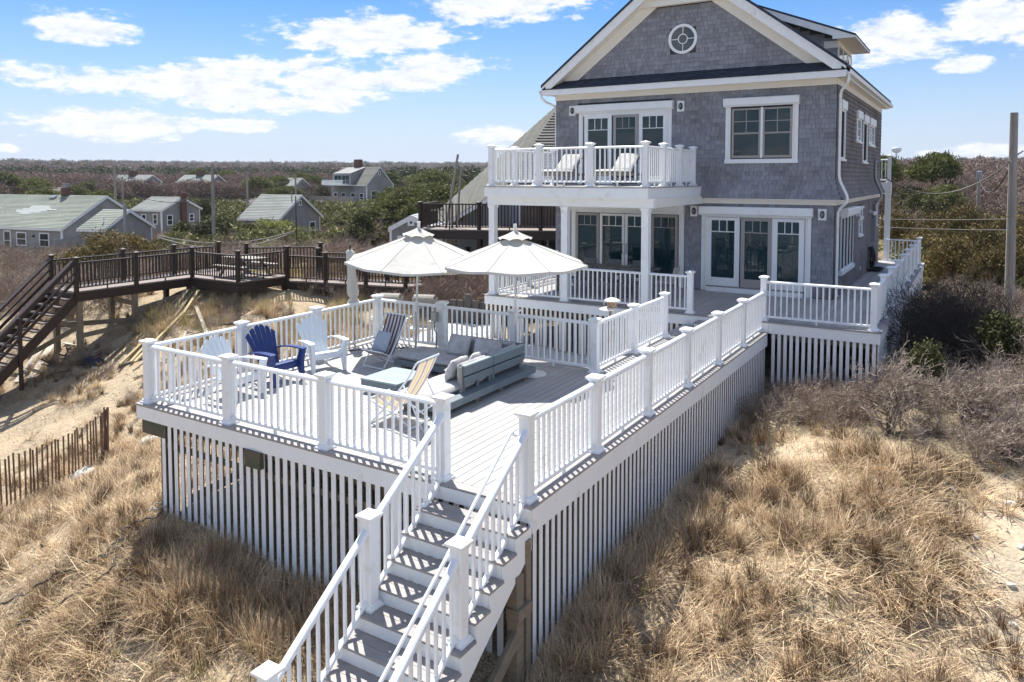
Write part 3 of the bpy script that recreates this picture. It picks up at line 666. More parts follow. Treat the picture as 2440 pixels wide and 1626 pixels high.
# bands and trim
piece('belt_trim', cream, ho, HX0-.03, HX1+.035, HY0-.035, HY0+.02, 2.80, 2.955); piece('belt_trim', cream, ho, HX1-.02, HX1+.035, HY0+.023, HY1, 2.80, 2.955)
piece('belt_cap', cream, ho, HX0-.2, HX1+.235, HY0-.235, HY0-.038, 2.935, 2.952); piece('belt_cap', cream, ho, HX1+.038, HX1+.235, HY0-.035, HY1, 2.935, 2.952)
piece('frieze', cream, ho, HX0-.02, HX1+.028, HY0-.028, HY0+.02, 6.03, 6.20); piece('frieze', cream, ho, HX1-.01, HX1+.028, HY0+.023, HY1, 6.03, 6.20)
YO = HY0-.45
piece('eave_fascia', white, ho, HX0-.26, EX, YO, YO+.03, 6.165, 6.345); piece('eave_soffit', cream, ho, HX0-.26, EX, YO+.033, HY0-.03, 6.20, 6.215)
piece('eave_fascia', white, ho, EX-.03, EX-.004, YO+.033, HY1+.3, 6.22, 6.36); piece('eave_soffit', cream, ho, HX1+.03, EX-.035, YO+.035, HY1+.3, 6.20, 6.215)
b = MB()                                         # skirt roof across the gable foot
for k in range(5):
    t0, t1 = k/5, (k+1)/5; ya, yb = YO-.03+t0*.50, YO-.03+t1*.50+.02; za, zb = 6.352+t0*.31, 6.352+t1*.31
    x = HX0-.30+k*.075+random.random()*.1; xe = EX+.02-k*.06
    while x < xe:
        w = min(random.uniform(.14, .3), xe-x); b.add([(x,ya,za+.022),(x+w-.004,ya,za+.022),(x+w-.004,yb,zb+.008),(x,yb,zb+.008),(x,ya,za),(x+w-.004,ya,za)], [(0,1,2,3),(0,4,5,1)]); x += w
b.build('skirt_roof_shingles', roofm, ho, kind='stuff', fix=False)
MB().add([(HX0-.3,YO-.02,6.345),(EX,YO-.02,6.345),(EX,HY0,6.65),(HX0-.3,HY0,6.65),(HX0-.3,HY0,6.345),(EX,HY0,6.345)], [(0,1,2,3),(0,4,5,1),(3,2,5,4)]).build('skirt_roof', roofm, ho)
# main roof: two slopes with shingle courses on the edge
yf, yb_ = YO-.05, HY1+.35
for s in (-1, 1):
    e = XC+s*(EX+.03-XC); 
    MB().slab([(e, yf, roofz(e)), (XC, yf, roofz(XC)), (XC, yb_, roofz(XC)), (e, yb_, roofz(e))], (0,0,.085)).build('roof', roofm, ho)
    # rake fascia and second rake trim under it
    for y0, y1, d0, d1, nm in ((YO-.01, YO+.03, -.004, -.30, 'rake_fascia'), (HY0-.32, HY0-.02, -.235, -.255, 'rake_soffit'), (HY0-.045, HY0+.02, -.26, -.62, 'rake_trim'), (YO-.03, YO-.013, .0, -.075, 'rake_edge')):
        x0 = EX if nm != 'rake_trim' else HX1-.26; 
        if nm == 'rake_fascia': x0 = EX-.12
        pts = [(XC+s*(x0-XC), y0, roofz(x0)+d0), (XC, y0, roofz(XC)+d0), (XC, y0, roofz(XC)+d1), (XC+s*(x0-XC), y0, roofz(x0)+d1)]
        MB().slab(pts, (0, y1-y0, 0)).build(nm, cream if nm == 'rake_soffit' else white if nm != 'rake_trim' else cream, ho)
piece('collar_trim', cream, ho, XC-1.32, XC+1.32, HY0-.20, HY0-.05, 8.62, 8.80); piece('collar_trim', cream, ho, XC-1.2, XC+1.2, HY0-.24, HY0-.205, 8.80, 8.90)
b = MB()
for c, w, z, h in rows(8.9, 9.75, lambda z: (XC-max(.05, (3.7-(z-6.62)/.77)), XC+max(.05, (3.7-(z-6.62)/.77))), [], 9): b.add([(c-w/2+.002,HY0-.03,z),(c+w/2-.002,HY0-.03,z),(c+w/2-.002,HY0-.02,z+h),(c-w/2+.002,HY0-.02,z+h)], [(0,1,2,3)])
b.build('peak_shingles', shingm, ho, kind='stuff', fix=False)
# gutters and downspouts
b = MB(); b.prism([(0,0),(.11,.0),(.125,.10),(.11,.11),(.10,.10),(.09,.02),(0,.02)], (EX, YO-.02, 6.24), (EX, HY1+.32, 6.24), side=(1,0,0)); b.build('gutter', white, ho)
b = MB(); b.prism([(0,0),(-.11,.0),(-.125,.10),(-.11,.11),(-.10,.10),(-.09,.02),(0,.02)], (HX0-.27, YO-.02, 6.24), (HX0-.27, HY1+.32, 6.24), side=(1,0,0)); b.build('gutter', white, ho)
b = MB(); b.tube([(1.07,14.52,6.26),(1.07,14.55,6.12),(1.03,14.62,6.0),(.86,14.86,5.86),(.825,14.93,5.75),(.825,14.96,3.62),(.86,14.95,3.45),(1.05,14.82,3.08),(1.07,14.79,2.98),(1.05,14.80,2.88),(.88,14.93,2.72),(.82,14.97,2.60),(.82,14.97,.42),(.86,14.93,.33)], .038, 8); b.smooth = True; b.build('downspout', white, ho)
b = MB(); b.tube([(HX0-.34,14.5,6.24),(HX0-.34,14.55,6.10),(HX0-.25,14.7,5.98),(HX0-.06,14.95,5.86),(HX0-.05,15.0,5.7),(HX0-.05,15.0,3)], .038, 8); b.smooth = True; b.build('downspout', white, ho)
b = MB(); b.tube([(.80,24.1,3.98),(.80,23.9,4.16),(.80,23.6,4.1),(.80,23.5,3.9),(.82,23.5,3.5),(1.0,23.6,3.05),(1.04,23.6,2.85),(.84,23.5,2.55),(.82,23.4,2.1)], .05, 8); b.smooth = True; b.build('service_pipe', galv, ho)
piece('meter_box', galv, ho, HX1+.01, HX1+.16, 23.1, 23.45, 1.25, 2.1); piece('outlet_box', white, ho, HX1+.01, HX1+.05, 20.2, 20.3, .5, .62)
for y in (19.0, 22.6):
    o = piece('flood_lamp', white, ho, HX1+.01, HX1+.05, y-.06, y+.06, 2.28, 2.40)
    for d in (-.09, .09):
        b = MB().tube([(HX1+.06, y+d*.3, 2.33), (HX1+.20, y+d*1.6, 2.27)], [.03, .065], 10); b.build('lamp_head', white, o)
# windows and doors -------------------------------------------------
def sash(par, fn, u0, u1, z0, z1, n, fr, cols, grid_h, rows_=1, mat=None, name='window', gl=None, low=None, sub='muntin'):
    gl = screen if (fn is SD and gl is None and cols == 1) else gl
    """a framed pane: fr = frame width (side, top, bottom); muntins divide the top grid_h"""
    mat = mat or white; gl = gl or glass; fs, ft, fb = fr
    b = MB()
    for a in ((u0, u0+fs, z0, z1), (u1-fs, u1, z0, z1), (u0+fs, u1-fs, z1-ft, z1), (u0+fs, u1-fs, z0, z0+fb)): b.box(*nbox(fn, a[0], a[1], n, n+.045, a[2], a[3]))
    o = b.build(name, mat, par, fix=False)
    wp('pane', gl, o, fn, u0+fs, u1-fs, n+.004, n+.014, z0+fb, z1-ft)
    if cols > 1 and grid_h > 0:
        gw = (u1-u0-2*fs)/cols; zt = z1-ft; zb = zt-grid_h
        for i in range(1, cols): wp(sub, mat, o, fn, u0+fs+gw*i-.011, u0+fs+gw*i+.011, n+.014, n+.028, zb, zt)
        for k in range(1, rows_+1): wp(sub, mat, o, fn, u0+fs, u1-fs, n+.0145, n+.0285, zt-grid_h/rows_*k-.011, zt-grid_h/rows_*k+.011)
    return o
def shutter_box(par, fn, u0, u1, z0, z1, d=.20):
    h = z1-z0; pr = [(0,0),(d-.05,0),(d-.05,.018),(d,.04),(d,h-.03),(d-.02,h),(0,h)]
    a = fn(u0, 0, z0); c = fn(u1, 0, z0); sd = Vector(fn(u0, 1, z0))-Vector(a)
    o = MB().prism(pr, a, c, side=sd).build('shutter_housing', white, par)
    return o
def casing(par, fn, u0, u1, z0, z1, w=.10, t=.035, bottom=True):
    wp('window_casing', white, par, fn, u0, u0+w, .002, t+.02, z0, z1); wp('window_casing', white, par, fn, u1-w, u1, .002, t+.02, z0, z1)
    wp('window_casing', white, par, fn, u0+w, u1-w, .002, t+.015, z1-.06, z1)
    wp('inner_track', cream, par, fn, u0+w+.002, u0+w+.05, .002, t+.035, z0, z1-.062); wp('inner_track', cream, par, fn, u1-w-.05, u1-w-.002, .002, t+.035, z0, z1-.062)
    if bottom: wp('window_sill', white, par, fn, u0-.01, u1+.01, .004, .075, z0-.0, z0+.12)
taupe = M('taupe_sash', (.34,.325,.31), .5, .04)
# balcony doors
casing(ho, FN, -6.90, -3.82, 3.33, 5.60); shutter_box(ho, FN, -6.97, -3.76, 5.58, 5.83)
wp('door_header', white, ho, FN, -6.75, -3.97, .004, .05, 5.48, 5.54)
sash(ho, FN, -6.70, -5.76, 3.34, 5.50, .01, (.13,.10,.25), 3, .36, name='door'); sash(ho, FN, -5.70, -4.87, 3.34, 5.48, .03, (.10,.08,.2), 3, .34, name='door', mat=taupe); sash(ho, FN, -4.86, -3.96, 3.34, 5.50, .01, (.12,.10,.25), 3, .36, name='door')
# upper right pair of sash windows
casing(ho, FN, -2.21, -.22, 3.95, 5.62); shutter_box(ho, FN, -2.25, -.19, 5.55, 5.79, .19)
for a, c in ((-2.03, -1.22), (-1.17, -.38)):
    sash(ho, FN, a, c, 4.79, 5.50, .012, (.055,.05,.02), 2, .64, 2, taupe); sash(ho, FN, a, c, 4.10, 4.79, .004, (.06,.02,.07), 1, 0, 1, taupe)
wp('mullion', white, ho, FN, -1.225, -1.165, .002, .06, 4.10, 5.52)
# ground floor, left group of four doors
casing(ho, FN, -7.14, -3.40, H1+.01, 2.50, bottom=False); shutter_box(ho, FN, -7.16, -3.38, 2.49, 2.74, .20)
for i, (a, c, m_, n) in enumerate(((-6.98,-6.16,taupe,.03), (-6.14,-5.30,white,.01), (-5.28,-4.44,white,.01), (-4.42,-3.58,taupe,.03))):
    sash(ho, FN, a, c, H1+.06, 2.42, n, (.085,.07,.30), 3, .31, name='door', mat=m_)
for x in (-5.36, -5.22):
    b = MB().tube([(x, HY0-.055, 1.18), (x+.0, HY0-.10, 1.22), (x, HY0-.11, 1.34), (x, HY0-.10, 1.46), (x, HY0-.055, 1.50)], .010, 6); b.smooth = True; b.build('door_handle', blackp, ho)
wp('threshold', deckd, ho, FN, -7.0, -3.5, .004, .10, H1+.002, H1+.05)
# ground floor, right group of three doors
casing(ho, FN, -2.87, .17, H1+.01, 2.47, bottom=False); shutter_box(ho, FN, -2.92, .22, 2.46, 2.71, .20)
wp('threshold', white, ho, FN, -2.70, .0, .004, .16, H1+.001, H1+.13); wp('threshold_plate', deckd, ho, FN, -2.68, -.02, .004, .13, H1+.131, H1+.16)
for a, c, m_, n, g3 in ((-2.72,-1.76,white,.01,1), (-1.72,-.86,taupe,.03,1), (-.86,.0,white,.01,1)):
    sash(ho, FN, a, c, H1+.165, 2.40, n, (.145 if m_ is white else .11, .085, .24), 3, .33, name='door', mat=m_)
# wall lamps
for u, z in ((-7.14, 5.68), (-3.55, 5.655), (-3.11, 2.56), (.44, 2.545), (-7.44, 2.56)):
    o = wp('wall_lamp', white, ho, FN, u-.108, u+.108, .004, .035, z-.155, z+.155)
    pr = [(.062*math.cos(t)*1, .105*math.sin(t)*1+.0) for t in [2*PI*i/20 for i in range(20)]]
    ov = lambda s, y0, y1: MB().add([(u+a*s, HY0-y0, z+b_*s) for a, b_ in pr]+[(u+a*s*.9, HY0-y1, z+b_*s*.9) for a, b_ in pr], [tuple(range(20)), tuple(range(20, 40))]+[(i, (i+1) % 20, 20+(i+1) % 20, 20+i) for i in range(20)])
    ov(1, .036, .075).build('lamp_housing', blackp, o); ov(.62, .076, .105).build('lamp_glass', lens, o)
    for d in (-.02, .02): MB().box(u+d-.005, u+d+.005, HY0-.112, HY0-.076, z-.07, z+.07).build('lamp_guard', blackp, o)
# round gable window
cz, rr, cx0 = 7.62, .40, -3.51
def ring(r0, r1, n0, n1, n=40):
    b = MB(); vs = []
    for i in range(n):
        c, s = math.cos(2*PI*i/n), math.sin(2*PI*i/n)
        vs += [(cx0+r0*c, HY0-n0, cz+r0*s), (cx0+r1*c, HY0-n0, cz+r1*s), (cx0+r1*c, HY0-n1, cz+r1*s), (cx0+r0*c, HY0-n1, cz+r0*s)]
    return b.add(vs, [(4*i+a, 4*i+(a+1) % 4, 4*((i+1) % n)+(a+1) % 4, 4*((i+1) % n)+a) for i in range(n) for a in range(4)])
rw = ring(.355, .435, .0, .055).build('round_window', white, ho)
MB().add([(cx0+.357*math.cos(2*PI*i/40), HY0-.018, cz+.357*math.sin(2*PI*i/40)) for i in range(40)], [tuple(range(40))]).build('pane', glassb, rw, fix=False)
ring(.125, .15, .018, .04).build('muntin_ring', white, rw)
for c, s in ((1,0),(-1,0),(0,1),(0,-1)): MB().box(min(cx0+c*.15,cx0+c*.356)-(.010 if c == 0 else 0), max(cx0+c*.15,cx0+c*.356)+(.010 if c == 0 else 0), HY0-.038, HY0-.019, min(cz+s*.15,cz+s*.356)-(.010 if s == 0 else 0), max(cz+s*.15,cz+s*.356)+(.010 if s == 0 else 0)).build('muntin', white, rw)
# side windows
def sidewin(u0, u1, z0, z1, cols, gh, r_=1, two=False, head=.22):
    wp('window_casing', white, ho, SD, u0, u0+.09, .002, .05, z0, z1); wp('window_casing', white, ho, SD, u1-.09, u1, .002, .05, z0, z1)
    wp('window_head', white, ho, SD, u0-.02, u1+.02, .002, .09, z1-head+.002, z1+.02); wp('window_sill', white, ho, SD, u0-.02, u1+.02, .002, .09, z0-.06, z0)
    sash(ho, SD, u0+.092, u1-.092, z0+.002, z1-head, .004, (.05,.05,.05), cols, gh, r_)
sidewin(15.32, 16.24, 4.06, 5.64, 1, 0); sidewin(18.6, 19.64, 4.68, 5.60, 2, .5, 2); sidewin(20.12, 21.26, 4.06, 5.58, 1, 0); sidewin(21.68, 23.32, 4.68, 5.58, 3, .5, 2)
sidewin(19.62, 20.44, 1.68, 2.60, 2, .5, 2, head=.06); sidewin(23.75, 24.75, 1.78, 2.60, 2, .5, 2, head=.06)
shutter_box(ho, SD, 15.72, 18.3, 2.45, 2.68, .24); wp('window_sill', white, ho, SD, 15.66, 18.25, .002, .12, .82, .93)
for a, c in ((15.78, 16.36), (16.38, 16.96), (16.98, 17.56), (17.58, 18.16)): sash(ho, SD, a, c, .93, 2.45, .03, (.04,.05,.05), 1, 0)
# dormer on the right slope
DY0, DY1, DX = 16.35, 19.0, .50; zt = 7.50
dm = MB(); dm.add([(XC+1.2, DY0, 8.0), (DX, DY0, roofz(DX)-.2), (DX, DY0, zt), (XC+1.2, DY0, 8.95), (XC+1.2, DY1, 8.0), (DX, DY1, roofz(DX)-.2), (DX, DY1, zt), (XC+1.2, DY1, 8.95)], [(0,1,2,3), (7,6,5,4), (1,5,6,2), (3,2,6,7), (0,3,7,4), (0,4,5,1)])
dorm = dm.build('dormer', wallbase, ho)
b = MB()
for c, w, z, h in rows(6.6, 8.9, lambda z: (XC+1.5, DX), [], 12):
    if roofz(c)-.05 < z+.06 and z+.09 < zt-.06+(DX-c)*.40: b.add([(c-w/2+.002,DY0-.014,z),(c+w/2-.002,DY0-.014,z),(c+w/2-.002,DY0-.004,z+h),(c-w/2+.002,DY0-.004,z+h),(c-w/2+.002,DY0,z),(c+w/2-.002,DY0,z)], [(0,1,2,3),(0,4,5,1)])
b.build('cheek_shingles', shingm, dorm, kind='stuff', fix=False)
sl_ = .41
def dz(x): return zt+.0+(DX-x)*sl_
xo = 1.02
MB().slab([(xo, DY0-.36, dz(xo)+.18), (XC+1.0, DY0-.36, dz(XC+1)+.18), (XC+1.0, DY1+.3, dz(XC+1)+.18), (xo, DY1+.3, dz(xo)+.18)], (0,0,.05)).build('dormer_roof', roofm, dorm)
MB().slab([(xo-.01, DY0-.34, dz(xo)+.178), (XC+1.0, DY0-.34, dz(XC+1)+.178), (XC+1.0, DY0-.34, dz(XC+1)-.02), (.42, DY0-.34, dz(.42)-.02), (.42, DY0-.34, zt-.08), (xo-.01, DY0-.34, zt-.08)], (0,.03,0)).build('dormer_rake', white, dorm)
MB().slab([(xo-.03, DY0-.31, dz(xo)+.176), (xo-.03, DY1+.28, dz(xo)+.176), (xo-.03, DY1+.28, zt-.08), (xo-.03, DY0-.31, zt-.08)], (.03,0,0)).build('dormer_fascia', white, dorm)
piece('dormer_soffit', cream, dorm, DX+.02, xo-.035, DY0-.31, DY1+.27, zt-.078, zt-.06); piece('dormer_frieze', cream, dorm, DX-.35, DX+.018, DY0-.03, DY0-.002, zt-.28, zt-.08)
piece('dormer_frieze', cream, dorm, DX+.002, DX+.025, DY0, DY1, zt-.2, zt-.082)
DS = lambda u, n, z: (DX+n, u, z)
for i in range(3):
    u = DY0+.14+i*.84; wp('window_casing', white, dorm, DS, u-.09, u, .002, .04, 6.75, zt-.2); o = wp('window_frame', taupe, dorm, DS, u, u+.70, .002, .03, 6.8, zt-.2)
    wp('pane', glassb, o, DS, u+.06, u+.64, .03, .036, 6.9, zt-.26)
wp('window_casing', white, dorm, DS, DY1-.12, DY1, .002, .04, 6.75, zt-.2)
# rear balcony corner seen past the house
rb = thing('rear_balcony', 'white column and railing corner of the balcony at the rear of the shingled house', 'balcony', (.95, 26.6, H1))
column(rb, .98, 26.45, H1, 2.95, .10); piece('beam', white, rb, .3, 1.1, 26.32, 26.6, 2.96, 3.35); post(rb, 1.0, 26.45, 3.352, 1.1); 
rail(rb, (-1.5, 26.45), (1.0, 26.45), 3.352)
# ---------------------------------------------------------------- cushions
def cushion_mb(w, l, t, seed=0, e=8, dent=.0, nz=.006, n=14):
    """rounded cushion: w along x, l along y, t thick, bottom at z=0"""
    r = random.Random(seed); ph = [r.uniform(0, 6) for _ in range(6)]; b = MB(); b.smooth = True
    f = lambda u: (max(0, 1-abs(u)**e))**(1/2.6)
    idx = {}
    def pt(i, j, s):
        u = -1+2*i/n; v = -1+2*j/n; u = math.copysign(abs(u)**.75, u); v = math.copysign(abs(v)**.75, v); h = f(u)*f(v)
        wr = nz*(math.sin(u*5+ph[0]+v*2)*math.sin(v*7+ph[1])+.6*math.sin(u*11+v*9+ph[2]))*h
        z = t/2+s*(t/2*h+wr)-(dent*(1-u*u)*(1-v*v) if s > 0 else 0)
        k = 1-.03*(1-abs(u*v))
        return (u*w/2*(1-.02*(1-h)), v*l/2*(1-.02*(1-h)), z)
    m = n+1; top = [pt(i, j, 1) for j in range(m) for i in range(m)]; bot = [pt(i, j, -1) for j in range(m) for i in range(m)]
    q = lambda j, i: j*m+i
    b.add(top+bot, [(q(j,i), q(j,i+1), q(j+1,i+1), q(j+1,i)) for j in range(n) for i in range(n)]+[(m*m+q(j,i), m*m+q(j+1,i), m*m+q(j+1,i+1), m*m+q(j,i+1)) for j in range(n) for i in range(n)])
    return b
def pillow_mb(w, h, t, seed, e=3.2):
    return cushion_mb(w, h, t, seed, e=e, nz=.012, n=16)
def place(mb, M4): mb.v = [tuple(M4 @ Vector(v)) for v in mb.v]; return mb
def TR(loc, rx=0, ry=0, rz=0): return Matrix.Translation(loc) @ Euler((rx, ry, rz)).to_matrix().to_4x4()
# ---------------------------------------------------------------- corner sofa
sf = thing('corner_sofa', 'low L-shaped sofa of teal grey painted slats with grey seat cushions', 'sofa', (-3.6, 3.4, 0))
def plat(x0, x1, y0, y1):
    piece('platform', tealw, sf, x0, x1, y0, y1, .09, .20)
plat(-5.12, -3.34, 3.74, 4.56); plat(-3.335, -2.60, 3.30, 4.62); plat(-3.46, -2.60, 1.86, 3.295)
for x, y in ((-4.95,3.86),(-4.1,3.86),(-3.5,3.9),(-4.9,4.4),(-2.72,2.0),(-2.72,2.9),(-2.72,3.6),(-2.72,4.4),(-3.35,2.0),(-3.35,3.1)): piece('foot', timber, sf, x-.05, x+.05, y-.05, y+.05, .001, .089)
def cush(name, x0, x1, y0, y1, z, t, seed, dent=0, mat=sofaf):
    place(cushion_mb(x1-x0, y1-y0, t, seed, dent=dent), TR(((x0+x1)/2, (y0+y1)/2, z))).build(name, mat, sf)
cush('seat_cushion', -5.11, -3.72, 3.72, 4.50, .20, .125, 1, .006); cush('seat_cushion', -3.70, -2.86, 3.35, 4.50, .20, .12, 2); cush('seat_cushion', -3.48, -2.80, 1.84, 3.36, .20, .125, 3, .008)
# slatted backs along the right and rear side
def back(y0, y1, x, posts):
    for z0, z1 in ((.315, .435), (.46, .60)): piece('back_slat', tealw, sf, x, x+.035, y0, y1, z0, z1)
    piece('back_cap', tealtop, sf, x-.03, x+.05, y0-.005, y1+.005, .601, .622)
    for y in posts: piece('back_post', tealw, sf, x-.045, x-.002, y-.03, y+.03, .20, .60)
back(2.62, 3.44, -2.765, (2.66, 3.05, 3.40)); back(3.46, 4.42, -2.765, (3.50, 4.38))
for z0, z1 in ((.315, .435), (.46, .60)): piece('back_slat', tealw, sf, -4.35, -2.80, 4.54, 4.575, z0, z1)
for x in (-4.3, -3.6, -2.9): piece('back_post', tealw, sf, x-.03, x+.03, 4.50, 4.538, .20, .60)
piece('end_panel', greywood, sf, -2.82, -2.767, 2.585, 2.615, .20, .60)
for (y0, y1, s) in ((2.64, 3.44, 21), (3.46, 4.40, 22)):
    place(cushion_mb(y1-y0, .38, .13, s), TR((-2.80, (y0+y1)/2, .25), R(90), 0, R(-90)) @ Matrix.Translation((0, .19, 0))).build('back_cushion', sofaf, sf)
place(cushion_mb(1.42, .37, .13, 23), TR((-3.60, 4.53, .25), R(90), 0, 0) @ Matrix.Translation((0, .185, 0))).build('back_cushion', sofaf, sf)
def pillow(lab, w, h, t, M4, mat=sofaf, seed=1, name='cushion', cat='cushion', grp=None):
    place(pillow_mb(w, h, t, seed), M4).build(name, mat, None, lab, cat, grp)
pillow('large square grey cushion leaning at the left end of the sofa back', .50, .38, .15, TR((-3.98, 4.30, .47), R(68), 0, R(-6)), seed=5)
pillow('grey cushion leaning in the middle of the rear sofa back, beside the large square one', .54, .36, .14, TR((-3.40, 4.32, .46), R(68), 0, R(4)), seed=6)
pillow('crumpled sunlit grey cushion at the near end of the sofa back', .50, .36, .15, TR((-3.0, 2.88, .46), R(66), 0, R(-86)), seed=7)
pillow('wrinkled grey cushion wedged against the right side of the sofa back', .50, .36, .14, TR((-2.98, 3.44, .46), R(64), 0, R(-92)), seed=8)
pillow('small rumpled cushion in the far corner of the sofa', .46, .34, .13, TR((-3.0, 4.0, .47), R(55), 0, R(-60)), seed=9)
# ---------------------------------------------------------------- low table
tb = thing('coffee_table', 'low square coffee table of teal painted slats between the chairs and the sofa', 'table', (-4.23, 2.73, 0))
for i in range(6): piece('slat', tealtop, tb, -4.62, -3.84, 2.31+i*.142, 2.31+i*.142+.137, .215, .240)
piece('frame', tealw, tb, -4.61, -3.85, 2.315, 3.155, .10, .213)
for x, y in ((-4.45,2.45),(-4.0,2.45),(-4.45,3.0),(-4.0,3.0)): piece('foot', timber, tb, x-.04, x+.04, y-.04, y+.04, .001, .099)
# ---------------------------------------------------------------- plastic fan-back armchairs (front towards -y)
def adirondack(name, mat, label):
    t = thing(name, label, 'chair')
    rec = R(24); py, pz = .16, .27; ex = lambda s: (py+s*math.sin(rec), pz+s*math.cos(rec))
    n = 6; H = [.62, .70, .745, .745, .70, .62]
    for i in range(n):                            # six fanned back slats with rounded tops
        b0, b1 = -.205+i*.0685, -.205+(i+1)*.0685-.008; t0, t1 = -.325+i*.1085, -.325+(i+1)*.1085-.016
        outer = []
        for s, k in ((0, 0), (.22, .30), (.42, .66), (.55, .90)): outer.append((b0+(t0-b0)*k, b1+(t1-b1)*k, s))
        h = H[i]; hl = h-(.02 if i < 3 else 0); hr_ = h-(.02 if i > 2 else 0)
        if i in (0, 5): hl -= .02*(i == 0); hr_ -= .02*(i == 5)
        ptsl = [(a, s) for a, c, s in outer]+[(t0, hl-.045), (t0+.008, hl-.018), (t0+.026, hl)]; ptsr = [(c, s) for a, c, s in outer]+[(t1, hr_-.045), (t1-.008, hr_-.018), (t1-.026, hr_)]
        loop = ptsl+ptsr[::-1]; b = MB()
        cur = lambda u: -.05*(1-(u/.34)**2)       # the back is dished
        f = [(u, ex(s)[0]-cur(u)*-.6, ex(s)[1]) for u, s in loop]; m = len(ptsl)
        g = [(x, y+.016, z-.006) for x, y, z in f]; k = len(f)
        fs = [(j, j+1, k-2-j, k-1-j) for j in range(m-1)]+[(k+k-1-j, k+k-2-j, k+j+1, k+j) for j in range(m-1)]+[(j, k+j, k+(j+1) % k, (j+1) % k) for j in range(k)]
        b.add(f+g, fs).build('back_slat', mat, t)
    b = MB(); b.add([(x*w, y, z) for y, z, w in ((-.27,.315,.27),(-.255,.350,.27),(-.20,.362,.27),(-.02,.325,.265),(.16,.262,.22),(.19,.275,.20)) for x in (-1, 1)]+[(x*w, y, z-.02) for y, z, w in ((-.27,.30,.27),(-.25,.345,.27),(-.20,.355,.27),(-.02,.32,.265),(.16,.257,.22),(.19,.27,.20)) for x in (-1, 1)],
        [(2*i, 2*i+1, 2*i+3, 2*i+2) for i in range(5)]+[(12+2*i+2, 12+2*i+3, 12+2*i+1, 12+2*i) for i in range(5)]+[(0,12,13,1),(10,11,23,22)]+[(2*i, 2*i+2, 12+2*i+2, 12+2*i) for i in range(5)]+[(2*i+1, 12+2*i+1, 12+2*i+3, 2*i+3) for i in range(5)]).build('seat', mat, t)
    MB().add([(x*.272, -.262+dy, z) for x in (-1, 1) for dy, z in ((0,.32),(0,.235),(.018,.235),(.018,.32))], [(0,1,2,3),(7,6,5,4),(0,4,5,1),(2,6,7,3),(1,5,6,2),(0,3,7,4)]).build('seat_apron', mat, t)
    for s in (-1, 1):
        a = MB(); pr = [(-.36,.556),(-.33,.570),(-.1,.575),(.1,.56),(.26,.53)]; wd = [.05,.062,.058,.045,.035]
        vs = []
        for (y, z), w in zip(pr, wd): vs += [(s*.335-w, y, z), (s*.335+w, y, z), (s*.335+w, y, z-.022), (s*.335-w, y, z-.022)]
        a.add(vs, [(4*i+j, 4*i+(j+1) % 4, 4*i+4+(j+1) % 4, 4*i+4+j) for i in range(4) for j in range(4)]+[(0,1,2,3),(19,18,17,16)]).build('arm', mat, t)
        l = MB(); secs = [(.553, -.315, .034, .050), (.34, -.285, .036, .060), (.20, -.30, .032, .050), (0, -.335, .022, .030)]; vs = []
        for z, y, w, d in secs: vs += [(s*(.335-.03*(z < .5))-w, y-d, z), (s*(.335-.03*(z < .5))+w, y-d, z), (s*(.335-.03*(z < .5))+w, y+d, z), (s*(.335-.03*(z < .5))-w, y+d, z)]
        l.add(vs, [(4*i+j, 4*i+(j+1) % 4, 4*i+4+(j+1) % 4, 4*i+4+j) for i in range(3) for j in range(4)]+[(0,1,2,3),(15,14,13,12)]).build('front_leg', mat, t)
        r_ = MB(); secs = [(.32, -.05, .016, .05), (.26, .12, .016, .045), (.14, .26, .018, .035), (0, .36, .020, .030)]; vs = []
        for z, y, w, d in secs: vs += [(s*.262-w, y-d, z), (s*.262+w, y-d, z), (s*.262+w, y+d, z), (s*.262-w, y+d, z)]
        r_.add(vs, [(4*i+j, 4*i+(j+1) % 4, 4*i+4+(j+1) % 4, 4*i+4+j) for i in range(3) for j in range(4)]+[(0,1,2,3),(15,14,13,12)]).build('rear_leg', mat, t)
        MB().beam((s*.33, .24, .53), (s*.25, .30, .50), .03, .03).build('arm_bracket', mat, t)
    return t
c1 = adirondack('fan_back_chair', bluep, 'deep blue plastic fan-back garden armchair'); c1.location = (-6.36, 2.05, .001); c1.rotation_euler = (0, 0, R(88)); WP[c1] = c1.location.copy()
c1['group'] = 'fan-back armchairs on the sun deck'
c2 = adirondack('fan_back_chair', whitep, 'white plastic fan-back armchair beside the blue one, nearer the striped deckchair'); c2.location = (-6.30, 3.07, .001); c2.rotation_euler = (0, 0, R(71)); c2['group'] = 'fan-back armchairs on the sun deck'
c3 = copy_tree(c2, (-6.25, 1.10, .001), R(96), 'white plastic fan-back armchair half hidden behind the front railing, left of the blue chair')
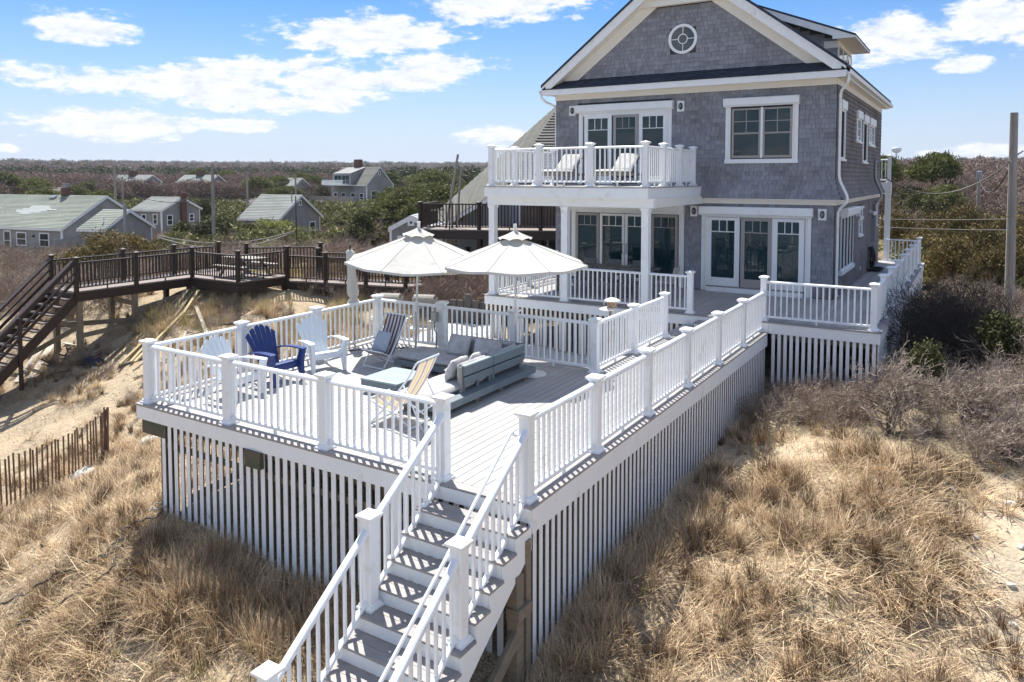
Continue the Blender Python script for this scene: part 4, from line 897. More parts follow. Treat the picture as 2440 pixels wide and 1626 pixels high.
# ---------------------------------------------------------------- folding striped deckchairs (front towards -y)
def deckchair(label, fab):
    t = thing('folding_deckchair', label, 'deckchair', group='folding striped deckchairs')
    w = .27
    for s in (-1, 1):
        b = MB().tube([(s*w, -.32, .012), (s*w, .0, .34), (s*w, .30, .70), (s*w*1.02, .46, .95), (s*w*1.02, .50, .985)], .014, 6); b.smooth = True; b.build('back_bar', whitep, t)
        b = MB().tube([(s*(w-.03), -.36, .345), (s*(w-.03), .0, .20), (s*(w-.03), .36, .012)], .013, 6); b.smooth = True; b.build('seat_bar', whitep, t)
        b = MB().tube([(s*(w+.02), .26, .63), (s*(w+.02), .58, .012)], .012, 6); b.smooth = True; b.build('prop_bar', whitep, t)
    for y, z, ww in ((-.32,.014,w),(-.37,.35,w),(.485,.975,w),(.36,.014,w-.03),(.58,.014,w+.02),(.46,.25,w)): MB().tube([(-ww, y, z), (ww, y, z)], .013, 6).build('cross_bar', whitep, t)
    prof = [(-.375,.352),(-.30,.30),(-.18,.235),(-.04,.215),(.08,.27),(.20,.42),(.31,.60),(.40,.78),(.475,.955),(.49,.985)]
    b = MB(); b.smooth = True; n = 12; vs = []
    for k, (y, z) in enumerate(prof):
        for i in range(n+1): u = -1+2*i/n; vs.append((u*(w-.022), y+.012*math.sin(k), z-.010*(1-u*u)))
    b.add(vs, [(k*(n+1)+i, k*(n+1)+i+1, (k+1)*(n+1)+i+1, (k+1)*(n+1)+i) for k in range(len(prof)-1) for i in range(n)])
    b.build('sling', fab, t, fix=False)
    return t
d1 = deckchair('deckchair with plum and white stripes holding a pale blue pillow, beside the rear railing', stripep); d1.location = (-5.50, 3.86, .001); d1.rotation_euler = (0, 0, R(-4)); d1.scale = (1, .78, .95)
d2 = deckchair('deckchair with yellow and beige stripes seen from behind near the stair post', stripey); d2.location = (-3.09, 1.50, .001); d2.rotation_euler = (0, 0, R(-84))
place(pillow_mb(.36, .40, .13, 31), TR((-5.49, 3.90, .43), R(62), 0, R(-4))).build('pillow', pillf, None, 'pale blue pillow lying in the plum striped deckchair', 'pillow')
# ---------------------------------------------------------------- umbrellas
def umbrella(label, loc, rad, zr, za, tilt=(0, 0), seed=0):
    t = thing('market_umbrella', label, 'umbrella', group='open white umbrellas clamped to the rear railing'); r = random.Random(seed); n = 8; m = 6; kk = 9
    vs = []; fs = []; b = MB()
    for k in range(kk+1):
        q = k/kk
        for i in range(n*m):
            a = 2*PI*i/(n*m)+.2; f = (i % m)/m; seg = math.cos(PI/n)/math.cos((f-.5)*2*PI/n)     # straight edge between the ribs
            rr_ = rad*(.02+.98*q)*(seg*.99 if True else 1); sag = -.030*math.sin(PI*f)*q
            z = zr+(za-zr)*(1-q)**1.04+sag+.010*math.sin(3*a+5*q+seed)+.006*math.sin(14*q+a*9)*q
            
            vs.append((rr_*math.cos(a), rr_*math.sin(a), z))
    N = n*m; b.add(vs, [(k*N+i, k*N+(i+1) % N, (k+1)*N+(i+1) % N, (k+1)*N+i) for k in range(kk) for i in range(N)])
    for i in range(n): MB().tube([Vector(vs[k*N+i*m])+Vector((0,0,.004)) for k in range(kk+1)], .0055, 5).build('seam', canvasg, t)
    # hem
    hv = [(x*1.0, y*1.0, z-.045) for x, y, z in vs[-N:]]; base = kk*N; b.v += hv; b.f += [(base+i, base+(i+1) % N, base+N+(i+1) % N, base+N+i) for i in range(N)]
    can = b.build('canopy', canvas, t, fix=False)
    b = MB(); b.smooth = True; vs = []
    for k in range(5):
        q = k/4
        for i in range(N):
            a = 2*PI*i/N+.2; f = (i % m)/m; rr_ = .04+.27*q*(1+.05*math.sin(PI*f)); z = za+.105-.155*q+.035*math.sin(PI*f)*q*q
            vs.append((rr_*math.cos(a), rr_*math.sin(a), z))
    b.add(vs, [(k*N+i, k*N+(i+1) % N, (k+1)*N+(i+1) % N, (k+1)*N+i) for k in range(4) for i in range(N)]); b.build('vent_cap', canvas, can, fix=False)
    MB().tube([(0,0,za+.05),(0,0,za+.24)], .034, 12).build('finial', cream, t)
    for i in range(n):
        a = 2*PI*i/n+.2; e = vs and (rad*math.cos(a), rad*math.sin(a), zr-.01)
        MB().beam((.03*math.cos(a), .03*math.sin(a), za-.05), (rad*.97*math.cos(a), rad*.97*math.sin(a), zr-.03), .016, .02).build('rib', polem, t)
        MB().beam((.03*math.cos(a), .03*math.sin(a), zr-.12), (rad*.5*math.cos(a), rad*.5*math.sin(a), zr+(za-zr)*.46-.04), .012, .016).build('strut', polem, t)
    b = MB().tube([(0,0,.02),(0,0,za+.04)], .021, 12); b.smooth = True; b.build('pole', polem, t)
    MB().tube([(0,0,zr-.17),(0,0,zr-.08)], .038, 12).build('hub', cream, t)
    MB().tube([(0,0,.80),(0,0,1.0)], .042, 12).build('pole_clamp', cream, t); MB().beam((0,-.005,.86),(0,.25,.86),.02,.03).build('clamp_bar', metal, t)
    MB().tube([(.045,.0,.92),(.13,-.05,.90)], .008, 6).build('crank', metal, t)
    t.location = loc; t.rotation_euler = (*tilt, 0); return t
umbrella('open white umbrella behind the plum striped deckchair, left of the other umbrella', (-5.80, 5.22, 0), 1.52, 1.86, 2.42, (R(1), R(3)), 3)
u2 = umbrella('open white umbrella in front of the porch columns, right of the other umbrella', (-3.36, 5.2, 0), 1.42, 1.93, 2.44, (0, R(-.5)), 8)
b = MB()
for k in range(3):
    b.tube([(-3.30+.03*math.cos(a)*k*.5+.02*k, 5.13-.004*k, 1.62+.17*math.sin(a)*.7+.12) for a in [i*2*PI/10 for i in range(11)]], .006, 5)
b.tube([(-3.30,5.14,1.66),(-3.33,5.15,1.5),(-3.30,5.15,1.35)], .007, 5); b.build('rope', galv, None, 'loop of grey rope hanging on the pole of the right umbrella', 'rope')
b = MB().lathe([(.02,0),(.24,0),(.25,.015),(.24,.03),(.06,.04),(.03,.06)], (-2.74, 4.76, .001), 28); b.build('umbrella_base', polem, None, 'round white umbrella foot plate on the deck behind the sofa', 'umbrella stand')
# closed umbrella outside the left railing
cu = thing('closed_umbrella', 'folded off-white umbrella on a dark pole outside the left railing', 'umbrella', (-7.25, 5.05, -1.3))
b = MB(); b.smooth = True; n = 20; vs = []
pr = [(2.02,.035),(1.98,.075),(1.84,.088),(1.66,.080),(1.45,.085),(1.2,.105),(1.12,.112),(1.05,.10),(1.0,.065),(.94,.095),(.86,.13),(.80,.135)]
for k, (z, r_) in enumerate(pr):
    for i in range(n): a = 2*PI*i/n; q = r_*(1+.22*math.sin(5*a+z*1.5)); vs.append((-7.33+.09*(2.0-z)+q*math.cos(a), 4.93+q*math.sin(a), z))
b.add(vs, [(k*n+i, k*n+(i+1) % n, (k+1)*n+(i+1) % n, (k+1)*n+i) for k in range(len(pr)-1) for i in range(n)]); b.build('folded_canopy', canvasg, cu, fix=False)
b = MB().tube([(-7.18,4.93,-1.5),(-7.26,4.93,.85),(-7.335,4.93,2.12)], .02, 8); b.build('pole', blackp, cu)
# ---------------------------------------------------------------- small things on the deck
b = MB(); b.tube([(-7.0,4.1,.03),(-6.7,4.55,.02),(-6.5,4.9,.02),(-6.25,4.75,.02),(-6.1,5.1,.02),(-5.98,5.25,.03)], .012, 6); b.smooth = True; b.build('power_cable', rubber, None, 'black cable lying along the foot of the rear railing', 'cable')
eb = thing('outlet_box', 'grey weatherproof outlet box on the railing post behind the sofa', 'electrical box', (-5.40, 5.4, 0))
b = MB().box(-5.475, -5.345, 5.325, 5.40, .60, .80); b.build('box', greywood, eb); MB().box(-5.465, -5.355, 5.30, 5.323, .61, .79).build('cover', M('outlet_cover', (.48,.47,.44), .5), eb)
b = MB().tube([(-5.41,5.36,.60),(-5.42,5.36,.42),(-5.36,5.36,.36),(-5.38,5.36,.0)], .013, 6); b.build('conduit', galv, eb)
ln = thing('garden_lantern', 'off-white dome topped lantern with a wooden body behind the walkway railing', 'lantern', (-2.35, 7.35, -1.2))
MB().lathe([(.16,0),(.165,.015),(.14,.035),(.06,.065),(.02,.075)], (-2.42, 7.5, .98), 24).build('dome', cream, ln); MB().lathe([(.10,0),(.10,.12)], (-2.42, 7.5, .86), 16).build('body', M('tan_wood', (.34,.24,.16), .7), ln)
MB().lathe([(.15,0),(.16,.02),(.10,.05)], (-2.50, 7.42, .80), 20).build('lower_dome', cream, ln); MB().tube([(-2.44,7.46,-1.3),(-2.44,7.46,.84)], .03, 8).build('stake', timber, ln)
# balcony loungers (foot towards -y)
def lounger(label, x, y):
    t = thing('sun_lounger', label, 'sun lounger', (x, y, ZB), group='loungers on the balcony')
    z = ZB
    piece('frame', rattan, t, x-.32, x+.32, y, y+1.9, z+.28, z+.36)
    for a in (.08, 1.8):
        for s in (-.28, .28): piece('leg', rattan, t, x+s-.025, x+s+.025, y+a-.025, y+a+.025, z+.001, z+.28)
    place(cushion_mb(.62, 1.12, .09, 3), TR((x, y+.58, z+.361))).build('seat_cushion', canvas, t)
    place(cushion_mb(.62, .82, .09, 4), TR((x, y+1.10, z+.37), R(38), 0, 0) @ Matrix.Translation((0, .41, 0))).build('back_cushion', canvas, t)
    MB().beam((x, y+1.12, z+.34), (x, y+1.72, z+.82), .6, .03).build('back_frame', rattan, t)
    return t
lounger('white cushioned lounger on the left side of the balcony', -6.12, 11.25); lounger('white cushioned lounger on the right side of the balcony, its back partly in shade', -4.33, 11.25)
# dining furniture under the balcony
dt = thing('dining_table', 'long dark grey dining table under the balcony', 'table', (-5.0, 12.95, H1))
piece('table_top', darkf, dt, -6.5, -3.55, 12.5, 13.4, H1+.72, H1+.76)
for x in (-6.4, -3.65):
    for y in (12.58, 13.32): piece('leg', darkf, dt, x-.04, x+.04, y-.04, y+.04, H1+.001, H1+.72)
def dchair(label, x, y, rz, mat=darkf):
    t = thing('dining_chair', label, 'chair', group='dining chairs under the balcony')
    MB().box(-.23,.23,-.22,.22,.42,.46).build('seat', mat, t)
    MB().add([(a*.22, .20+d, z) for a in (-1, 1) for d, z in ((0,.50),(.08,.86),(.11,.86),(.03,.50))], [(0,1,2,3),(7,6,5,4),(0,4,5,1),(2,6,7,3),(1,5,6,2),(0,3,7,4)]).build('backrest', mat, t)
    for a in (-.2,.2):
        for d in (-.19,.19): MB().box(a-.018,a+.018,d-.018,d+.018,0,.42).build('leg', mat, t)
    t.location = (x, y, H1+.001); t.rotation_euler = (0,0,rz); return t
dch = dchair('dark dining chair standing along the dining table under the balcony', -6.0, 12.28, R(180))
for x in (-5.3, -4.6, -4.0): copy_tree(dch, (x, 12.28, H1+.001), R(180))
for x in (-6.0, -5.2, -4.4): copy_tree(dch, (x, 13.62, H1+.001), 0)
dchair('pale rattan chair at the right end of the dining table', -3.22, 12.95, R(-90), M('pale_rattan', (.46,.44,.40), .8))
# coiled hose by the side wall
hs = thing('garden_hose', 'coil of black hose hanging on the side wall above the deck', 'hose', (.95, 22.5, H1)); b = MB(); b.smooth = True
for k in range(9):
    rr_ = .30+.05*math.sin(k*2.1); b.tube([(.86+.045*(k % 3)+.03*math.sin(a*2+k), 22.4+rr_*.62*math.cos(a)+.06*math.sin(k), .78+rr_*1.05*math.sin(a)-.02*k*.5) for a in [i*2*PI/16 for i in range(17)]], .016, 6)
for k in range(5): rr_ = .26+.05*k; b.tube([(.95+rr_*.7*math.cos(a), 22.5+rr_*math.sin(a), H1+.02+.02*k) for a in [i*2*PI/16 for i in range(17)]], .018, 6)
b.build('coil', rubber, hs); piece('hose_hook', blackp, hs, .755, .88, 22.35, 22.45, .98, 1.10)
# ---------------------------------------------------------------- shell bed and retaining wall behind the sun deck
poly = [(-9.6,6.4),(-7.4,5.9),(-2.1,5.85),(-2.1,10.75),(-7.8,10.75),(-8.2,12.6),(-10.4,12.2)]
xs = np.arange(-10.6, -2.0, .12); ys = np.arange(5.6, 12.8, .12); X, Y = np.meshgrid(xs, ys); Z = height(X, Y)+.03+.02*vnoise(X, Y, 7, 5)
ins = inpoly(X+.25*(vnoise(X, Y, 2, 6)-.5), Y, poly); Z = np.where(ins, Z, Z-.25); i = np.arange(X.size).reshape(X.shape)
f = np.stack([i[:-1,:-1].ravel(), i[:-1,1:].ravel(), i[1:,1:].ravel(), i[1:,:-1].ravel()], 1); keep = ins.ravel()[f].any(1)
o = bpy.data.objects.new('shell_bed', npmesh('shell_bed', np.stack([X.ravel(), Y.ravel(), Z.ravel()], 1), f[keep], shell, True)); link(o, kind='structure')
r = np.random.default_rng(5); px = r.uniform(-10.5, -2.1, 9000); py = r.uniform(5.7, 12.6, 9000); k = inpoly(px, py, poly); px, py = px[k], py[k]; pz = height(px, py)+.045
s = r.uniform(.012, .035, len(px)); base = np.array([(1,0,0),(-.5,.8,.1),(-.5,-.8,0),(0,0,.6),(.1,.1,-.6)]); fc = np.array([(0,1,3),(1,2,3),(2,0,3),(1,0,4),(2,1,4),(0,2,4)])
th = r.uniform(0, 6.28, len(px)); c_, s_2 = np.cos(th), np.sin(th)
v = base[None]*s[:,None,None]; v = np.stack([v[...,0]*c_[:,None]-v[...,1]*s_2[:,None]+px[:,None], v[...,0]*s_2[:,None]+v[...,1]*c_[:,None]+py[:,None], v[...,2]+pz[:,None]], -1)
o = bpy.data.objects.new('white_shells', npmesh('white_shells', v.reshape(-1,3), (fc[None]+np.arange(len(px))[:,None,None]*5).reshape(-1,3), pebble)); link(o, kind='stuff'); o['label'] = 'white shells strewn behind the sun deck'; o['category'] = 'shells'
rw_ = thing('retaining_wall', 'dark grey retaining wall of upright planks beyond the white shell bed', 'wall', (-9, 11.5, -1.2))
x, y = -11.3, 10.7; k = 0
rwood = M('dark_weathered_plank', (.115,.105,.10), .85, .2, 6, bump=.4, rnd=.3)
while x < -7.95:
    g = hz1(x, y+1.2); top = -.30-.05*random.random() if k % 7 else -.12
    piece('plank', rwood, rw_, x, x+.225, y+1.2, y+1.26, round(g-.3, 1), round(top+.0, 2)); x += .235; y += .075; k += 1
# ---------------------------------------------------------------- weathered plank seats behind the rear railing
def logseat(label, x, y, rz):
    z = hz1(x, y); t = thing('plank_seat', label, 'seat', (x, y, z), group='rounded plank seats behind the sun deck')
    M4 = TR((x, y, 0), 0, 0, rz)
    n = 9
    for i in range(n):
        a0, a1 = R(10+i*(150/n)), R(10+(i+.92)*(150/n)); b = MB()
        b.slab([(-.24, -.17*math.cos(a0)+.1, .66+.20*math.sin(a0)), (.24, -.17*math.cos(a0)+.1, .66+.20*math.sin(a0)), (.24, -.17*math.cos(a1)+.1, .66+.20*math.sin(a1)), (-.24, -.17*math.cos(a1)+.1, .66+.20*math.sin(a1))], (0,0,.022))
        place(b, M4).build('plank', greywood, t)
    for s in (-1, 1): place(MB().box(s*.235-.02, s*.235+.02, -.05, .25, .30, .80), M4).build('side_panel', greywood, t)
    for q in range(4): place(MB().box(-.3,.3,-.5+q*.125,-.39+q*.125,.18,.205), M4).build('seat_slat', palewood, t)
    for s in (-1, 1):
        place(MB().box(s*.3-.025,s*.3+.025,-.5,.2,.36,.385), M4).build('arm', palewood, t)
        place(MB().box(s*.27-.03,s*.27+.03,-.46,-.38,z-.1,.36), M4).build('leg', palewood, t); place(MB().box(s*.27-.03,s*.27+.03,.14,.22,z-.1,.5), M4).build('leg', palewood, t)
    return t
logseat('weathered plank seat with a rounded top, left of the pair behind the rear railing', -7.45, 6.3, R(20)); logseat('weathered plank seat with a rounded top, right of the pair behind the rear railing', -6.65, 6.55, R(20))
# ---------------------------------------------------------------- the dark walkway of the neighbours
bwk = thing('dark_walkway', 'dark brown timber walkway with railings, crossing the dune to the neighbouring house', 'walkway', (-20, 10, -.24))
zd = -.24; xa, xb = -21.4, -22.95; BRT = [(-.05,-.025),(.05,-.025),(.05,.025),(-.05,.025)]
def strips(mb, x0, x1, y0, y1, z, along, w=.14):
    if along == 'x':
        y = y0
        while y < y1-.02: mb.box(x0, x1, y, min(y+w-.012, y1), z-.035, z); y += w
    else:
        x = x0
        while x < x1-.02: mb.box(x, min(x+w-.012, x1), y0, y1, z-.035, z); x += w
b = MB(); strips(b, xb, xa, 6.7, 13.3, zd, 'x'); strips(b, xa+.002, -18.65, 11.05, 13.3, zd, 'y'); b.build('deck_boards', browndeck, bwk, kind='stuff')
def bpost(x, y, z=zd, H=1.17, par=None, ext=0): return post(par or bwk, x, y, z, H, .062, False, mat=brownw, ext=ext)
def brail(a, b_, z0=zd, z1=None, par=None, sp=.135, top=.95): rail(par or bwk, a, b_, z0, z1, top=top, low=.12, sp=sp, mat=brownw, bw=.036, RTp=BRT, RBp=[(-.03,-.02),(.03,-.02),(.03,.02),(-.03,.02)])
runs = [[(xa,6.75),(xa,8.85),(xa,11.1)], [(xa,11.1),(-18.75,11.1)], [(-18.75,11.1),(-18.6,13.25)], [(xb,6.75),(xb,9.3),(xb,11.4),(-22.6,13.2)], [(-21.0,13.3),(-18.7,15.1)]]
seen = set()
for rn in runs:
    for p in rn:
        if p not in seen: bpost(*p, ext=.25); seen.add(p)
    for p, q in zip(rn[:-1], rn[1:]): brail(p, q)
for x0, x1, y0, y1 in ((xa-.01,xa+.05,6.7,11.03),(xb-.05,xb+.01,6.7,13.3)): piece('rim_joist', brownw, bwk, x0, x1, y0, y1, zd-.34, zd-.038)
piece('rim_joist', brownw, bwk, xa+.052, -18.66, 11.0, 11.05, zd-.34, zd-.037); piece('rim_joist', brownw, bwk, -18.655, -18.605, 11.0, 13.3, zd-.34, zd-.037); piece('rim_joist', brownw, bwk, xb, xa, 6.64, 6.695, zd-.34, zd-.038)
# lower stretch running on towards the neighbouring deck
z2 = -.42; pth = [(-18.6,13.25),(-16.9,13.6),(-15.2,13.95),(-13.6,14.3),(-12.9,15.9),(-12.1,17.6)]; off = [(-18.5,14.75),(-17.0,15.1),(-15.4,15.4),(-14.6,15.6),(-14.2,16.5),(-13.5,18.1)]
b = MB()
for p, q, p2, q2 in zip(pth[:-1], pth[1:], off[:-1], off[1:]):
    n = 12
    for i in range(n):
        l = lambda A, B, t: (A[0]+(B[0]-A[0])*t, A[1]+(B[1]-A[1])*t, z2-.035)
        b.slab([l(p,q,i/n), l(p,q,(i+.92)/n), l(p2,q2,(i+.92)/n), l(p2,q2,i/n)], (0,0,.035))
    MB().beam((p[0], p[1]-.03, z2-.19), (q[0], q[1]-.03, z2-.19), .05, .30).build('rim_joist', brownw, bwk)
b.build('deck_boards', browndeck, bwk, kind='stuff')
for p in pth[1:]+off: bpost(*p, z=z2, ext=.3)
for q in (pth, off):
    for a, c in zip(q[:-1], q[1:]): brail(a, c, z2)
for x, y in ((xa-.05,6.85),(xb+.05,6.85),(xa-.05,8.8),(xb+.05,8.8),(xa-.05,11),(xb+.05,11),(-18.8,11.2),(-16.9,13.7),(-15.2,14.1),(-13.7,14.6),(-18.7,13.2)):
    g = hz1(x, y); piece('pile', timber if y < 10 else brownw, bwk, x-.08, x+.08, y-.08, y+.08, round(g-.4, 1), zd-.3)
for p, q in (((xa-.1,6.8,-1.45),(xb+.1,6.9,-1.45)), ((xa-.1,6.85,-2.5),(xb-.9,6.0,-2.9)), ((xa-.0,6.7,-1.75),(xa+.1,9.2,-1.6)), ((xb,6.9,-1.55),(xa+.05,8.9,-1.5)), ((xa,8.85,-.95),(xb,8.85,-.9)), ((xa-.05,6.9,-1.4),(xb-1.0,5.2,-3.1)), ((xa,11,-.85),(xa,8.8,-1.15))):
    MB().beam(p, q, .05, .16).build('cross_board', timber, bwk)
# stair down the dune
sd = thing('dark_stair', 'dark brown open stair going down the dune at the left edge', 'stairs', (-22.1, 5, -2)); n = 20; run, rise = .245, .225
for i in range(1, n+1): y = 6.66-run*i; MB().box(xb+.06, xa-.06, y, y+run+.03, zd-rise*i-.04, zd-rise*i).build('tread', brownt, sd)
for x in (xa-.02, xb+.02): MB().beam((x, 6.72, zd-.25), (x, 6.72-run*n, zd-.25-rise*n), .05, .30).build('stringer', brownw, sd)
for x in (xa+.01, xb-.01):
    for h, w in ((.93, .13), (.60, .05), (.34, .09)): MB().beam((x, 6.70, zd+h+.03), (x, 6.7-run*n, zd+h-rise*n), .05, w).build('rail_board', brownw, sd)
    for j in (7, 13, 19): y = 6.66-run*j; zz = zd-rise*j; MB().beam((x+.03, y, zz-1.3), (x+.03, y, zz+.98), .10, .10, up=(0,1,0)).build('rail_post', brownw, sd)
MB().beam((xa-.10, 6.70, zd+1.02), (xa-.10, 6.7-run*n, zd+1.02-rise*n), .16, .04).build('cap_rail', brownt, sd); MB().beam((xb+.10, 6.70, zd+1.02), (xb+.10, 6.7-run*n, zd+1.02-rise*n), .16, .04).build('cap_rail', brownt, sd)
# picnic table on the platform
pt = thing('picnic_table', 'weathered grey picnic table on the dark walkway platform', 'picnic table', (-19.9, 12.3, zd))
for i in range(5): piece('table_board', greywood, pt, -20.8, -19.0, 11.95+i*.15, 12.09+i*.15, zd+.70, zd+.74)
for y in (11.5, 12.95): piece('bench_board', greywood, pt, -20.8, -19.0, y, y+.26, zd+.42, zd+.46)
for x in (-20.5, -19.3):
    MB().beam((x, 11.6, zd+.40), (x, 13.1, zd+.40), .05, .1).build('cross_support', greywood, pt)
    for s in (-1, 1): MB().beam((x, 12.33+s*.7, zd), (x, 12.33+s*.2, zd+.70), .05, .1).build('leg', greywood, pt)
# loose lumber on the sand
def plank(a, c, w, h, mat, lab, cat='plank', grp=None, name='loose_plank', dz=.05):
    A = Vector((a[0], a[1], (hz1(a[0], a[1])+dz) if len(a) < 3 else a[2])); B = Vector((c[0], c[1], (hz1(c[0], c[1])+dz) if len(c) < 3 else c[2]))
    return MB().beam(A, B, w, h).build(name, mat, None, lab, cat, grp)
gl = 'long yellowish boards piled on the sand below the dark walkway'
for i in range(9):
    o_ = i*.13; plank((-21.5+o_*1.1-.3*random.random(), 10.7+.12*(i % 3), -.82+.05*(i % 4)), (-20.2+o_*1.6, 6.95+.25*(i % 4), hz1(-20.2+o_*1.6, 6.95)+.12+.05*(i % 3)), .09, .06, yelwood if i % 3 else timber, 'long yellowish board in the pile running down the sand below the dark walkway', 'board', gl)
plank((-20.1, 10.3), (-17.6, 8.9), .12, .07, palewood, 'pale single pole lying right of the board pile on the sand', 'pole', dz=.10)
plank((-23.9, 6.9), (-22.4, 5.3), .2, .03, palewood, 'white painted board in the small stack under the dark stair, upper one', 'board'); plank((-23.7, 7.1), (-22.0, 5.5), .2, .03, palewood, 'white painted board in the small stack under the dark stair, lower one', 'board', dz=.02)
plank((-21.4, 7.3), (-20.2, 6.6), .16, .03, palewood, 'short pale board lying on the sand between the board pile and the stair piles', 'board'); plank((-18.9, 9.1), (-18.0, 8.9), .08, .05, timber, 'short dark stick lying on the sand slope beside the single pole', 'stick')
for i in range(14):
    x, y = random.uniform(-23.5,-17), random.uniform(6.2, 10.2); a = random.uniform(0, 3.1); l = random.uniform(.5, 1.5)
    plank((x, y), (x+l*math.cos(a), y+l*math.sin(a)), random.uniform(.06,.16), .03, random.choice((palewood, timber, greywood)), 'weathered board fragment scattered on the sand under the dark walkway', 'board', 'board fragments under the dark walkway', 'board_fragment')
o = MB(); 
for q in range(24): a = random.uniform(0, 6.28); x, y = -21.9+random.uniform(-.7,.9), 6.7+random.uniform(-.5,.6); o.beam((x, y, hz1(x,y)+.05), (x+.5*math.cos(a), y+.5*math.sin(a), hz1(x,y)+random.uniform(.05,.35)), .05, .03)
o.build('debris_heap', M('dark_debris', (.06,.05,.045), .9), None, 'heap of dark broken sticks below the walkway stairs', 'debris')
o = MB().box(-21.05,-20.75,6.95,7.1,hz1(-20.9,7)-.02,hz1(-20.9,7)+.10); o.build('loose_brick', brick, None, 'red brick lying on the sand under the dark walkway', 'brick')
# snow fence
sf_ = thing('picket_fence', 'wire bound picket snow fence standing in the dune at the left edge', 'fence', (-13, 1.5, -3.3)); n = 34; P0, P1 = Vector((-12.05, -.75)), Vector((-13.70, 3.0)); tops = []
for i in range(n):
    t = i/(n-1); x, y = P0.x+(P1.x-P0.x)*t+.03*math.sin(i*1.3), P0.y+(P1.y-P0.y)*t; g = hz1(x, y); h = 1.10+.03*math.sin(i*2.1)
    MB().beam((x, y, g-.15), (x+random.uniform(-.015,.015), y+random.uniform(-.02,.02), g+h), .035, .012, up=(1,0,0)).build('picket', fencew, sf_); tops.append((x, y, g))
for h in (.2, .5, .8): MB().tube([(x, y, g+h) for x, y, g in tops], .004, 4).build('wire', wire, sf_)
for i in range(9): x, y = -13.72+.05*math.cos(i), 3.07+.025*i; g = hz1(x, y); MB().beam((x, y, g-.1), (x+random.uniform(-.08,.08), y+random.uniform(-.06,.06), g+random.uniform(1.05,1.3)), .04, .014, up=(1,0,0)).build('picket', fencew, sf_)
# the half buried old fence seen beyond the shell bed
of = thing('old_picket_fence', 'low pale picket fence among the twigs beyond the shell bed', 'fence', (-13, 18, -1))
for i in range(26): x, y = -13.9+i*.09, 18.0+.03*math.sin(i*2); MB().box(x, x+.05, y, y+.02, -1.3, -.55+.05*math.sin(i*1.9)).build('picket', greywood, of)
# cables on the dune
def ground_cable(pts, rad, mat, lab, lift=.05, cat='cable'):
    P = []
    for a, c in zip(pts[:-1], pts[1:]):
        for k in range(5): t = k/5; x, y = a[0]+(c[0]-a[0])*t, a[1]+(c[1]-a[1])*t; P.append((x, y, hz1(x, y)+lift+.02*math.sin(len(P)*1.7)))
    b = MB().tube(P, rad, 6); b.smooth = True; return b.build('ground_cable', mat, None, lab, cat)
ground_cable([(-9.2,-2.7),(-7.63,-1.84),(-7.4,-1.62),(-7.29,-1.27),(-6.93,-1.01),(-6.54,-.87),(-6.40,-.75),(-6.55,-.62),(-6.72,-.72),(-6.60,-.95),(-6.46,-.86),(-6.7,-.62),(-6.82,-.5),(-6.76,-.29),(-6.53,-.13),(-6.68,.12)], .017, wire, 'black cable looping over the straw on the left dune', .13)
ground_cable([(-6.9,-1.95),(-6.6,-1.67),(-6.47,-1.41),(-6.2,-1.21),(-6.12,-1.04),(-6.4,-.9)], .016, wire, 'second black cable running down the dune, nearer the stairs', .13)
ground_cable([(-6.74,.16),(-6.78,.0),(-6.70,-.15),(-6.58,-.05),(-6.5,.05)], .012, wirel, 'pale cable hanging from the left corner of the deck skirt', .22)
# rocks
def rockm(x, y, w, d, h, lab, mat=rock, seed=0, name='rock', cat='rock', grp=None):
    import bmesh
    bm = bmesh.new(); bmesh.ops.create_icosphere(bm, subdivisions=2, radius=1); r = random.Random(seed); ph = [r.uniform(0, 6) for _ in range(6)]
    for v_ in bm.verts:
        k = 1+.16*math.sin(v_.co.x*3+ph[0])*math.sin(v_.co.y*3.3+ph[1])+.10*math.sin(v_.co.z*5+ph[2]+v_.co.x*4); v_.co *= k; v_.co = Vector((math.copysign(abs(v_.co.x)**.8, v_.co.x)*w/2, math.copysign(abs(v_.co.y)**.8, v_.co.y)*d/2, v_.co.z*h/2))
    me = bpy.data.meshes.new(name); bm.to_mesh(me); bm.free(); me.materials.append(mat); o = bpy.data.objects.new(name, me); link(o); o.location = (x, y, hz1(x, y)+h*.25); o.rotation_euler = (0, 0, r.uniform(0, 3)); return tag(o, lab, cat, grp)
rockm(-13.3, 4.1, .75, .35, .18, 'long pale slab of stone on the dune below the deck beam end', seed=1); rockm(-13.25, 2.4, .8, .4, .28, 'broad pale stone leaning against the foot of the picket fence', seed=2)
rockm(4.51, 5.94, .17, .12, .09, 'largest pale pebble on the bare sand at the right edge', seed=3, name='pebble', cat='pebble'); rockm(.83, 6.94, .20, .13, .10, 'pale stone on the sand beside the slatted skirt under the shrubs', seed=9)
for i, (x, y) in enumerate(((3.53,5.69),(3.78,5.89),(2.89,5.42),(4.35,3.54),(4.48,3.94),(2.81,5.44),(4.48,3.38),(4.1,4.6),(4.6,4.8),(4.2,2.9))): rockm(x, y, .10+.02*(i % 3), .08, .05, 'small pebble scattered on the sand by the right mound', seed=20+i, name='pebble', cat='pebble', grp='small pebbles on the right-hand sand')
rockm(-20.6, 6.8, .75, .5, .35, 'crumpled dark blue tarpaulin under the walkway', M('navy_tarp', (.010,.014,.03), .6, bump=.8, bscale=12), 44, 'tarpaulin', 'tarpaulin')
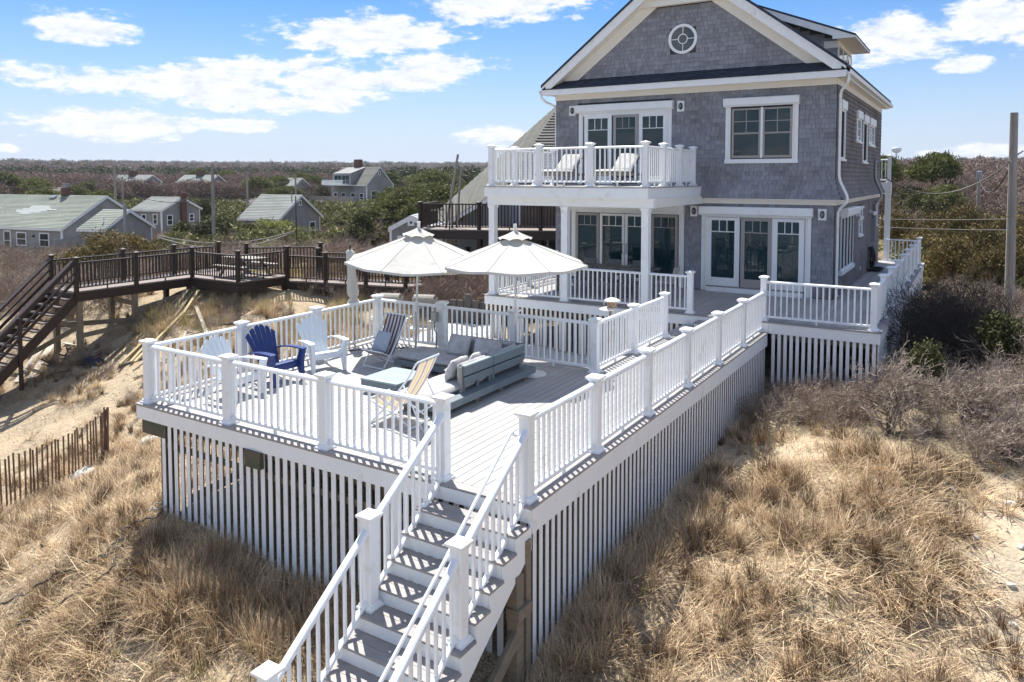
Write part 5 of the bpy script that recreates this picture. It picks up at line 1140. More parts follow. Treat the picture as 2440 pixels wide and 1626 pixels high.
# ---------------------------------------------------------------- cottages
def roofcourses(b, a0, a1, b0, b1, n, t=.055):     # a0,a1 eave ends; b0,b1 ridge ends: overlapping courses
    for i in range(n):
        l = lambda P, Q, s: P+(Q-P)*s
        p, q, r_, s_ = l(a0,b0,i/n), l(a1,b1,i/n), l(a1,b1,(i+1.15)/n if i < n-1 else 1), l(a0,b0,(i+1.15)/n if i < n-1 else 1); up = Vector((0,0,t))
        b.add([p+up, q+up, r_+up*.3, s_+up*.3, p, q], [(0,1,2,3),(0,4,5,1)])
def cottage(name, label, corner, rot, Ln, Wd, rise, wallh, wallm, roofmt, n=18, ov=.25, wins=(), gwins=(), base=None, group=None):
    """corner = eave corner nearest the viewer's right; long side runs to the left, gable goes back"""
    th = R(90+rot); ex = Vector((-math.sin(th), math.cos(th), 0)); ey = Vector((-math.sin(R(rot)), math.cos(R(rot)), 0)); c = Vector(corner); z0 = c.z-wallh
    t = thing(name, label, 'house', (c.x, c.y, z0), group=group); rf = rise/(Wd/2)
    P = lambda a, b_, z: c+ex*a+ey*b_+Vector((0,0,z))
    A = [P(ov,ov,-wallh), P(Ln-ov,ov,-wallh), P(Ln-ov,Wd-ov,-wallh), P(ov,Wd-ov,-wallh)]; up = Vector((0,0,wallh+ov*rf-.03))
    b = MB(); b.add(A+[p+up for p in A], [(0,1,5,4),(1,2,6,5),(2,3,7,6),(3,0,4,7)]); b.add([A[3]+up, A[0]+up, P(ov,Wd/2,rise-.05), A[1]+up, A[2]+up, P(Ln-ov,Wd/2,rise-.05)], [(0,1,2),(3,4,5)])
    b.build('wall', wallm, t)
    b = MB(); roofcourses(b, P(0,0,0), P(Ln,0,0), P(0,Wd/2,rise), P(Ln,Wd/2,rise), n); roofcourses(b, P(Ln,Wd,0), P(0,Wd,0), P(Ln,Wd/2,rise), P(0,Wd/2,rise), n); b.build('roof_courses', roofmt, t, kind='stuff', fix=False)
    for y0, y1 in ((0, Wd/2), (Wd, Wd/2)):
        MB().slab([P(0,y0,-.22), P(0,y1,rise-.22), P(0,y1,rise+.02), P(0,y0,.02)], ex*.10).build('rake_board', white, t); MB().slab([P(Ln,y0,-.22), P(Ln,y1,rise-.22), P(Ln,y1,rise+.02), P(Ln,y0,.02)], -ex*.10).build('rake_board', white, t)
    MB().slab([P(0,-.01,-.18), P(Ln,-.01,-.18), P(Ln,-.01,.02), P(0,-.01,.02)], ey*.06).build('eave_board', white, t); MB().slab([P(0,Wd+.01,-.12), P(Ln,Wd+.01,-.12), P(Ln,Wd+.01,.02), P(0,Wd+.01,.02)], -ey*.06).build('eave_board', white, t)
    for a, b_ in ((ov-.03, ov-.03), (ov-.03, Wd-ov-.08)): MB().slab([P(a,b_,-wallh), P(a+.2,b_,-wallh), P(a+.2,b_,-.05), P(a,b_,-.05)], ey*.11).build('corner_board', white, t)
    def window(o, u, v, w, h, z, fr=.11):         # o: origin on the wall, u along it, v outwards
        b = MB()
        for x0, x1, y0, y1 in ((0,w,0,fr),(0,w,h-fr,h),(0,fr,fr,h-fr),(w-fr,w,fr,h-fr)): b.slab([o+u*x0+Vector((0,0,z+y0)), o+u*x1+Vector((0,0,z+y0)), o+u*x1+Vector((0,0,z+y1)), o+u*x0+Vector((0,0,z+y1))], v*.05)
        wn = b.build('window', white, t); MB().slab([o+u*fr+Vector((0,0,z+fr)), o+u*(w-fr)+Vector((0,0,z+fr)), o+u*(w-fr)+Vector((0,0,z+h-fr)), o+u*fr+Vector((0,0,z+h-fr))], v*.02).build('pane', glass, wn)
        if h > .8: MB().slab([o+u*fr+Vector((0,0,z+h/2-.03)), o+u*(w-fr)+Vector((0,0,z+h/2-.03)), o+u*(w-fr)+Vector((0,0,z+h/2+.03)), o+u*fr+Vector((0,0,z+h/2+.03))], v*.035).build('meeting_rail', white, wn)
    for a, z, w, h in wins: window(P(a, ov, 0), ex, -ey, w, h, z)
    for a, z, w, h in gwins: window(P(ov, a, 0), ey, -ex, w, h, z)
    return t, P
t, P = cottage('cottage', 'low cottage with a green grey roof patched with white shingles, at the far left', (-66.15, 29.6, -1.12), 10, 17, 9.78, 2.9, 2.6, cotl, roofg, 26, wins=((1.9,-1.75,1.3,1.35),(4.9,-1.7,1.35,1.3),(7.0,-2.2,1.0,1.9),(9.6,-1.6,1.2,1.2)))
b = MB()
for i, (a0, a1) in enumerate(((5.4,8.0),(4.9,7.9),(3.9,8.6),(5.0,9.2),(5.6,9.0),(6.6,8.2))):
    s0, s1 = .60-i*.045, .60-(i-1)*.045; b.slab([P(a0,4.89*s0,2.9*s0+.045), P(a1,4.89*s0,2.9*s0+.045), P(a1,4.89*s1,2.9*s1+.045), P(a0,4.89*s1,2.9*s1+.045)], (0,0,.02))
b.build('roof_patch', M('patched_shingles', (.31,.345,.34), .8, .2, 3), t)
MB().slab([P(5.2,4.7,2.75), P(6.0,4.7,2.75), P(6.0,5.1,2.75), P(5.2,5.1,2.75)], (0,0,.9)).build('chimney', brick, t); b = MB().lathe([(.2,0),(.2,.3),(.32,.36),(.32,.42)], tuple(P(5.6,4.9,3.65)), 12); b.build('chimney_cap', galv, t)
MB().slab([P(6.3,4.2,2.6), P(7.1,4.2,2.6), P(7.0,4.6,2.85), P(6.4,4.6,2.85)], (0,0,.1)).build('roof_vent', galv, t)
b = MB().tube([tuple(P(3.9,.2,-.75)), tuple(P(3.9,.12,-.75))], .12, 8); b.build('wall_vent', blackp, t)
MB().slab([P(.2,-.6,-2.6), P(.2,3.0,-2.6), P(.2,3.0,-.9), P(.2,-.6,-.9)], (.1,0,0)).build('fence_screen', cotl, t)
t, P = cottage('cottage_wing', 'small gabled wing with a green grey roof joined to the low cottage', (-58.99, 29.32, -.93), 10, 3.2, 5.52, 1.62, 2.8, cotw, roofg, 12, gwins=((1.9,-1.35,1.2,.5),))
b = MB().tube([tuple(P(1.0,.9,-.1)), tuple(P(1.0,.9,1.1))], .07, 8); b.build('vent_pipe', white, t)
b = MB().tube([(-50.8,26.3,-3.8),(-50.8,26.3,1.55)], .12, 10); b.build('flue_pipe', galv, None, 'tall grey metal flue rising in front of the cottage wing', 'flue'); 
t, P = cottage('cottage', 'small grey cottage with a brick chimney on its gable, behind the low cottage', (-78.74, 47.77, -.38), 10, 5.05, 6.54, 1.5, 3.4, cotw, roofgrey, 14, wins=((.9,-1.75,.75,1.3),(2.7,-1.7,.75,1.2)), gwins=((1.0,-1.9,.9,1.3),(4.5,-1.6,.8,1.0)))
MB().slab([P(-.15,3.0,-3.4), P(-.15,3.8,-3.4), P(-.15,3.8,2.0), P(-.15,3.0,2.0)], (-.5,.1,0)).build('chimney', brick, t)
t, P = cottage('cottage', 'small grey cottage with a grey roof and two white framed gable windows, left of centre', (-58.92, 48.18, -.94), 10, 5.6, 7.89, 2.55, 3.0, cotw, roofgrey, 16, ov=.32, gwins=((1.3,-2.45,1.1,1.75),(5.6,-2.6,1.1,2.1),(3.75,1.35,.5,.65)))
piece('porch_rail', white, t, P(0,8.3,0).x-.1, P(0,8.3,0).x, P(0,8.3,0).y-.3, P(0,8.3,0).y+.9, -3.9, -3.0); b = MB().tube([tuple(P(.8,3.2,1.9)), tuple(P(.8,3.2,2.9))], .06, 8); b.build('vent_pipe', galv, t)
def farhouse(label, corner, Ln, Wd, rise, wallh, chim=None, wins=3, rot=10):
    t, P = cottage('far_house', label, corner, rot, Ln, Wd, rise, wallh, cotw, roofgrey, 8, wins=[(1.2+i*(Ln-2.6)/max(1, wins-1), -1.9, 1.5, 1.5) for i in range(wins)])
    if chim: MB().slab([P(chim,2.0,.5), P(chim+1.7,2.0,.5), P(chim+1.7,3.2,.5), P(chim,3.2,.5)], (0,0,2.0)).build('chimney', brick, t)
    MB().slab([P(1,-1.4,-2.4), P(Ln-1,-1.4,-2.4), P(Ln-1,-1.4,-2.25), P(1,-1.4,-2.25)], Vector((.2,1.4,0))).build('deck', greywood, t)
    MB().slab([P(1,-1.4,-2.2), P(Ln-1,-1.4,-2.2), P(Ln-1,-1.4,-1.4), P(1,-1.4,-1.4)], Vector((.02,.08,0))).build('deck_rail', palewood, t)
    return t, P
farhouse('grey two storey house with a long deck, far off left of the pole pair', (-156, 94.5, 2.5), 10.5, 5.5, 1.6, 5.5, 5, 3); farhouse('grey two storey house with a broad dark chimney, far off right of the tall pole', (-143.2, 102.3, 2.5), 10, 5.5, 1.6, 5.5, 4.2, 2)
farhouse('tiny grey house among the trees at the far left, roof only', (-190, 88, 1.2), 10, 8, 2.2, 4.5, None, 2); farhouse('pale grey gable far off between the pole and the small cottage', (-118, 104, 1.6), 5, 6, 1.8, 5, None, 2)
cottage('cottage', 'gable end of a pale cottage cut by the left edge of the view', (-88.0, 38.0, -.9), 10, 9, 7.5, 2.2, 2.8, cotl, roofg, 14)
# big house in the pines
t, P = cottage('hill_house', 'large grey house with a white balcony and twin gables among the pines', (-99.4, 105.8, 1.97), -15, 14.4, 6.6, 3.7, 5.4, cotw, roofn, 14, wins=((1.4,-3.3,1.6,1.7),(4.6,-3.3,1.6,1.7),(8.3,-3.3,1.6,1.7),(11.6,-3.3,1.3,1.7)), gwins=((1.2,-3.2,1.9,2.1),(4.2,-3.2,1.9,2.1),(3.0,2.0,.5,.8)))
MB().add([tuple(P(*q)) for q in ((5.2,-.4,.1),(12.2,-.4,.1),(12.2,-.4,2.4),(5.2,-.4,2.4),(5.2,3.3,3.7),(12.2,3.3,3.7),(5.2,3.3,.1),(12.2,3.3,.1))], [(0,1,2,3),(3,2,5,4),(0,3,4,6),(1,7,5,2)]).build('dormer', cotw, t)
for i in range(4): MB().slab([P(5.8+i*1.5,-.46,.35), P(6.9+i*1.5,-.46,.35), P(6.9+i*1.5,-.46,1.9), P(5.8+i*1.5,-.46,1.9)], Vector((.0,-.05,0))).build('window', glass, t)
MB().slab([P(5.0,-2.4,-.1), P(13.2,-2.4,-.1), P(13.2,-.2,-.1), P(5.0,-.2,-.1)], (0,0,.2)).build('balcony_floor', white, t)
for i in range(22): q = P(5.05+i*.39,-2.4,.1); piece('baluster', white, t, q.x-.05, q.x+.05, q.y-.05, q.y+.05, q.z, q.z+.85)
MB().beam(P(5,-2.4,1.0), P(13.2,-2.4,1.0), .12, .12).build('balcony_rail', white, t)
MB().slab([P(-1,-3.6,-3.6), P(16,-3.6,-3.6), P(16,-.2,-3.6), P(-1,-.2,-3.6)], (0,0,.25)).build('lower_deck', greywood, t); MB().slab([P(-1,-3.6,-3.3), P(16,-3.6,-3.3), P(16,-3.6,-2.3), P(-1,-3.6,-2.3)], (0,.08,0)).build('deck_rail', greywood, t)
MB().slab([P(7.6,3.0,3.4), P(9.4,3.0,3.4), P(9.4,4.0,3.4), P(7.6,4.0,3.4)], (0,0,1.9)).build('chimney', brick, t)
b = MB(); b.add([tuple(P(*q)) for q in ((1.8,-1.4,-5.4),(1.8,-1.4,.6),(-.2,1.6,3.0),(-.2,-1.4,0)) ], [(0,1,2,3)])
# ---------------------------------------------------------------- neighbouring house behind the porch
NU = Vector((.919, .394, 0)); NV = Vector((-.394, .919, 0)); NO = Vector((-14.25, 15.9, 0))
NP = lambda u, v_, z: NO+NU*u+NV*v_+Vector((0,0,z))
nh = thing('neighbour_house', 'grey clapboard neighbouring house with boarded windows and a long shingled roof, behind the porch', 'house', (NO.x, NO.y, -1.2))
def nslab(name, mat, pts, off, par=None, kind=None): return MB().slab([NP(*p) for p in pts], Vector(off)).build(name, mat, par or nh, kind=kind)
nslab('wall', clap, [(.6,3.4,-1.5),(9.5,3.4,-1.5),(9.5,3.4,3.05),(3.3,3.4,3.05),(.95,3.4,1.7),(.6,3.4,1.5)], NV*6)
nslab('wall', clap, [(3.2,3.0,1.55),(10,3.0,1.55),(10,3.0,3.08),(3.2,3.0,3.08)], NV*.38)
b = MB()
for k in range(12): z = 1.58+k*.125; u0 = max(1.0, 1.0+(z-1.75)/.58) if z > 1.75 else 1.0; b.slab([NP(u0,3.39,z), NP(3.18,3.39,z), NP(3.18,3.37,z+.0), NP(u0,3.37,z+.0)], (0,0,.11))
b.build('clapboards', clap, nh, kind='stuff')
for u0, u1 in ((3.55,6.2),(7.4,9.3)): nslab('boarded_window', panel, [(u0,2.98,1.45),(u1,2.98,1.45),(u1,2.98,2.98),(u0,2.98,2.98)], -NV*.03); nslab('boarded_window', panel, [(u0+.1,3.35,-1.0),(u1+.5,3.35,-1.0),(u1+.5,3.35,.85),(u0+.1,3.35,.85)], -NV*.04)
for u in (3.48, 6.22, 7.32, 9.32): nslab('casing', white, [(u,2.97,1.4),(u+.07,2.97,1.4),(u+.07,2.97,3.0),(u,2.97,3.0)], -NV*.04)
for u in (1.7, 3.0, 4.6, 7.1): nslab('casing', white, [(u,3.33,-1.2),(u+.09,3.33,-1.2),(u+.09,3.33,1.0),(u,3.33,1.0)], -NV*.05)
for u0 in (6.4, 9.45): nslab('louvre_shutter', M('pale_blue_shutter', (.42,.47,.55), .6), [(u0,2.96,1.5),(u0+.75,2.96,1.5),(u0+.75,2.96,3.0),(u0,2.96,3.0)], -NV*.03)
rs = .86                                        # the roof rises away from the eave
b = MB(); n = 30
for i in range(n):
    v0, v1 = i/n*4.6, (i+1.15)/n*4.6; zf = lambda v_: 3.12+v_*rs; ul = lambda v_: 2.95+v_*.42
    b.add([NP(ul(v0)-.0,2.7+v0,zf(v0)+.07), NP(12,2.7+v0,zf(v0)+.07), NP(12,2.7+v1,zf(v1)+.01), NP(ul(v1),2.7+v1,zf(v1)+.01), NP(ul(v0),2.7+v0,zf(v0)), NP(12,2.7+v0,zf(v0))], [(0,1,2,3),(0,4,5,1)])
for i in range(26):                             # the long lower wing of the roof, falling to the left
    t0, t1 = i/26, (i+1.15)/26; A_0, B_0 = Vector((.35,2.75,1.62)), Vector((2.98,2.75,3.14)); A_1, B_1 = Vector((2.0,4.4,2.6)), Vector((4.9,7.3,7.08)); C0 = Vector((-.35,3.6,1.72))
    l = lambda P_, Q_, s: P_+(Q_-P_)*s
    p, q, r_, s_ = l(Vector((.30,2.72,1.60)), Vector((2.98,2.72,3.14)), t0), l(Vector((-.45,3.8,1.85)), Vector((4.9,7.3,7.08)), t0), l(Vector((-.45,3.8,1.85)), Vector((4.9,7.3,7.08)), t1), l(Vector((.30,2.72,1.60)), Vector((2.98,2.72,3.14)), t1)
    U_ = Vector((0,0,.06)); b.add([NP(*p)+U_, NP(*q)+U_, NP(*r_)+U_*.2, NP(*s_)+U_*.2, NP(*p), NP(*q)], [(0,1,2,3),(0,4,5,1)])
b.build('roof_courses', roofn, nh, kind='stuff', fix=False)
MB().slab([NP(2.95,2.7,3.06), NP(12,2.7,3.06), NP(12,7.3,7.0), NP(4.88,7.3,7.0)], (0,0,.05)).build('roof', roofn, nh)
nslab('rake_board', white, [(.28,2.70,1.42),(2.98,2.70,2.98),(2.98,2.70,3.16),(.28,2.70,1.60)], NV*.05); nslab('gutter', white, [(2.98,2.62,2.98),(12,2.62,2.98),(12,2.62,3.12),(2.98,2.62,3.12)], NV*.10)
nd_ = nslab('dormer', clap, [(6.0,3.6,3.85),(8.2,3.6,3.85),(8.2,3.6,5.3),(6.0,3.6,5.3)], NV*1.6)
nslab('casing', white, [(5.95,3.57,3.85),(6.12,3.57,3.85),(6.12,3.57,5.3),(5.95,3.57,5.3)], -NV*.03, nd_); nslab('pane', panel, [(6.2,3.58,4.15),(8.0,3.58,4.15),(8.0,3.58,5.05),(6.2,3.58,5.05)], -NV*.02, nd_); nslab('dormer_eave', white, [(5.6,3.3,5.3),(8.5,3.3,5.3),(8.5,3.3,5.42),(5.6,3.3,5.42)], NV*.1, nd_)
b = MB(); b.add([NP(5.6,3.3,5.42), NP(8.5,3.3,5.42), NP(8.3,5.8,6.4), NP(6.4,5.8,6.4), NP(5.4,4.9,5.45)], [(0,1,2,3),(0,3,4)]); b.build('dormer_roof', roofn, nd_)
b = MB().tube([tuple(NP(3.05,3.05,3.0)), tuple(NP(3.1,3.25,2.75)), tuple(NP(3.12,3.3,1.6))], .05, 8); b.build('downspout', white, nh)
b = MB().tube([tuple(NP(7.2,5.5,5.2)), tuple(NP(7.2,5.5,6.9))], .07, 8); b.build('vent_pipe', galv, nh)
nk = thing('neighbour_deck', 'dark brown raised deck with black balusters in front of the boarded neighbouring house', 'deck', (NO.x, NO.y, -1.2))
zk = 1.56
MB().slab([NP(-.05,-.05,zk-.36), NP(9.6,-.05,zk-.36), NP(9.6,-.05,zk-.05), NP(-.05,-.05,zk-.05)], NV*.06).build('rim_joist', brownw, nk); MB().slab([NP(-.05,0,zk-.04), NP(9.6,0,zk-.04), NP(9.6,3.0,zk-.04), NP(-.05,3.0,zk-.04)], (0,0,.04)).build('deck_floor', browndeck, nk)
MB().slab([NP(-.05,.02,zk-.36), NP(.02,.02,zk-.36), NP(.02,.02,zk-.05), NP(-.05,.02,zk-.05)], NV*3).build('rim_joist', brownw, nk)
q2 = lambda u, v_=.05: (NP(u, v_, 0).x, NP(u, v_, 0).y)
us = (0.05, 2.35, 4.7, 7.1, 9.4)
for u in us: post(nk, *q2(u), zk, 1.08, .06, False, mat=brownw)
for a, c in zip(us[:-1], us[1:]): rail(nk, q2(a), q2(c), zk, top=.97, low=.10, sp=.125, mat=brownw, bw=.042, RTp=BRT, RBp=[(-.03,-.02),(.03,-.02),(.03,.02),(-.03,.02)])
rail(nk, q2(.05), q2(.05, 2.9), zk, top=.97, low=.10, sp=.135, mat=brownw, bw=.04, RTp=BRT)
for u in (0.1, 2.35, 4.7, 7.1, 9.4): w = NP(u, .2, 0); piece('pile', brownw, nk, w.x-.08, w.x+.08, w.y-.08, w.y+.08, -1.5, zk-.36)
MB().slab([NP(0,2.9,-1.5), NP(9.6,2.9,-1.5), NP(9.6,2.9,-.35), NP(0,2.9,-.35)], NV*.1).build('back_panel', brownw, nk)
# leaning timbers beside the neighbour's roof
tp = thing('leaning_timbers', 'three weathered timbers lashed upright above the black balcony railing', 'timber frame', (-14.6, 17.5, zk))
for a, c, r_ in (((.42,.7,-1.2),(1.35,.9,4.45),.05),((1.05,1.0,-1.2),(1.45,1.0,3.9),.04),((1.15,.8,-1.2),(1.1,.85,2.6),.045)): MB().tube([tuple(NP(*a)), tuple(NP(*c))], r_, 7).build('timber', greywood, tp)
MB().beam(NP(.3,.75,2.25), NP(.8,.85,2.3), .05, .08).build('cleat', greywood, tp)
# little shed left of it
cottage('small_shed', 'small pale roofed shed with a white gable vent, left of the black railing', (-21.2, 22.14, 1.01), -62, 5.0, 2.3, .62, 2.8, cotw, M('pale_roof', (.42,.45,.46), .9, island=.2), 10, ov=.08, gwins=((.45,-1.35,1.0,.95),(.98,.10,.34,.34)))
# ---------------------------------------------------------------- poles and wires
def upole(label, x, y, z0, z1, r0=.13, r1=.10, lean=(0,0), arm=False, name='utility_pole'):
    t = thing(name, label, 'utility pole', (x, y, z0)); b = MB().tube([(x, y, z0-.4), (x+lean[0], y+lean[1], z1)], [r0, r1], 12); b.smooth = False; b.build('shaft', utilp, t); return t
p1 = upole('thick weathered utility pole at the right edge, cut square on top', 5.10, 25.6, hz1(5.1,25.6), 5.86, .17, .125, (-.06,.05))
MB().tube([(4.93,25.45,2.15),(5.25,25.75,2.15)], .02, 6).build('band', galv, p1); MB().beam((5.1,25.6,4.05),(4.75,25.4,4.2),.04,.05).build('bracket', palewood, p1); MB().beam((5.1,25.6,4.3),(5.35,25.7,4.5),.05,.05).build('bracket', galv, p1)
p2 = upole('small utility pole standing in the scrub left of the thick pole', 4.1, 63.6, hz1(4.1,63.6), 4.1, .15, .12); MB().lathe([(.05,0),(.2,.05),(.2,.7),(.05,.75)], (4.1,63.3,3.3), 10).build('transformer', galv, p2)
def ray_ground(x, d, z): return x
PL = [('tall utility pole standing in the yellow green scrub left of the small cottage', (506, 390), 65, -3.7), ('utility pole behind the low cottage roof', (273, 395), 88, -3.0), ('utility pole right of the tall one, behind pale blossom', (588.6, 409), 92, -3.2), ('utility pole behind the small cottage roof', (704, 416), 96, -3.2), ('thin short pole left of the pole behind the low cottage', (291, 422), 98, -3.0)]
fx_ = 1798.6; RT_ = cam.rotation_euler.to_matrix()
def atpix(u, v_, d): return CAM + RT_ @ Vector(((u-1220)/fx_*d, -(v_-518.9)/fx_*d, -d))
tops = {}
for lab, (u, v_), d, zb in PL:
    w = atpix(u, v_, d); upole(lab, w.x, w.y, zb, w.z, .17 if d < 70 else .15, .12); tops[lab[:12]] = w
w = atpix(708, 480, 56); t = thing('guy_pole', 'thin dark rod standing in front of the small cottage gable', 'pole', (w.x, w.y, -3.6)); MB().tube([(w.x, w.y, -3.9), (w.x-.12, w.y, -1.5), (w.x-.15, w.y, w.z+.4)], [.07,.05,.04], 8).build('rod', wire, t)
def sagline(a, c, sag, rad, mat, lab, n=14, grp=None):
    a, c = Vector(a), Vector(c); pts = [a.lerp(c, i/n)-Vector((0,0,sag*4*(i/n)*(1-i/n))) for i in range(n+1)]
    o = MB().tube(pts, rad, 4, False).build('overhead_wire', mat, None, lab, 'wire', grp, fix=False); return o
T = [atpix(u, v_, d) for _, (u, v_), d, _ in PL]; dn = lambda w, h: w-Vector((0,0,h))
ow_ = 'overhead wire strung between the distant utility poles'
for a, c, s in ((dn(T[0],.5), dn(T[2],.4), 1.4), (dn(T[0],.5), dn(T[1],.4), 1.6), (dn(T[2],.4), dn(T[3],.4), .9), (dn(T[1],.6), atpix(-40, 430, 95), 1.5), (dn(T[3],.4), atpix(930, 455, 120), 3.0), (dn(T[0],1.4), atpix(385, 480, 88), .8), (dn(T[0],2.6), dn(T[2],3.4), .4), (dn(T[1],2.2), dn(T[0],2.8), 1.2)): sagline(a, c, s, .028, wire, ow_, grp='overhead wires on the left')
sagline(atpix(375,565,55), atpix(702,552,57), 1.0, .045, wirel, 'thick pale cable sagging above the dark walkway railing'); sagline(atpix(375,560,55), atpix(702,550,57), .75, .03, wirel, 'thinner pale cable sagging just above the thick one')
sagline((4.95,25.5,4.1), (.82,26.0,3.6), .9, .022, wire, 'black service wire running from the thick pole to the house corner'); sagline((5.1,25.6,4.25), (4.1,63.6,3.5), 1.2, .03, wire, 'wire from the thick pole back to the small pole')
for dz_ in (0, .35): sagline((5.3,25.7,2.3+dz_), (60,60,6+dz_), 1, .03, wire, 'wire leaving the thick pole to the right', grp='wires right of the thick pole')
for h in (.95, 1.35): sagline((-14,60,h), (5.1,25.7,h+.7), .5, .02, wire, 'low wire behind the house running to the thick pole', grp='low wires behind the house')
b = MB().tube([(4.3,63.4,1.2),(4.5,63.4,-.4),(5.2,63.4,-1.3),(6.3,63.4,-1.0),(7.6,63.4,.3)], .06, 6); b.build('drooping_cable', wirel, None, 'pale cable drooping from the small pole in the scrub', 'cable')
# far water tower and mast
w = atpix(2136, 360, 1500); wt = thing('water_tower', 'pale blue water tower on a single stem beyond the pines', 'water tower', (w.x, w.y, w.z-32)); b = MB(); b.smooth = True
b.lathe([(3,0),(1.6,6),(1.5,24),(2.5,26),(6,27.5),(8.8,30),(9.5,33),(8.6,35.5),(5.5,37.4),(.3,38)], (w.x, w.y, w.z-30), 24); b.build('tank', tankm, wt)
w = atpix(645, 378, 1800); MB().tube([(w.x, w.y, w.z-20), (w.x, w.y, w.z)], .8, 6).build('radio_mast', galv, None, 'thin radio mast on the far ridge', 'mast')
# ---------------------------------------------------------------- vegetation templates
def mesh_from(vs, fs, name, mat):
    me = bpy.data.meshes.new(name); me.from_pydata(vs, [], fs); me.materials.append(mat); me.update(); return me
def tuft(seed, nb, hmin, hmax, spread, lay, mat, wid=.006, segs=3, dirn=None):
    """dry grass tuft: nb tapering blades; lay = how far they fall over"""
    r = random.Random(seed); vs = []; fs = []
    wind = r.uniform(0, 6.28) if dirn is None else dirn
    for _ in range(nb):
        a = r.uniform(0, 6.28); q = spread*math.sqrt(r.random()); x, y = q*math.cos(a), q*math.sin(a)
        az_ = a+r.gauss(0, .9) if r.random() < .6 else wind+r.gauss(0, .5); ln_ = r.uniform(hmin, hmax); t0 = abs(r.gauss(lay*.72, .38)); t1 = t0+abs(r.gauss(lay*.28, .18))
        w = wid*r.uniform(.7, 1.3); px, py, pz = x, y, -.02; side = (-math.sin(az_+r.uniform(-.8,.8)), math.cos(az_)); k = len(vs)
        for s in range(segs+1):
            f = s/segs; ww = w*(1-f*.92); vs += [(px-side[0]*ww, py-side[1]*ww, pz), (px+side[0]*ww, py+side[1]*ww, pz+ww*.4)]
            th = min(1.75, t0+(t1-t0)*f); st_ = ln_/segs; px += math.cos(az_)*math.sin(th)*st_; py += math.sin(az_)*math.sin(th)*st_; pz = max(.004, pz+math.cos(th)*st_)
        fs += [(k+2*s, k+2*s+1, k+2*s+3, k+2*s+2) for s in range(segs)]
    return mesh_from(vs, fs, 'grass_tuft', mat)
def twigshrub(seed, h, mat, nstem=7, depth=4, thin=.0035, spread=.8, leaf=None, nleaf=0, r0=.012):
    r = random.Random(seed); vs = []; fs = []; tips = []
    def seg(p, q, ra, rb):
        d = (q-p); 
        if d.length < 1e-5: return
        d.normalize(); a = d.cross(Vector((0,0,1)) if abs(d.z) < .9 else Vector((1,0,0))).normalized(); b = d.cross(a); k = len(vs)
        for pt, rr_ in ((p, ra), (q, rb)):
            for j in range(3): an = j*2.094; vs.append(tuple(pt+(a*math.cos(an)+b*math.sin(an))*rr_))
        fs.extend([(k+j, k+(j+1) % 3, k+3+(j+1) % 3, k+3+j) for j in range(3)])
    def grow(p, d, ln_, ra, dep):
        n = 3
        for i in range(n):
            d = (d+Vector((r.gauss(0,.25), r.gauss(0,.25), r.gauss(.06,.2)))).normalized(); q = p+d*ln_/n; rb = max(thin, ra*.86); seg(p, q, ra, rb); p, ra = q, rb
            if dep > 0:
                for _ in range(r.choice((0,1,1,2)) if i < n-1 else r.choice((1,2,2,3))):
                    dd = (d+Vector((r.gauss(0,.7), r.gauss(0,.7), r.gauss(.1,.5)))).normalized(); grow(p, dd, ln_*r.uniform(.5,.8), ra*.62, dep-1)
        if dep <= 1: tips.append(p)
    for _ in range(nstem):
        a = r.uniform(0, 6.28); d = Vector((math.cos(a)*spread*r.random(), math.sin(a)*spread*r.random(), 1)).normalized(); grow(Vector((r.gauss(0,.05), r.gauss(0,.05), -.05)), d, h*r.uniform(.35,.6), r0, depth-1)
    me = mesh_from(vs, fs, 'twig_shrub', mat)
    if leaf:
        k0 = len(vs); nf = len(fs)
        for _ in range(nleaf):
            p = r.choice(tips)+Vector((r.gauss(0,.03), r.gauss(0,.03), r.gauss(0,.03))); a = Vector((r.gauss(0,1), r.gauss(0,1), r.gauss(0,1))).normalized()*.018; b = Vector((r.gauss(0,1), r.gauss(0,1), r.gauss(0,1))).normalized()*.018; k = len(vs); vs += [tuple(p-a), tuple(p+b), tuple(p+a), tuple(p-b)]; fs.append((k,k+1,k+2,k+3))
        me = mesh_from(vs, fs, 'leafy_shrub', mat); me.materials.append(leaf); mi = [0]*nf+[1]*(len(fs)-nf); me.polygons.foreach_set('material_index', mi)
    return me
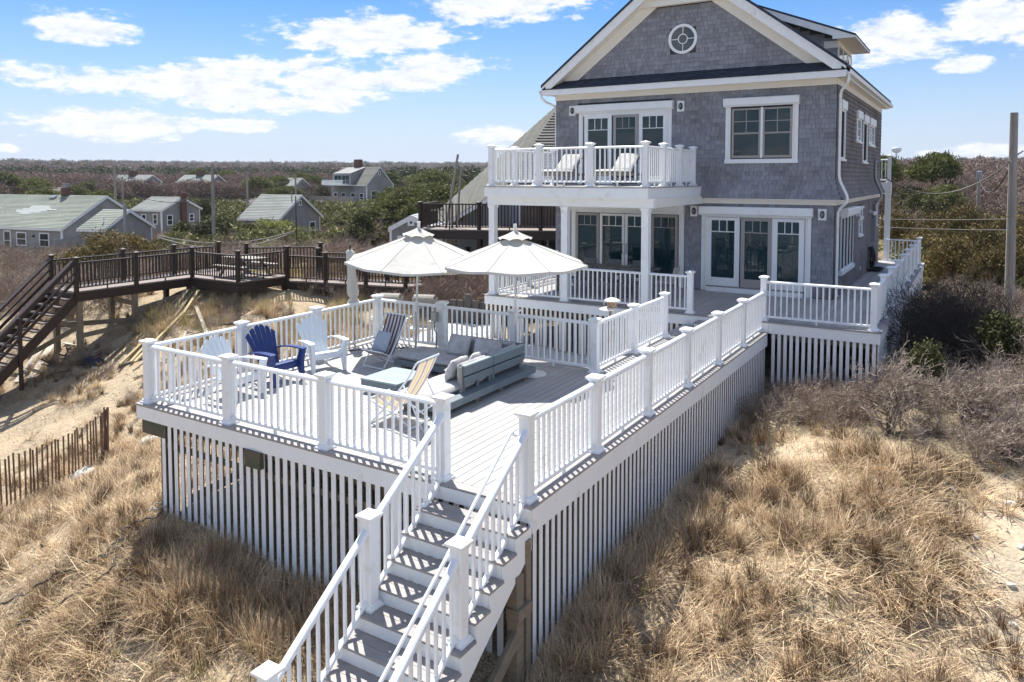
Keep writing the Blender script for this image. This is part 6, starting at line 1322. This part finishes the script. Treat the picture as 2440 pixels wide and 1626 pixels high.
def crown(seed, rx, rz, zc, nclump, nleaf, size, mat, shape='round', flat=1.0, up=.0, elong=1.0):
    """foliage crown from many small leaf faces gathered in clumps on and in an uneven volume"""
    r = np.random.default_rng(seed); V = []; 
    lob = r.normal(size=(7, 3)); lob /= np.linalg.norm(lob, axis=1)[:,None]; amp = r.uniform(.1, .45, 7)
    for _ in range(nclump):
        d = r.normal(size=3); d /= np.linalg.norm(d); d[2] = abs(d[2])*1.0 if r.random() < .75 else d[2]; k = .62+((np.clip(lob@d, 0, 1)**3)*amp).sum()+r.normal()*.07; rad = k*r.uniform(.55, 1.0)**.5
        c = np.array([d[0]*rx*rad, d[1]*rx*rad, zc+d[2]*rz*rad])
        if shape == 'cone': h = (c[2]-(zc-rz))/(2*rz); c[:2] *= max(.12, 1.25-h*1.15)
        cs = r.uniform(.10, .22)*min(rx, rz)*1.25
        p = r.normal(size=(nleaf, 3))*cs*np.array([1,1,.6*flat])+c
        a = r.normal(size=(nleaf, 3)); a[:,2] += up; a /= np.linalg.norm(a, axis=1)[:,None]; b = np.cross(a, r.normal(size=(nleaf, 3))); b /= np.linalg.norm(b, axis=1)[:,None]; s = size*r.uniform(.6, 1.4, (nleaf, 1))
        V.append(np.stack([p-a*s*elong, p+b*s*.55, p+a*s*elong, p-b*s*.55], 1))
    V = np.concatenate(V).reshape(-1, 3); V[:,2] = np.maximum(V[:,2], .03); return npmesh('foliage', V, np.arange(len(V)).reshape(-1, 4), mat)
def treemb(seed, h, r0, zt, nl=5, spread=1.0):
    r = random.Random(seed); b = MB(); b.smooth = True; lean = Vector((r.gauss(0,.06), r.gauss(0,.06), 1))
    pts = [lean*(h*.9*i/5)+Vector((r.gauss(0,.03*h*i/5), r.gauss(0,.03*h*i/5), 0)) for i in range(6)]; pts[0].z = -.2; b.tube(pts, [r0*(1-.15*i) for i in range(6)], 7)
    for i in range(nl):
        p = pts[2+i % 4]; a = r.uniform(0, 6.28); q = p+Vector((math.cos(a)*spread, math.sin(a)*spread, h*.12)); b.tube([p, p.lerp(q, .5)+Vector((0,0,.1)), q], [r0*.4, r0*.28, r0*.14], 5)
    return b.mesh('trunk', mat=bark)
def scatter(name, P, rot, scl, temps, label=None, cat=None, structure=False):
    """one object that instances template meshes on points with geometry nodes"""
    P = np.asarray(P, np.float32); n = len(P); me = bpy.data.meshes.new(name); me.vertices.add(n); me.vertices.foreach_set('co', P.ravel())
    a = me.attributes.new('rot', 'FLOAT_VECTOR', 'POINT'); a.data.foreach_set('vector', np.asarray(rot, np.float32).ravel()); a = me.attributes.new('scl', 'FLOAT', 'POINT'); a.data.foreach_set('value', np.asarray(scl, np.float32))
    a = me.attributes.new('idx', 'INT', 'POINT'); a.data.foreach_set('value', rng.integers(0, len(temps), n).astype(np.int32)); me.update()
    o = bpy.data.objects.new(name, me); link(o, kind='stuff'); g = bpy.data.node_groups.new(name, 'GeometryNodeTree'); g.interface.new_socket('Geometry', in_out='INPUT', socket_type='NodeSocketGeometry'); g.interface.new_socket('Geometry', in_out='OUTPUT', socket_type='NodeSocketGeometry')
    gi = g.nodes.new('NodeGroupInput'); go = g.nodes.new('NodeGroupOutput'); ip = g.nodes.new('GeometryNodeInstanceOnPoints'); jg = g.nodes.new('GeometryNodeJoinGeometry'); LK = g.links.new
    for t in temps:
        to = bpy.data.objects.new('template_'+t.name, t); oi = g.nodes.new('GeometryNodeObjectInfo'); oi.inputs['As Instance'].default_value = True; oi.inputs['Object'].default_value = to; LK(oi.outputs['Geometry'], jg.inputs[0])
    def at(nm, ty):
        q = g.nodes.new('GeometryNodeInputNamedAttribute'); q.data_type = ty; q.inputs['Name'].default_value = nm; return q.outputs['Attribute']
    ip.inputs['Pick Instance'].default_value = True; er = g.nodes.new('FunctionNodeEulerToRotation'); LK(at('rot', 'FLOAT_VECTOR'), er.inputs[0])
    LK(gi.outputs[0], ip.inputs['Points']); LK(jg.outputs[0], ip.inputs['Instance']); LK(at('idx', 'INT'), ip.inputs['Instance Index']); LK(er.outputs[0], ip.inputs['Rotation']); LK(at('scl', 'FLOAT'), ip.inputs['Scale']); LK(ip.outputs[0], go.inputs[0])
    md = o.modifiers.new('scatter', 'NODES'); md.node_group = g
    if label: o['label'] = label; o['category'] = cat
    return o
def slope_rot(x, y, z_rot, k=1.0):
    e = .15; gx = (height(x+e, y)-height(x-e, y))/(2*e); gy = (height(x, y+e)-height(x, y-e))/(2*e)
    c, s = np.cos(z_rot), np.sin(z_rot)          # tilt expressed in the rotated frame
    return np.stack([gy*k, -gx*k, z_rot*0], 1)
deckpoly = [(-7.0,.12),(-.1,.12),(-.1,10.8),(-7.0,10.8)]
def free(x, y):                                  # keep plants off the decks, stairs, walkway, shells
    b = inpoly(x, y, [(-DW+.3,.15),(-.15,.15),(-.15,10.9),(-2.1,10.9),(-2.1,5.4),(-DW+.3,5.4)]); b |= (x > -8) & (x < XR1-.1) & (y > 10.9) & (y < 27); b |= inpoly(x, y, poly)
    b |= (x > -23.1) & (x < -21.3) & (y > 9.9) & (y < 13.5); b |= (x > -21.4) & (x < -18.5) & (y > 11.3) & (y < 13.4); b |= (x > -1.36) & (x < .03) & (y > -3.0) & (y < .15)
    return ~b
# ---------------------------------------------------------------- beach grass
T1 = [tuft(i, 75, .14, .36, .08, 1.15, straw, .0055) for i in range(4)]; T2 = [tuft(20+i, 60, .22, .50, .15, 1.6, straw, .005, 4) for i in range(5)]; T3 = [tuft(40+i, 60, .14, .34, .045, .45, strawd) for i in range(3)]; TG = [tuft(60+i, 42, .35, .75, .10, .8, greeng, .007) for i in range(3)]; TS = [tuft(70+i, 60, .32, .62, .12, .8, straw, .006, 4) for i in range(3)]
N = 52000; x = rng.uniform(-17, 5.6, N); y = rng.uniform(-3.6, 9.6, N); g_, s_ = cover(x, y); dens = g_*(.05+1.15*sm(.45, .66, vnoise(x, y, 2.3, 11)*.65+vnoise(x, y, .8, 12)*.35))
dist = np.hypot(x-CAM.x, y-CAM.y); dens *= np.where(x < -7.3, np.where(y > 4, .55, .75), 1.0)
k = (rng.random(N) < dens*.30) & free(x, y) & (g_ > .1); x, y = x[k], y[k]; n = len(x); zr = rng.uniform(0, 6.28, n)
ro = slope_rot(x, y, zr)*0; ro[:,2] = zr; z = height(x, y)
scatter('beach_grass', np.stack([x, y, z], 1), ro, rng.uniform(.75, 1.3, n), T1+T2+T3+T3[:1], 'tangled dry beach grass covering the dunes around the deck', 'grass')
N = 30000; x = rng.uniform(-16, 5.0, N); y = rng.uniform(-3.6, 7.6, N); g_, s_ = cover(x, y); k = (rng.random(N) < .17*g_*g_*(.3+sm(.3, .6, vnoise(x, y, 1.6, 14)))) & free(x, y); x, y = x[k], y[k]; n = len(x)   # flattened straw between the tufts
TL = [tuft(90+i, 36, .16, .42, .22, 1.75, straw, .005, 3) for i in range(4)]
scatter('fallen_straw', np.stack([x, y, height(x, y)+.01], 1), np.stack([x*0, x*0, rng.uniform(0, 6.28, n)], 1), rng.uniform(.8, 1.25, n), TL, 'fallen straw lying between the grass tufts', 'straw')
N = 9000; x = rng.uniform(-22, -6.5, N); y = rng.uniform(8.2, 19, N); k = (rng.random(N) < .40*sm(.3, .6, vnoise(x, y, .8, 17))) & free(x, y); x, y = x[k], y[k]; n = len(x)
scatter('ridge_grass', np.stack([x, y, height(x, y)], 1), np.stack([x*0, x*0, rng.uniform(0, 6.28, n)], 1), rng.uniform(.6, 1.15, n), TG+T1+TS+TS, 'tall yellow green grass on the ridge by the dark walkway', 'grass')
# taller tufts standing along the left skirt of the stair
x = np.concatenate([rng.uniform(-5.2, -1.5, 80), rng.uniform(.1, .7, 60)]); y = np.concatenate([rng.uniform(-1.1, -.02, 80), rng.uniform(-.8, 4.5, 60)]); k = free(x, y); x, y = x[k], y[k]
scatter('tall_grass', np.stack([x, y, height(x, y)], 1), np.stack([x*0, x*0, rng.uniform(0, 6.28, len(x))], 1), rng.uniform(.6, 1.0, len(x)), TS, 'taller dry grass along the foot of the slatted skirt', 'grass')
N = 6000; x = rng.uniform(-27, -8, N); y = rng.uniform(2.5, 11.5, N); k = (rng.random(N) < .55*sm(.48, .68, vnoise(x, y, 1.1, 41)*.6+vnoise(x, y, .5, 42)*.4)) & free(x, y); x, y = x[k], y[k]; n = len(x)
scatter('sparse_tufts', np.stack([x, y, height(x, y)], 1), np.stack([x*0, x*0, rng.uniform(0, 6.28, n)], 1), rng.uniform(.6, 1.15, n), T1+T2+T3, 'scattered dry tufts on the pale sand around the dark walkway', 'grass')
x = rng.uniform(-26, -14, 260); y = rng.uniform(4.5, 11.5, 260); k = free(x, y) & (vnoise(x, y, .7, 44) > .55); x, y = x[k], y[k]
scatter('dune_brush', np.stack([x, y, height(x, y)-.03], 1), np.stack([x*0, x*0, rng.uniform(0, 6.28, len(x))], 1), rng.uniform(.25, .6, len(x)), [twigshrub(50+i, 1.0, twig, 5, 4) for i in range(3)], 'low grey brush on the sand below the dark walkway', 'brush')
x = rng.uniform(-14, 4, 420); y = rng.uniform(-3, 7, 420); g_, s_ = cover(x, y); k = free(x, y) & (g_ > .35); x, y = x[k], y[k]
scatter('green_shoots', np.stack([x, y, height(x, y)], 1), np.stack([x*0, x*0, rng.uniform(0, 6.28, len(x))], 1), rng.uniform(.7, 1.2, len(x)), [tuft(110+i, 12, .12, .3, .03, .5, greeng, .006) for i in range(2)], 'a few green shoots among the dry beach grass', 'grass')
# small sticks and wrack on the sand
vs = []; fs = []
r = random.Random(3)
for _ in range(900):
    X_, Y_ = (r.uniform(3.0, 5.6), r.uniform(1.5, 8)) if r.random() < .4 else (r.uniform(-24, -8), r.uniform(3, 11)); zz = hz1(X_, Y_)+.012; a = r.uniform(0, 6.28); l = r.uniform(.03, .16); w = .006; dx, dy = math.cos(a)*l, math.sin(a)*l; q = len(vs)
    vs += [(X_-dy/l*w, Y_+dx/l*w, zz), (X_+dy/l*w, Y_-dx/l*w, zz), (X_+dx, Y_+dy, zz+.02), (X_+dx/2, Y_+dy/2, zz+.035)]; fs += [(q,q+1,q+2),(q,q+2,q+3),(q+1,q+3,q+2)]
o = bpy.data.objects.new('dune_litter', mesh_from(vs, fs, 'dune_litter', twig)); link(o, kind='stuff')
# ---------------------------------------------------------------- bare thickets
SH = [twigshrub(i, 1.0, twig, 6, 4) for i in range(4)]; SB = [twigshrub(10+i, 1.1, twigb, 6, 4) for i in range(4)]; SL = [twigshrub(20+i, .9, twig, 5, 4, leaf=spring, nleaf=110) for i in range(2)]; SD = [twigshrub(30+i, 1.1, twigd, 7, 4) for i in range(2)]
def ring_scatter(name, x, y, sc, temps, lab, cat): 
    n = len(x); return scatter(name, np.stack([x, y, height(x, y)-.03], 1), np.stack([rng.normal(0,.12,n), rng.normal(0,.12,n), rng.uniform(0,6.28,n)], 1), sc, temps, lab, cat)
N = 2600; x = rng.uniform(1.0, 16, N); y = rng.uniform(6.8, 34, N); g_, s_ = cover(x, y); k = (s_ > .35) & free(x, y) & (rng.random(N) < .25+.75*sm(.3,.6,vnoise(x, y, .6, 21))) & ((x > 2.6) | (y < 10.7)) & (x < 5+y*.45); x, y = x[k], y[k]
ring_scatter('bare_thicket', x, y, rng.uniform(.45, .85, len(x))*(1+.35*sm(9, 16, y)), SH+SH+SL+SB[:2], 'bare grey brown thicket spreading right of the raised deck', 'thicket')
x = rng.uniform(.15, 2.4, 130); y = rng.uniform(8.2, 10.7, 130); ring_scatter('low_twigs', x, y, rng.uniform(.25, .55, 130), SH+SL+SB, 'low twiggy scrub against the slatted skirt of the upper deck', 'scrub')
x = rng.uniform(.2, 1.2, 46); y = rng.uniform(6.6, 9.6, 46); ring_scatter('dry_weeds', x, y, rng.uniform(.22, .45, 46), SL+TG+T3, 'dry weeds at the foot of the long slatted skirt', 'weeds')
N = 700; x = rng.uniform(-20, -6.6, N); y = rng.uniform(13.2, 24, N); k = free(x, y) & ~((x > -16.5) & (y > 15.6+(x+16.5)*.4)) ; x, y = x[k], y[k]
k = rng.random(len(x)) < .5; ring_scatter('twig_bushes', x[k], y[k], rng.uniform(.5, 1.0, k.sum()), SB+SH, 'brown twig bushes between the dark walkway and the porch', 'thicket')
x = rng.uniform(-12.6, -8.2, 150); y = rng.uniform(13.0, 18.5, 150); ring_scatter('twig_bushes', x, y, rng.uniform(.9, 1.5, 150), SB, 'dense brown twig bushes left of the porch', 'thicket')
N = 1500; x = rng.uniform(-60, -24, N); y = rng.uniform(8, 40, N); k = (rng.random(N) < .75) & ((y-10) < (-x-20)*1.1+9); x, y = x[k], y[k]; ring_scatter('bare_thicket', x, y, rng.uniform(.8, 1.7, len(x)), SH+SB+SL, 'grey thicket behind the dark stair at the left', 'thicket')
N = 2600; x = rng.uniform(-75, -18, N); y = rng.uniform(22, 85, N); k = (y > 24+(-18-x)*.0) & (y < 26+(-x)*1.4); x, y = x[k], y[k]
ring_scatter('mixed_scrub', x, y, rng.uniform(.8, 1.5, len(x)), SB+SL+SH, 'mixed scrub in front of the cottages', 'scrub')
# ---------------------------------------------------------------- trees and shrubs as things
PT = {}
def plant(kind, name, label, cat, x, y, s, grp, var=0, rz=None, z=None, sz=1.0):
    k = (kind, var)
    if k not in PT:
        sd_ = hash(kind) % 97+var if False else sum(map(ord, kind))+var*7
        if kind == 'juniper': c = crown(sd_, 1.25, 1.15, 1.05, 120, 70, .042, juni, up=.6, elong=2.0); t = treemb(sd_, 1.4, .07, 1)
        elif kind == 'cedar': c = crown(sd_, 1.1, 1.6, 1.55, 120, 60, .05, cedar, 'cone', up=.5, elong=1.8); t = treemb(sd_, 2.2, .08, 1)
        elif kind == 'pine': c = crown(sd_, 2.1, 1.7, 3.9, 75, 80, .085, pine, flat=.55, elong=1.7); t = treemb(sd_, 4.9, .15, 2, 9, 1.5)
        elif kind == 'springbush': c = crown(sd_, 1.4, 1.0, .95, 60, 34, .07, spring, elong=1.2); t = treemb(sd_, 1.3, .05, 1)
        elif kind == 'blossom': c = crown(sd_, 1.5, 1.3, 2.0, 46, 26, .09, blossom); t = treemb(sd_, 2.4, .06, 1)
        elif kind == 'bare': c = twigshrub(sd_, 3.2, twigb, 5, 5, .010, .5, r0=.05); t = treemb(sd_, 2.4, .07, 1)
        elif kind == 'darkbush': c = twigshrub(sd_, 2.0, twigd, 18, 5, .004, .9, r0=.02); t = treemb(sd_, 1.0, .05, 1)  # twigs coloured dark to carry the shade
        elif kind == 'greybush': c = twigshrub(sd_, 1.5, twig, 8, 5, .004, .8, r0=.03); t = treemb(sd_, .9, .045, 1)
        PT[k] = (c, t)
    c, t = PT[k]; z = hz1(x, y) if z is None else z; e = bpy.data.objects.new(name, None); COL.objects.link(e); e.location = (x, y, z); e.scale = (s, s, s*sz); e.rotation_euler = (0, 0, random.uniform(0, 6.28) if rz is None else rz); tag(e, label, cat, grp)
    for nm, m_ in (('trunk', t), ('crown', c)):
        q = bpy.data.objects.new(nm, m_); COL.objects.link(q); q.parent = e
    return e
rr = random.Random(11)
# right of the house
for i, (x, y, s) in enumerate(((2.2,41,1.6),(4.2,39,1.5),(6.4,42,1.8),(8.4,40,1.7),(1.2,47,1.7),(3.6,48,1.9),(6.2,50,2.1),(9.0,49,2.0),(11.6,46,2.0),(4.6,33.5,1.25),(6.6,34.5,1.35),(8.8,33,1.3),(10.8,37,1.7),(2.9,35.5,1.3),(7.6,30,1.0),(12.5,41,1.8),(9.8,29,1.0),(-.6,52,1.6),(2.6,55,1.7),(13,52,2.2))):
    plant('juniper', 'juniper_shrub', 'golden brown juniper in the dense belt behind the thick pole', 'juniper', x, y, s*.66, 'junipers right of the house', i % 3, sz=(.95,1.35,1.1,1.6)[i % 4])
for i, (x, y, s) in enumerate(((.55,66.5,.95),(1.75,60.5,.72),(-3.6,72,1.0))): plant('pine', 'pine_tree', ('tall rounded pine beside the water tower, just right of the house', 'lower pine in front of the tall rounded pine right of the house', 'dark pine touching the back corner of the house')[i], 'pine', x, y, s, None, i % 2, sz=(1.5,1.25,1.35)[i])
for i, (x, y, s) in enumerate(((.2,62,1.5),(1.2,58,1.3),(-.8,66,1.6),(9.8,70,1.6),(12.5,66,1.5),(14,75,1.8),(3.5,82,1.6))): plant('cedar', 'cedar_tree', 'dark cedar standing before the brown wood right of the house', 'cedar', x, y, s, 'cedars right of the house', i % 2)
for i, (x, y, s) in enumerate(((4.4,66,1.2),(6.2,69,1.3),(-3.6,52,1.2),(-2.5,47,1.0),(1.5,68,1.1))): plant('springbush', 'leafing_shrub', 'yellow green leafing shrub in front of the brown wood', 'shrub', x, y, s, 'leafing shrubs right of the house', i % 2)
for i in range(95):
    d = rr.uniform(62, 165); a = R(rr.uniform(-8, 13)); x, y = CAM.x-math.sin(a)*d, CAM.y+math.cos(a)*d
    plant('bare', 'bare_tree', 'bare brown tree in the leafless wood right of the house', 'bare tree', x, y, rr.uniform(.9, 1.7), 'bare trees right of the house', i % 4)
plant('darkbush', 'tall_bare_bush', 'tall dark bare bush in the shade right of the raised deck', 'bush', 3.35, 13.4, 1.0, None, 0); plant('darkbush', 'tall_bare_bush', 'second dark bush behind the tall one in the shade', 'bush', 4.0, 16.2, 1.05, None, 1)
plant('darkbush', 'bare_bush', 'dark bush low against the shaded skirt of the raised deck', 'bush', 3.1, 17.8, .9, None, 0); 
plant('cedar', 'young_cedar', 'dark young cedar half hidden in the shaded thicket', 'cedar', 4.5, 13.2, .62, None, 0); plant('cedar', 'young_cedar', 'small green gold cedar rising from the thicket below the shade', 'cedar', 3.2, 10.9, .42, None, 1)
plant('greybush', 'gnarled_bush', 'gnarled grey bush with a forked dark trunk on the crest of the right mound', 'bush', 2.75, 8.0, .95, None, 0, 1.1)
for i, (x, y, s) in enumerate(((3.9,8.6,.75),(4.7,9.6,.8),(5.2,12,1.0),(4.6,7.7,.6))): plant('greybush', 'bare_bush', 'bare grey bush in the thicket on the right', 'bush', x, y, s, 'bare bushes in the right thicket', i % 2)
# left: around the dark walkway and the cottages
for i in range(46):
    a = R(rr.uniform(42, 58)); d = rr.uniform(52, 68); x, y = CAM.x-math.sin(a)*d, CAM.y+math.cos(a)*d
    plant('springbush', 'leafing_shrub', 'yellow green shrub in the scrub before the small cottages', 'shrub', x, y, rr.uniform(.6, 1.15), 'leafing shrubs before the small cottages', i % 2, sz=.8)
for i, (u_, d_, s) in enumerate(((150,40,.72),(192,41,.85),(235,40,.95),(280,42,1.05),(318,40,1.0),(352,42,.8),(215,45,.8))):
    w_ = atpix(u_, 620, d_); x, y = w_.x, w_.y
    plant('juniper', 'juniper_shrub', 'dark spreading juniper behind the dark walkway railing', 'juniper', x, y, s*1.12, 'junipers behind the dark walkway', i % 3, sz=.95)
for i, (x, y, s) in enumerate(((-56,37,1.5),(-58.6,39.8,1.6),(-61,42.5,1.5),(-55,41,1.3),(-63.5,40,1.3))): plant('cedar', 'cedar_shrub', 'dark cedar in the clump between the low cottage and the tall pole', 'cedar', x, y, s, 'cedars beside the low cottage', i % 2, sz=.75)
for i, (x, y, s) in enumerate(((-56,45,1.4),(-58,47.5,1.4),(-53.5,43,1.5),(-60,44,1.2),(-52,40,1.2),(-50,42,1.2),(-63,50,1.4))): plant('springbush', 'leafing_shrub', 'yellow green shrub around the foot of the tall pole', 'shrub', x, y, s, 'leafing shrubs by the tall pole', i % 2)
for i, (x, y, s) in enumerate(((-38,36,.9),(-36,34,.8),(-40,40,.9))): plant('cedar', 'cedar_shrub', 'small dark cedar behind the picnic platform', 'cedar', x, y, s, 'small cedars behind the platform', i % 2)
plant('juniper', 'dead_juniper', 'ragged brown juniper standing before the old picket fence', 'juniper', -13.0, 16.2, .55, None, 2, sz=1.5)
kinds = ('pine','cedar','pine','springbush','pine','cedar','bare','bare','blossom')
LAB = {'pine':'green pine in the scrubland beyond the cottages','cedar':'dark cedar in the scrubland beyond the cottages','springbush':'yellow green shrub in the scrubland beyond the cottages','bare':'bare tree in the scrubland beyond the cottages','blossom':'white blossoming tree beyond the cottages'}
hide = [(-66,34,12),(-79,50,9),(-60,51,9),(-103,108,11),(-157,96,10),(-144,104,10)]
cnt = 0
while cnt < 240:
    d = 62+150*rr.random()**1.2; a = R(rr.uniform(24, 70)); x, y = CAM.x-math.sin(a)*d, CAM.y+math.cos(a)*d
    if any(math.hypot(x-hx, y-hy) < hr__ for hx, hy, hr__ in hide): continue
    bad = False
    for hx, hy, hr__ in hide:                    # keep the line of sight to the houses open
        hd = math.hypot(hx-CAM.x, hy-CAM.y); ha = math.atan2(-(hx-CAM.x), hy-CAM.y)
        if d < hd and d > hd*.62 and abs(a-ha) < (hr__*.75)/hd: bad = True
    if bad and rr.random() < .93: continue
    k = rr.choice(kinds) if a < R(48) or rr.random() < .6 else rr.choice(('cedar','bare','bare','springbush')); 
    if k == 'blossom' and rr.random() < .6: continue
    s = {'pine':rr.uniform(.75,1.15),'cedar':rr.uniform(.9,1.5),'springbush':rr.uniform(1,1.6),'bare':rr.uniform(.6,1.0),'blossom':rr.uniform(.8,1.3)}[k]*(1+.25*(d > 130))
    plant(k, {'pine':'pine_tree','cedar':'cedar_tree','springbush':'leafing_shrub','bare':'bare_tree','blossom':'blossom_tree'}[k], LAB[k], {'pine':'pine','cedar':'cedar','springbush':'shrub','bare':'bare tree','blossom':'blossom tree'}[k], x, y, s, 'scrubland '+{'pine':'pines','cedar':'cedars','springbush':'shrubs','bare':'bare trees','blossom':'blossom trees'}[k], cnt % 2); cnt += 1
# the pine belt behind the leaning timbers
for i in range(30):
    d = rr.uniform(120, 200); a = R(rr.uniform(33, 43)); x, y = CAM.x-math.sin(a)*d, CAM.y+math.cos(a)*d
    if abs(math.degrees(a)-(42.4)) < 4.5 and d < 158: continue
    plant('pine', 'pine_tree', 'dark pine in the belt left of the neighbouring roof', 'pine', x, y, rr.uniform(.9, 1.45), 'pines left of the neighbouring roof', i % 2)
ORD = ['leftmost','second','third','fourth','fifth','sixth','seventh','eighth','ninth','tenth','eleventh','twelfth','thirteenth','fourteenth','fifteenth','sixteenth','seventeenth','eighteenth','nineteenth','twentieth']
for gname, kind_, where in (('junipers right of the house','golden brown juniper','in the belt behind the thick pole'),('junipers behind the dark walkway','dark spreading juniper','behind the dark walkway railing'),('bare bushes in the right thicket','bare grey bush','in the right thicket'),('cedars right of the house','dark cedar','before the brown wood'),('leafing shrubs right of the house','yellow green shrub','before the brown wood'),('cedars beside the low cottage','dark cedar','beside the low cottage'),('leafing shrubs by the tall pole','yellow green shrub','around the tall pole'),('small cedars behind the platform','small dark cedar','behind the picnic platform')):
    gs = [o for o in COL.objects if o.get('group') == gname]; gs.sort(key=lambda o: math.atan2(o.location.x-CAM.x, o.location.y-CAM.y))
    for i, o in enumerate(gs):
        k = ORD[i] if i < len(gs)-1 else 'rightmost'; o['label'] = f"{kind_} {where}, {k}"+(' from the left' if i and i < len(gs)-1 else '')
# ---------------------------------------------------------------- far woods as masses
FN_ = [crown(340+i, 2.6, 2.2, 2.2, 90, 46, .06, farw, elong=3.0, up=1.0) for i in range(3)]
FB = [crown(300+i, 2.8, 2.0, 2.0, 40, 34, .20, farw, elong=2.4, up=.6) for i in range(3)]; FP = [crown(310+i, 2.4, 2.4, 2.6, 36, 34, .24, farp, elong=1.4) for i in range(3)]
def far(name, n, d0, d1, a0, a1, temps, s0, s1, lab, pw=1.0, patch=None):
    d = d0+(d1-d0)*rng.random(n)**pw; a = np.radians(rng.uniform(a0, a1, n)); x, y = CAM.x-np.sin(a)*d, CAM.y+np.cos(a)*d
    if patch is not None: k = vnoise(x+5000, y+5000, .012, patch) > .52; x, y, d = x[k], y[k], d[k]
    for hx, hy, hr__ in hide: k = np.hypot(x-hx, y-hy) > hr__+2; x, y, d = x[k], y[k], d[k]
    n = len(x); scatter(name, np.stack([x, y, height(x, y)-.3], 1), np.stack([x*0, x*0, rng.uniform(0,6.28,n)], 1), rng.uniform(s0, s1, n)*(1+d/1600), temps, lab, 'wood')
FS = [crown(320+i, 1.5, .9, .9, 40, 34, .10, scrubm, elong=1.6, up=.4) for i in range(3)]
far('olive_scrub', 2200, 66, 230, 24, 61, FS, .7, 1.5, 'olive green scrub between the cottages and the brown wood', .9)
far('olive_scrub', 260, 40, 110, -12, 4, FS, .6, 1.2, 'olive scrub among the bare trees right of the house', 1.0)
far('brown_wood', 5200, 165, 650, 14, 76, FN_, .8, 1.4, 'leafless brown wood stretching to the horizon on the left', 1.1); far('brown_wood', 5200, 110, 750, -14, 14, FN_, .8, 1.3, 'leafless brown wood on the rise to the right', 1.1)
far('far_wood', 7000, 600, 2550, -14, 76, FB, 1.3, 2.4, 'far leafless woods along the skyline', .75); far('green_wood', 2600, 150, 800, 20, 76, FP, .8, 1.5, 'patches of evergreens in the brown wood', 1.0, 31); far('green_wood', 2500, 700, 2550, -14, 76, FP, 1.2, 2.2, 'evergreens along the far skyline', .7, 33)

# ---------------------------------------------------------------- thin sea haze
hm = bpy.data.materials.new('haze'); hm.use_nodes = True; t = hm.node_tree; t.nodes.clear(); pv = nd(t, 'ShaderNodeVolumePrincipled', i_Density=.00013, i_Color=(.86,.92,1,1), i_Anisotropy=.2); oo = nd(t, 'ShaderNodeOutputMaterial'); t.links.new(pv.outputs[0], oo.inputs['Volume'])
MB().box(-2900, 1700, -70, 3100, -14, 75).build('haze', hm, kind='stuff')
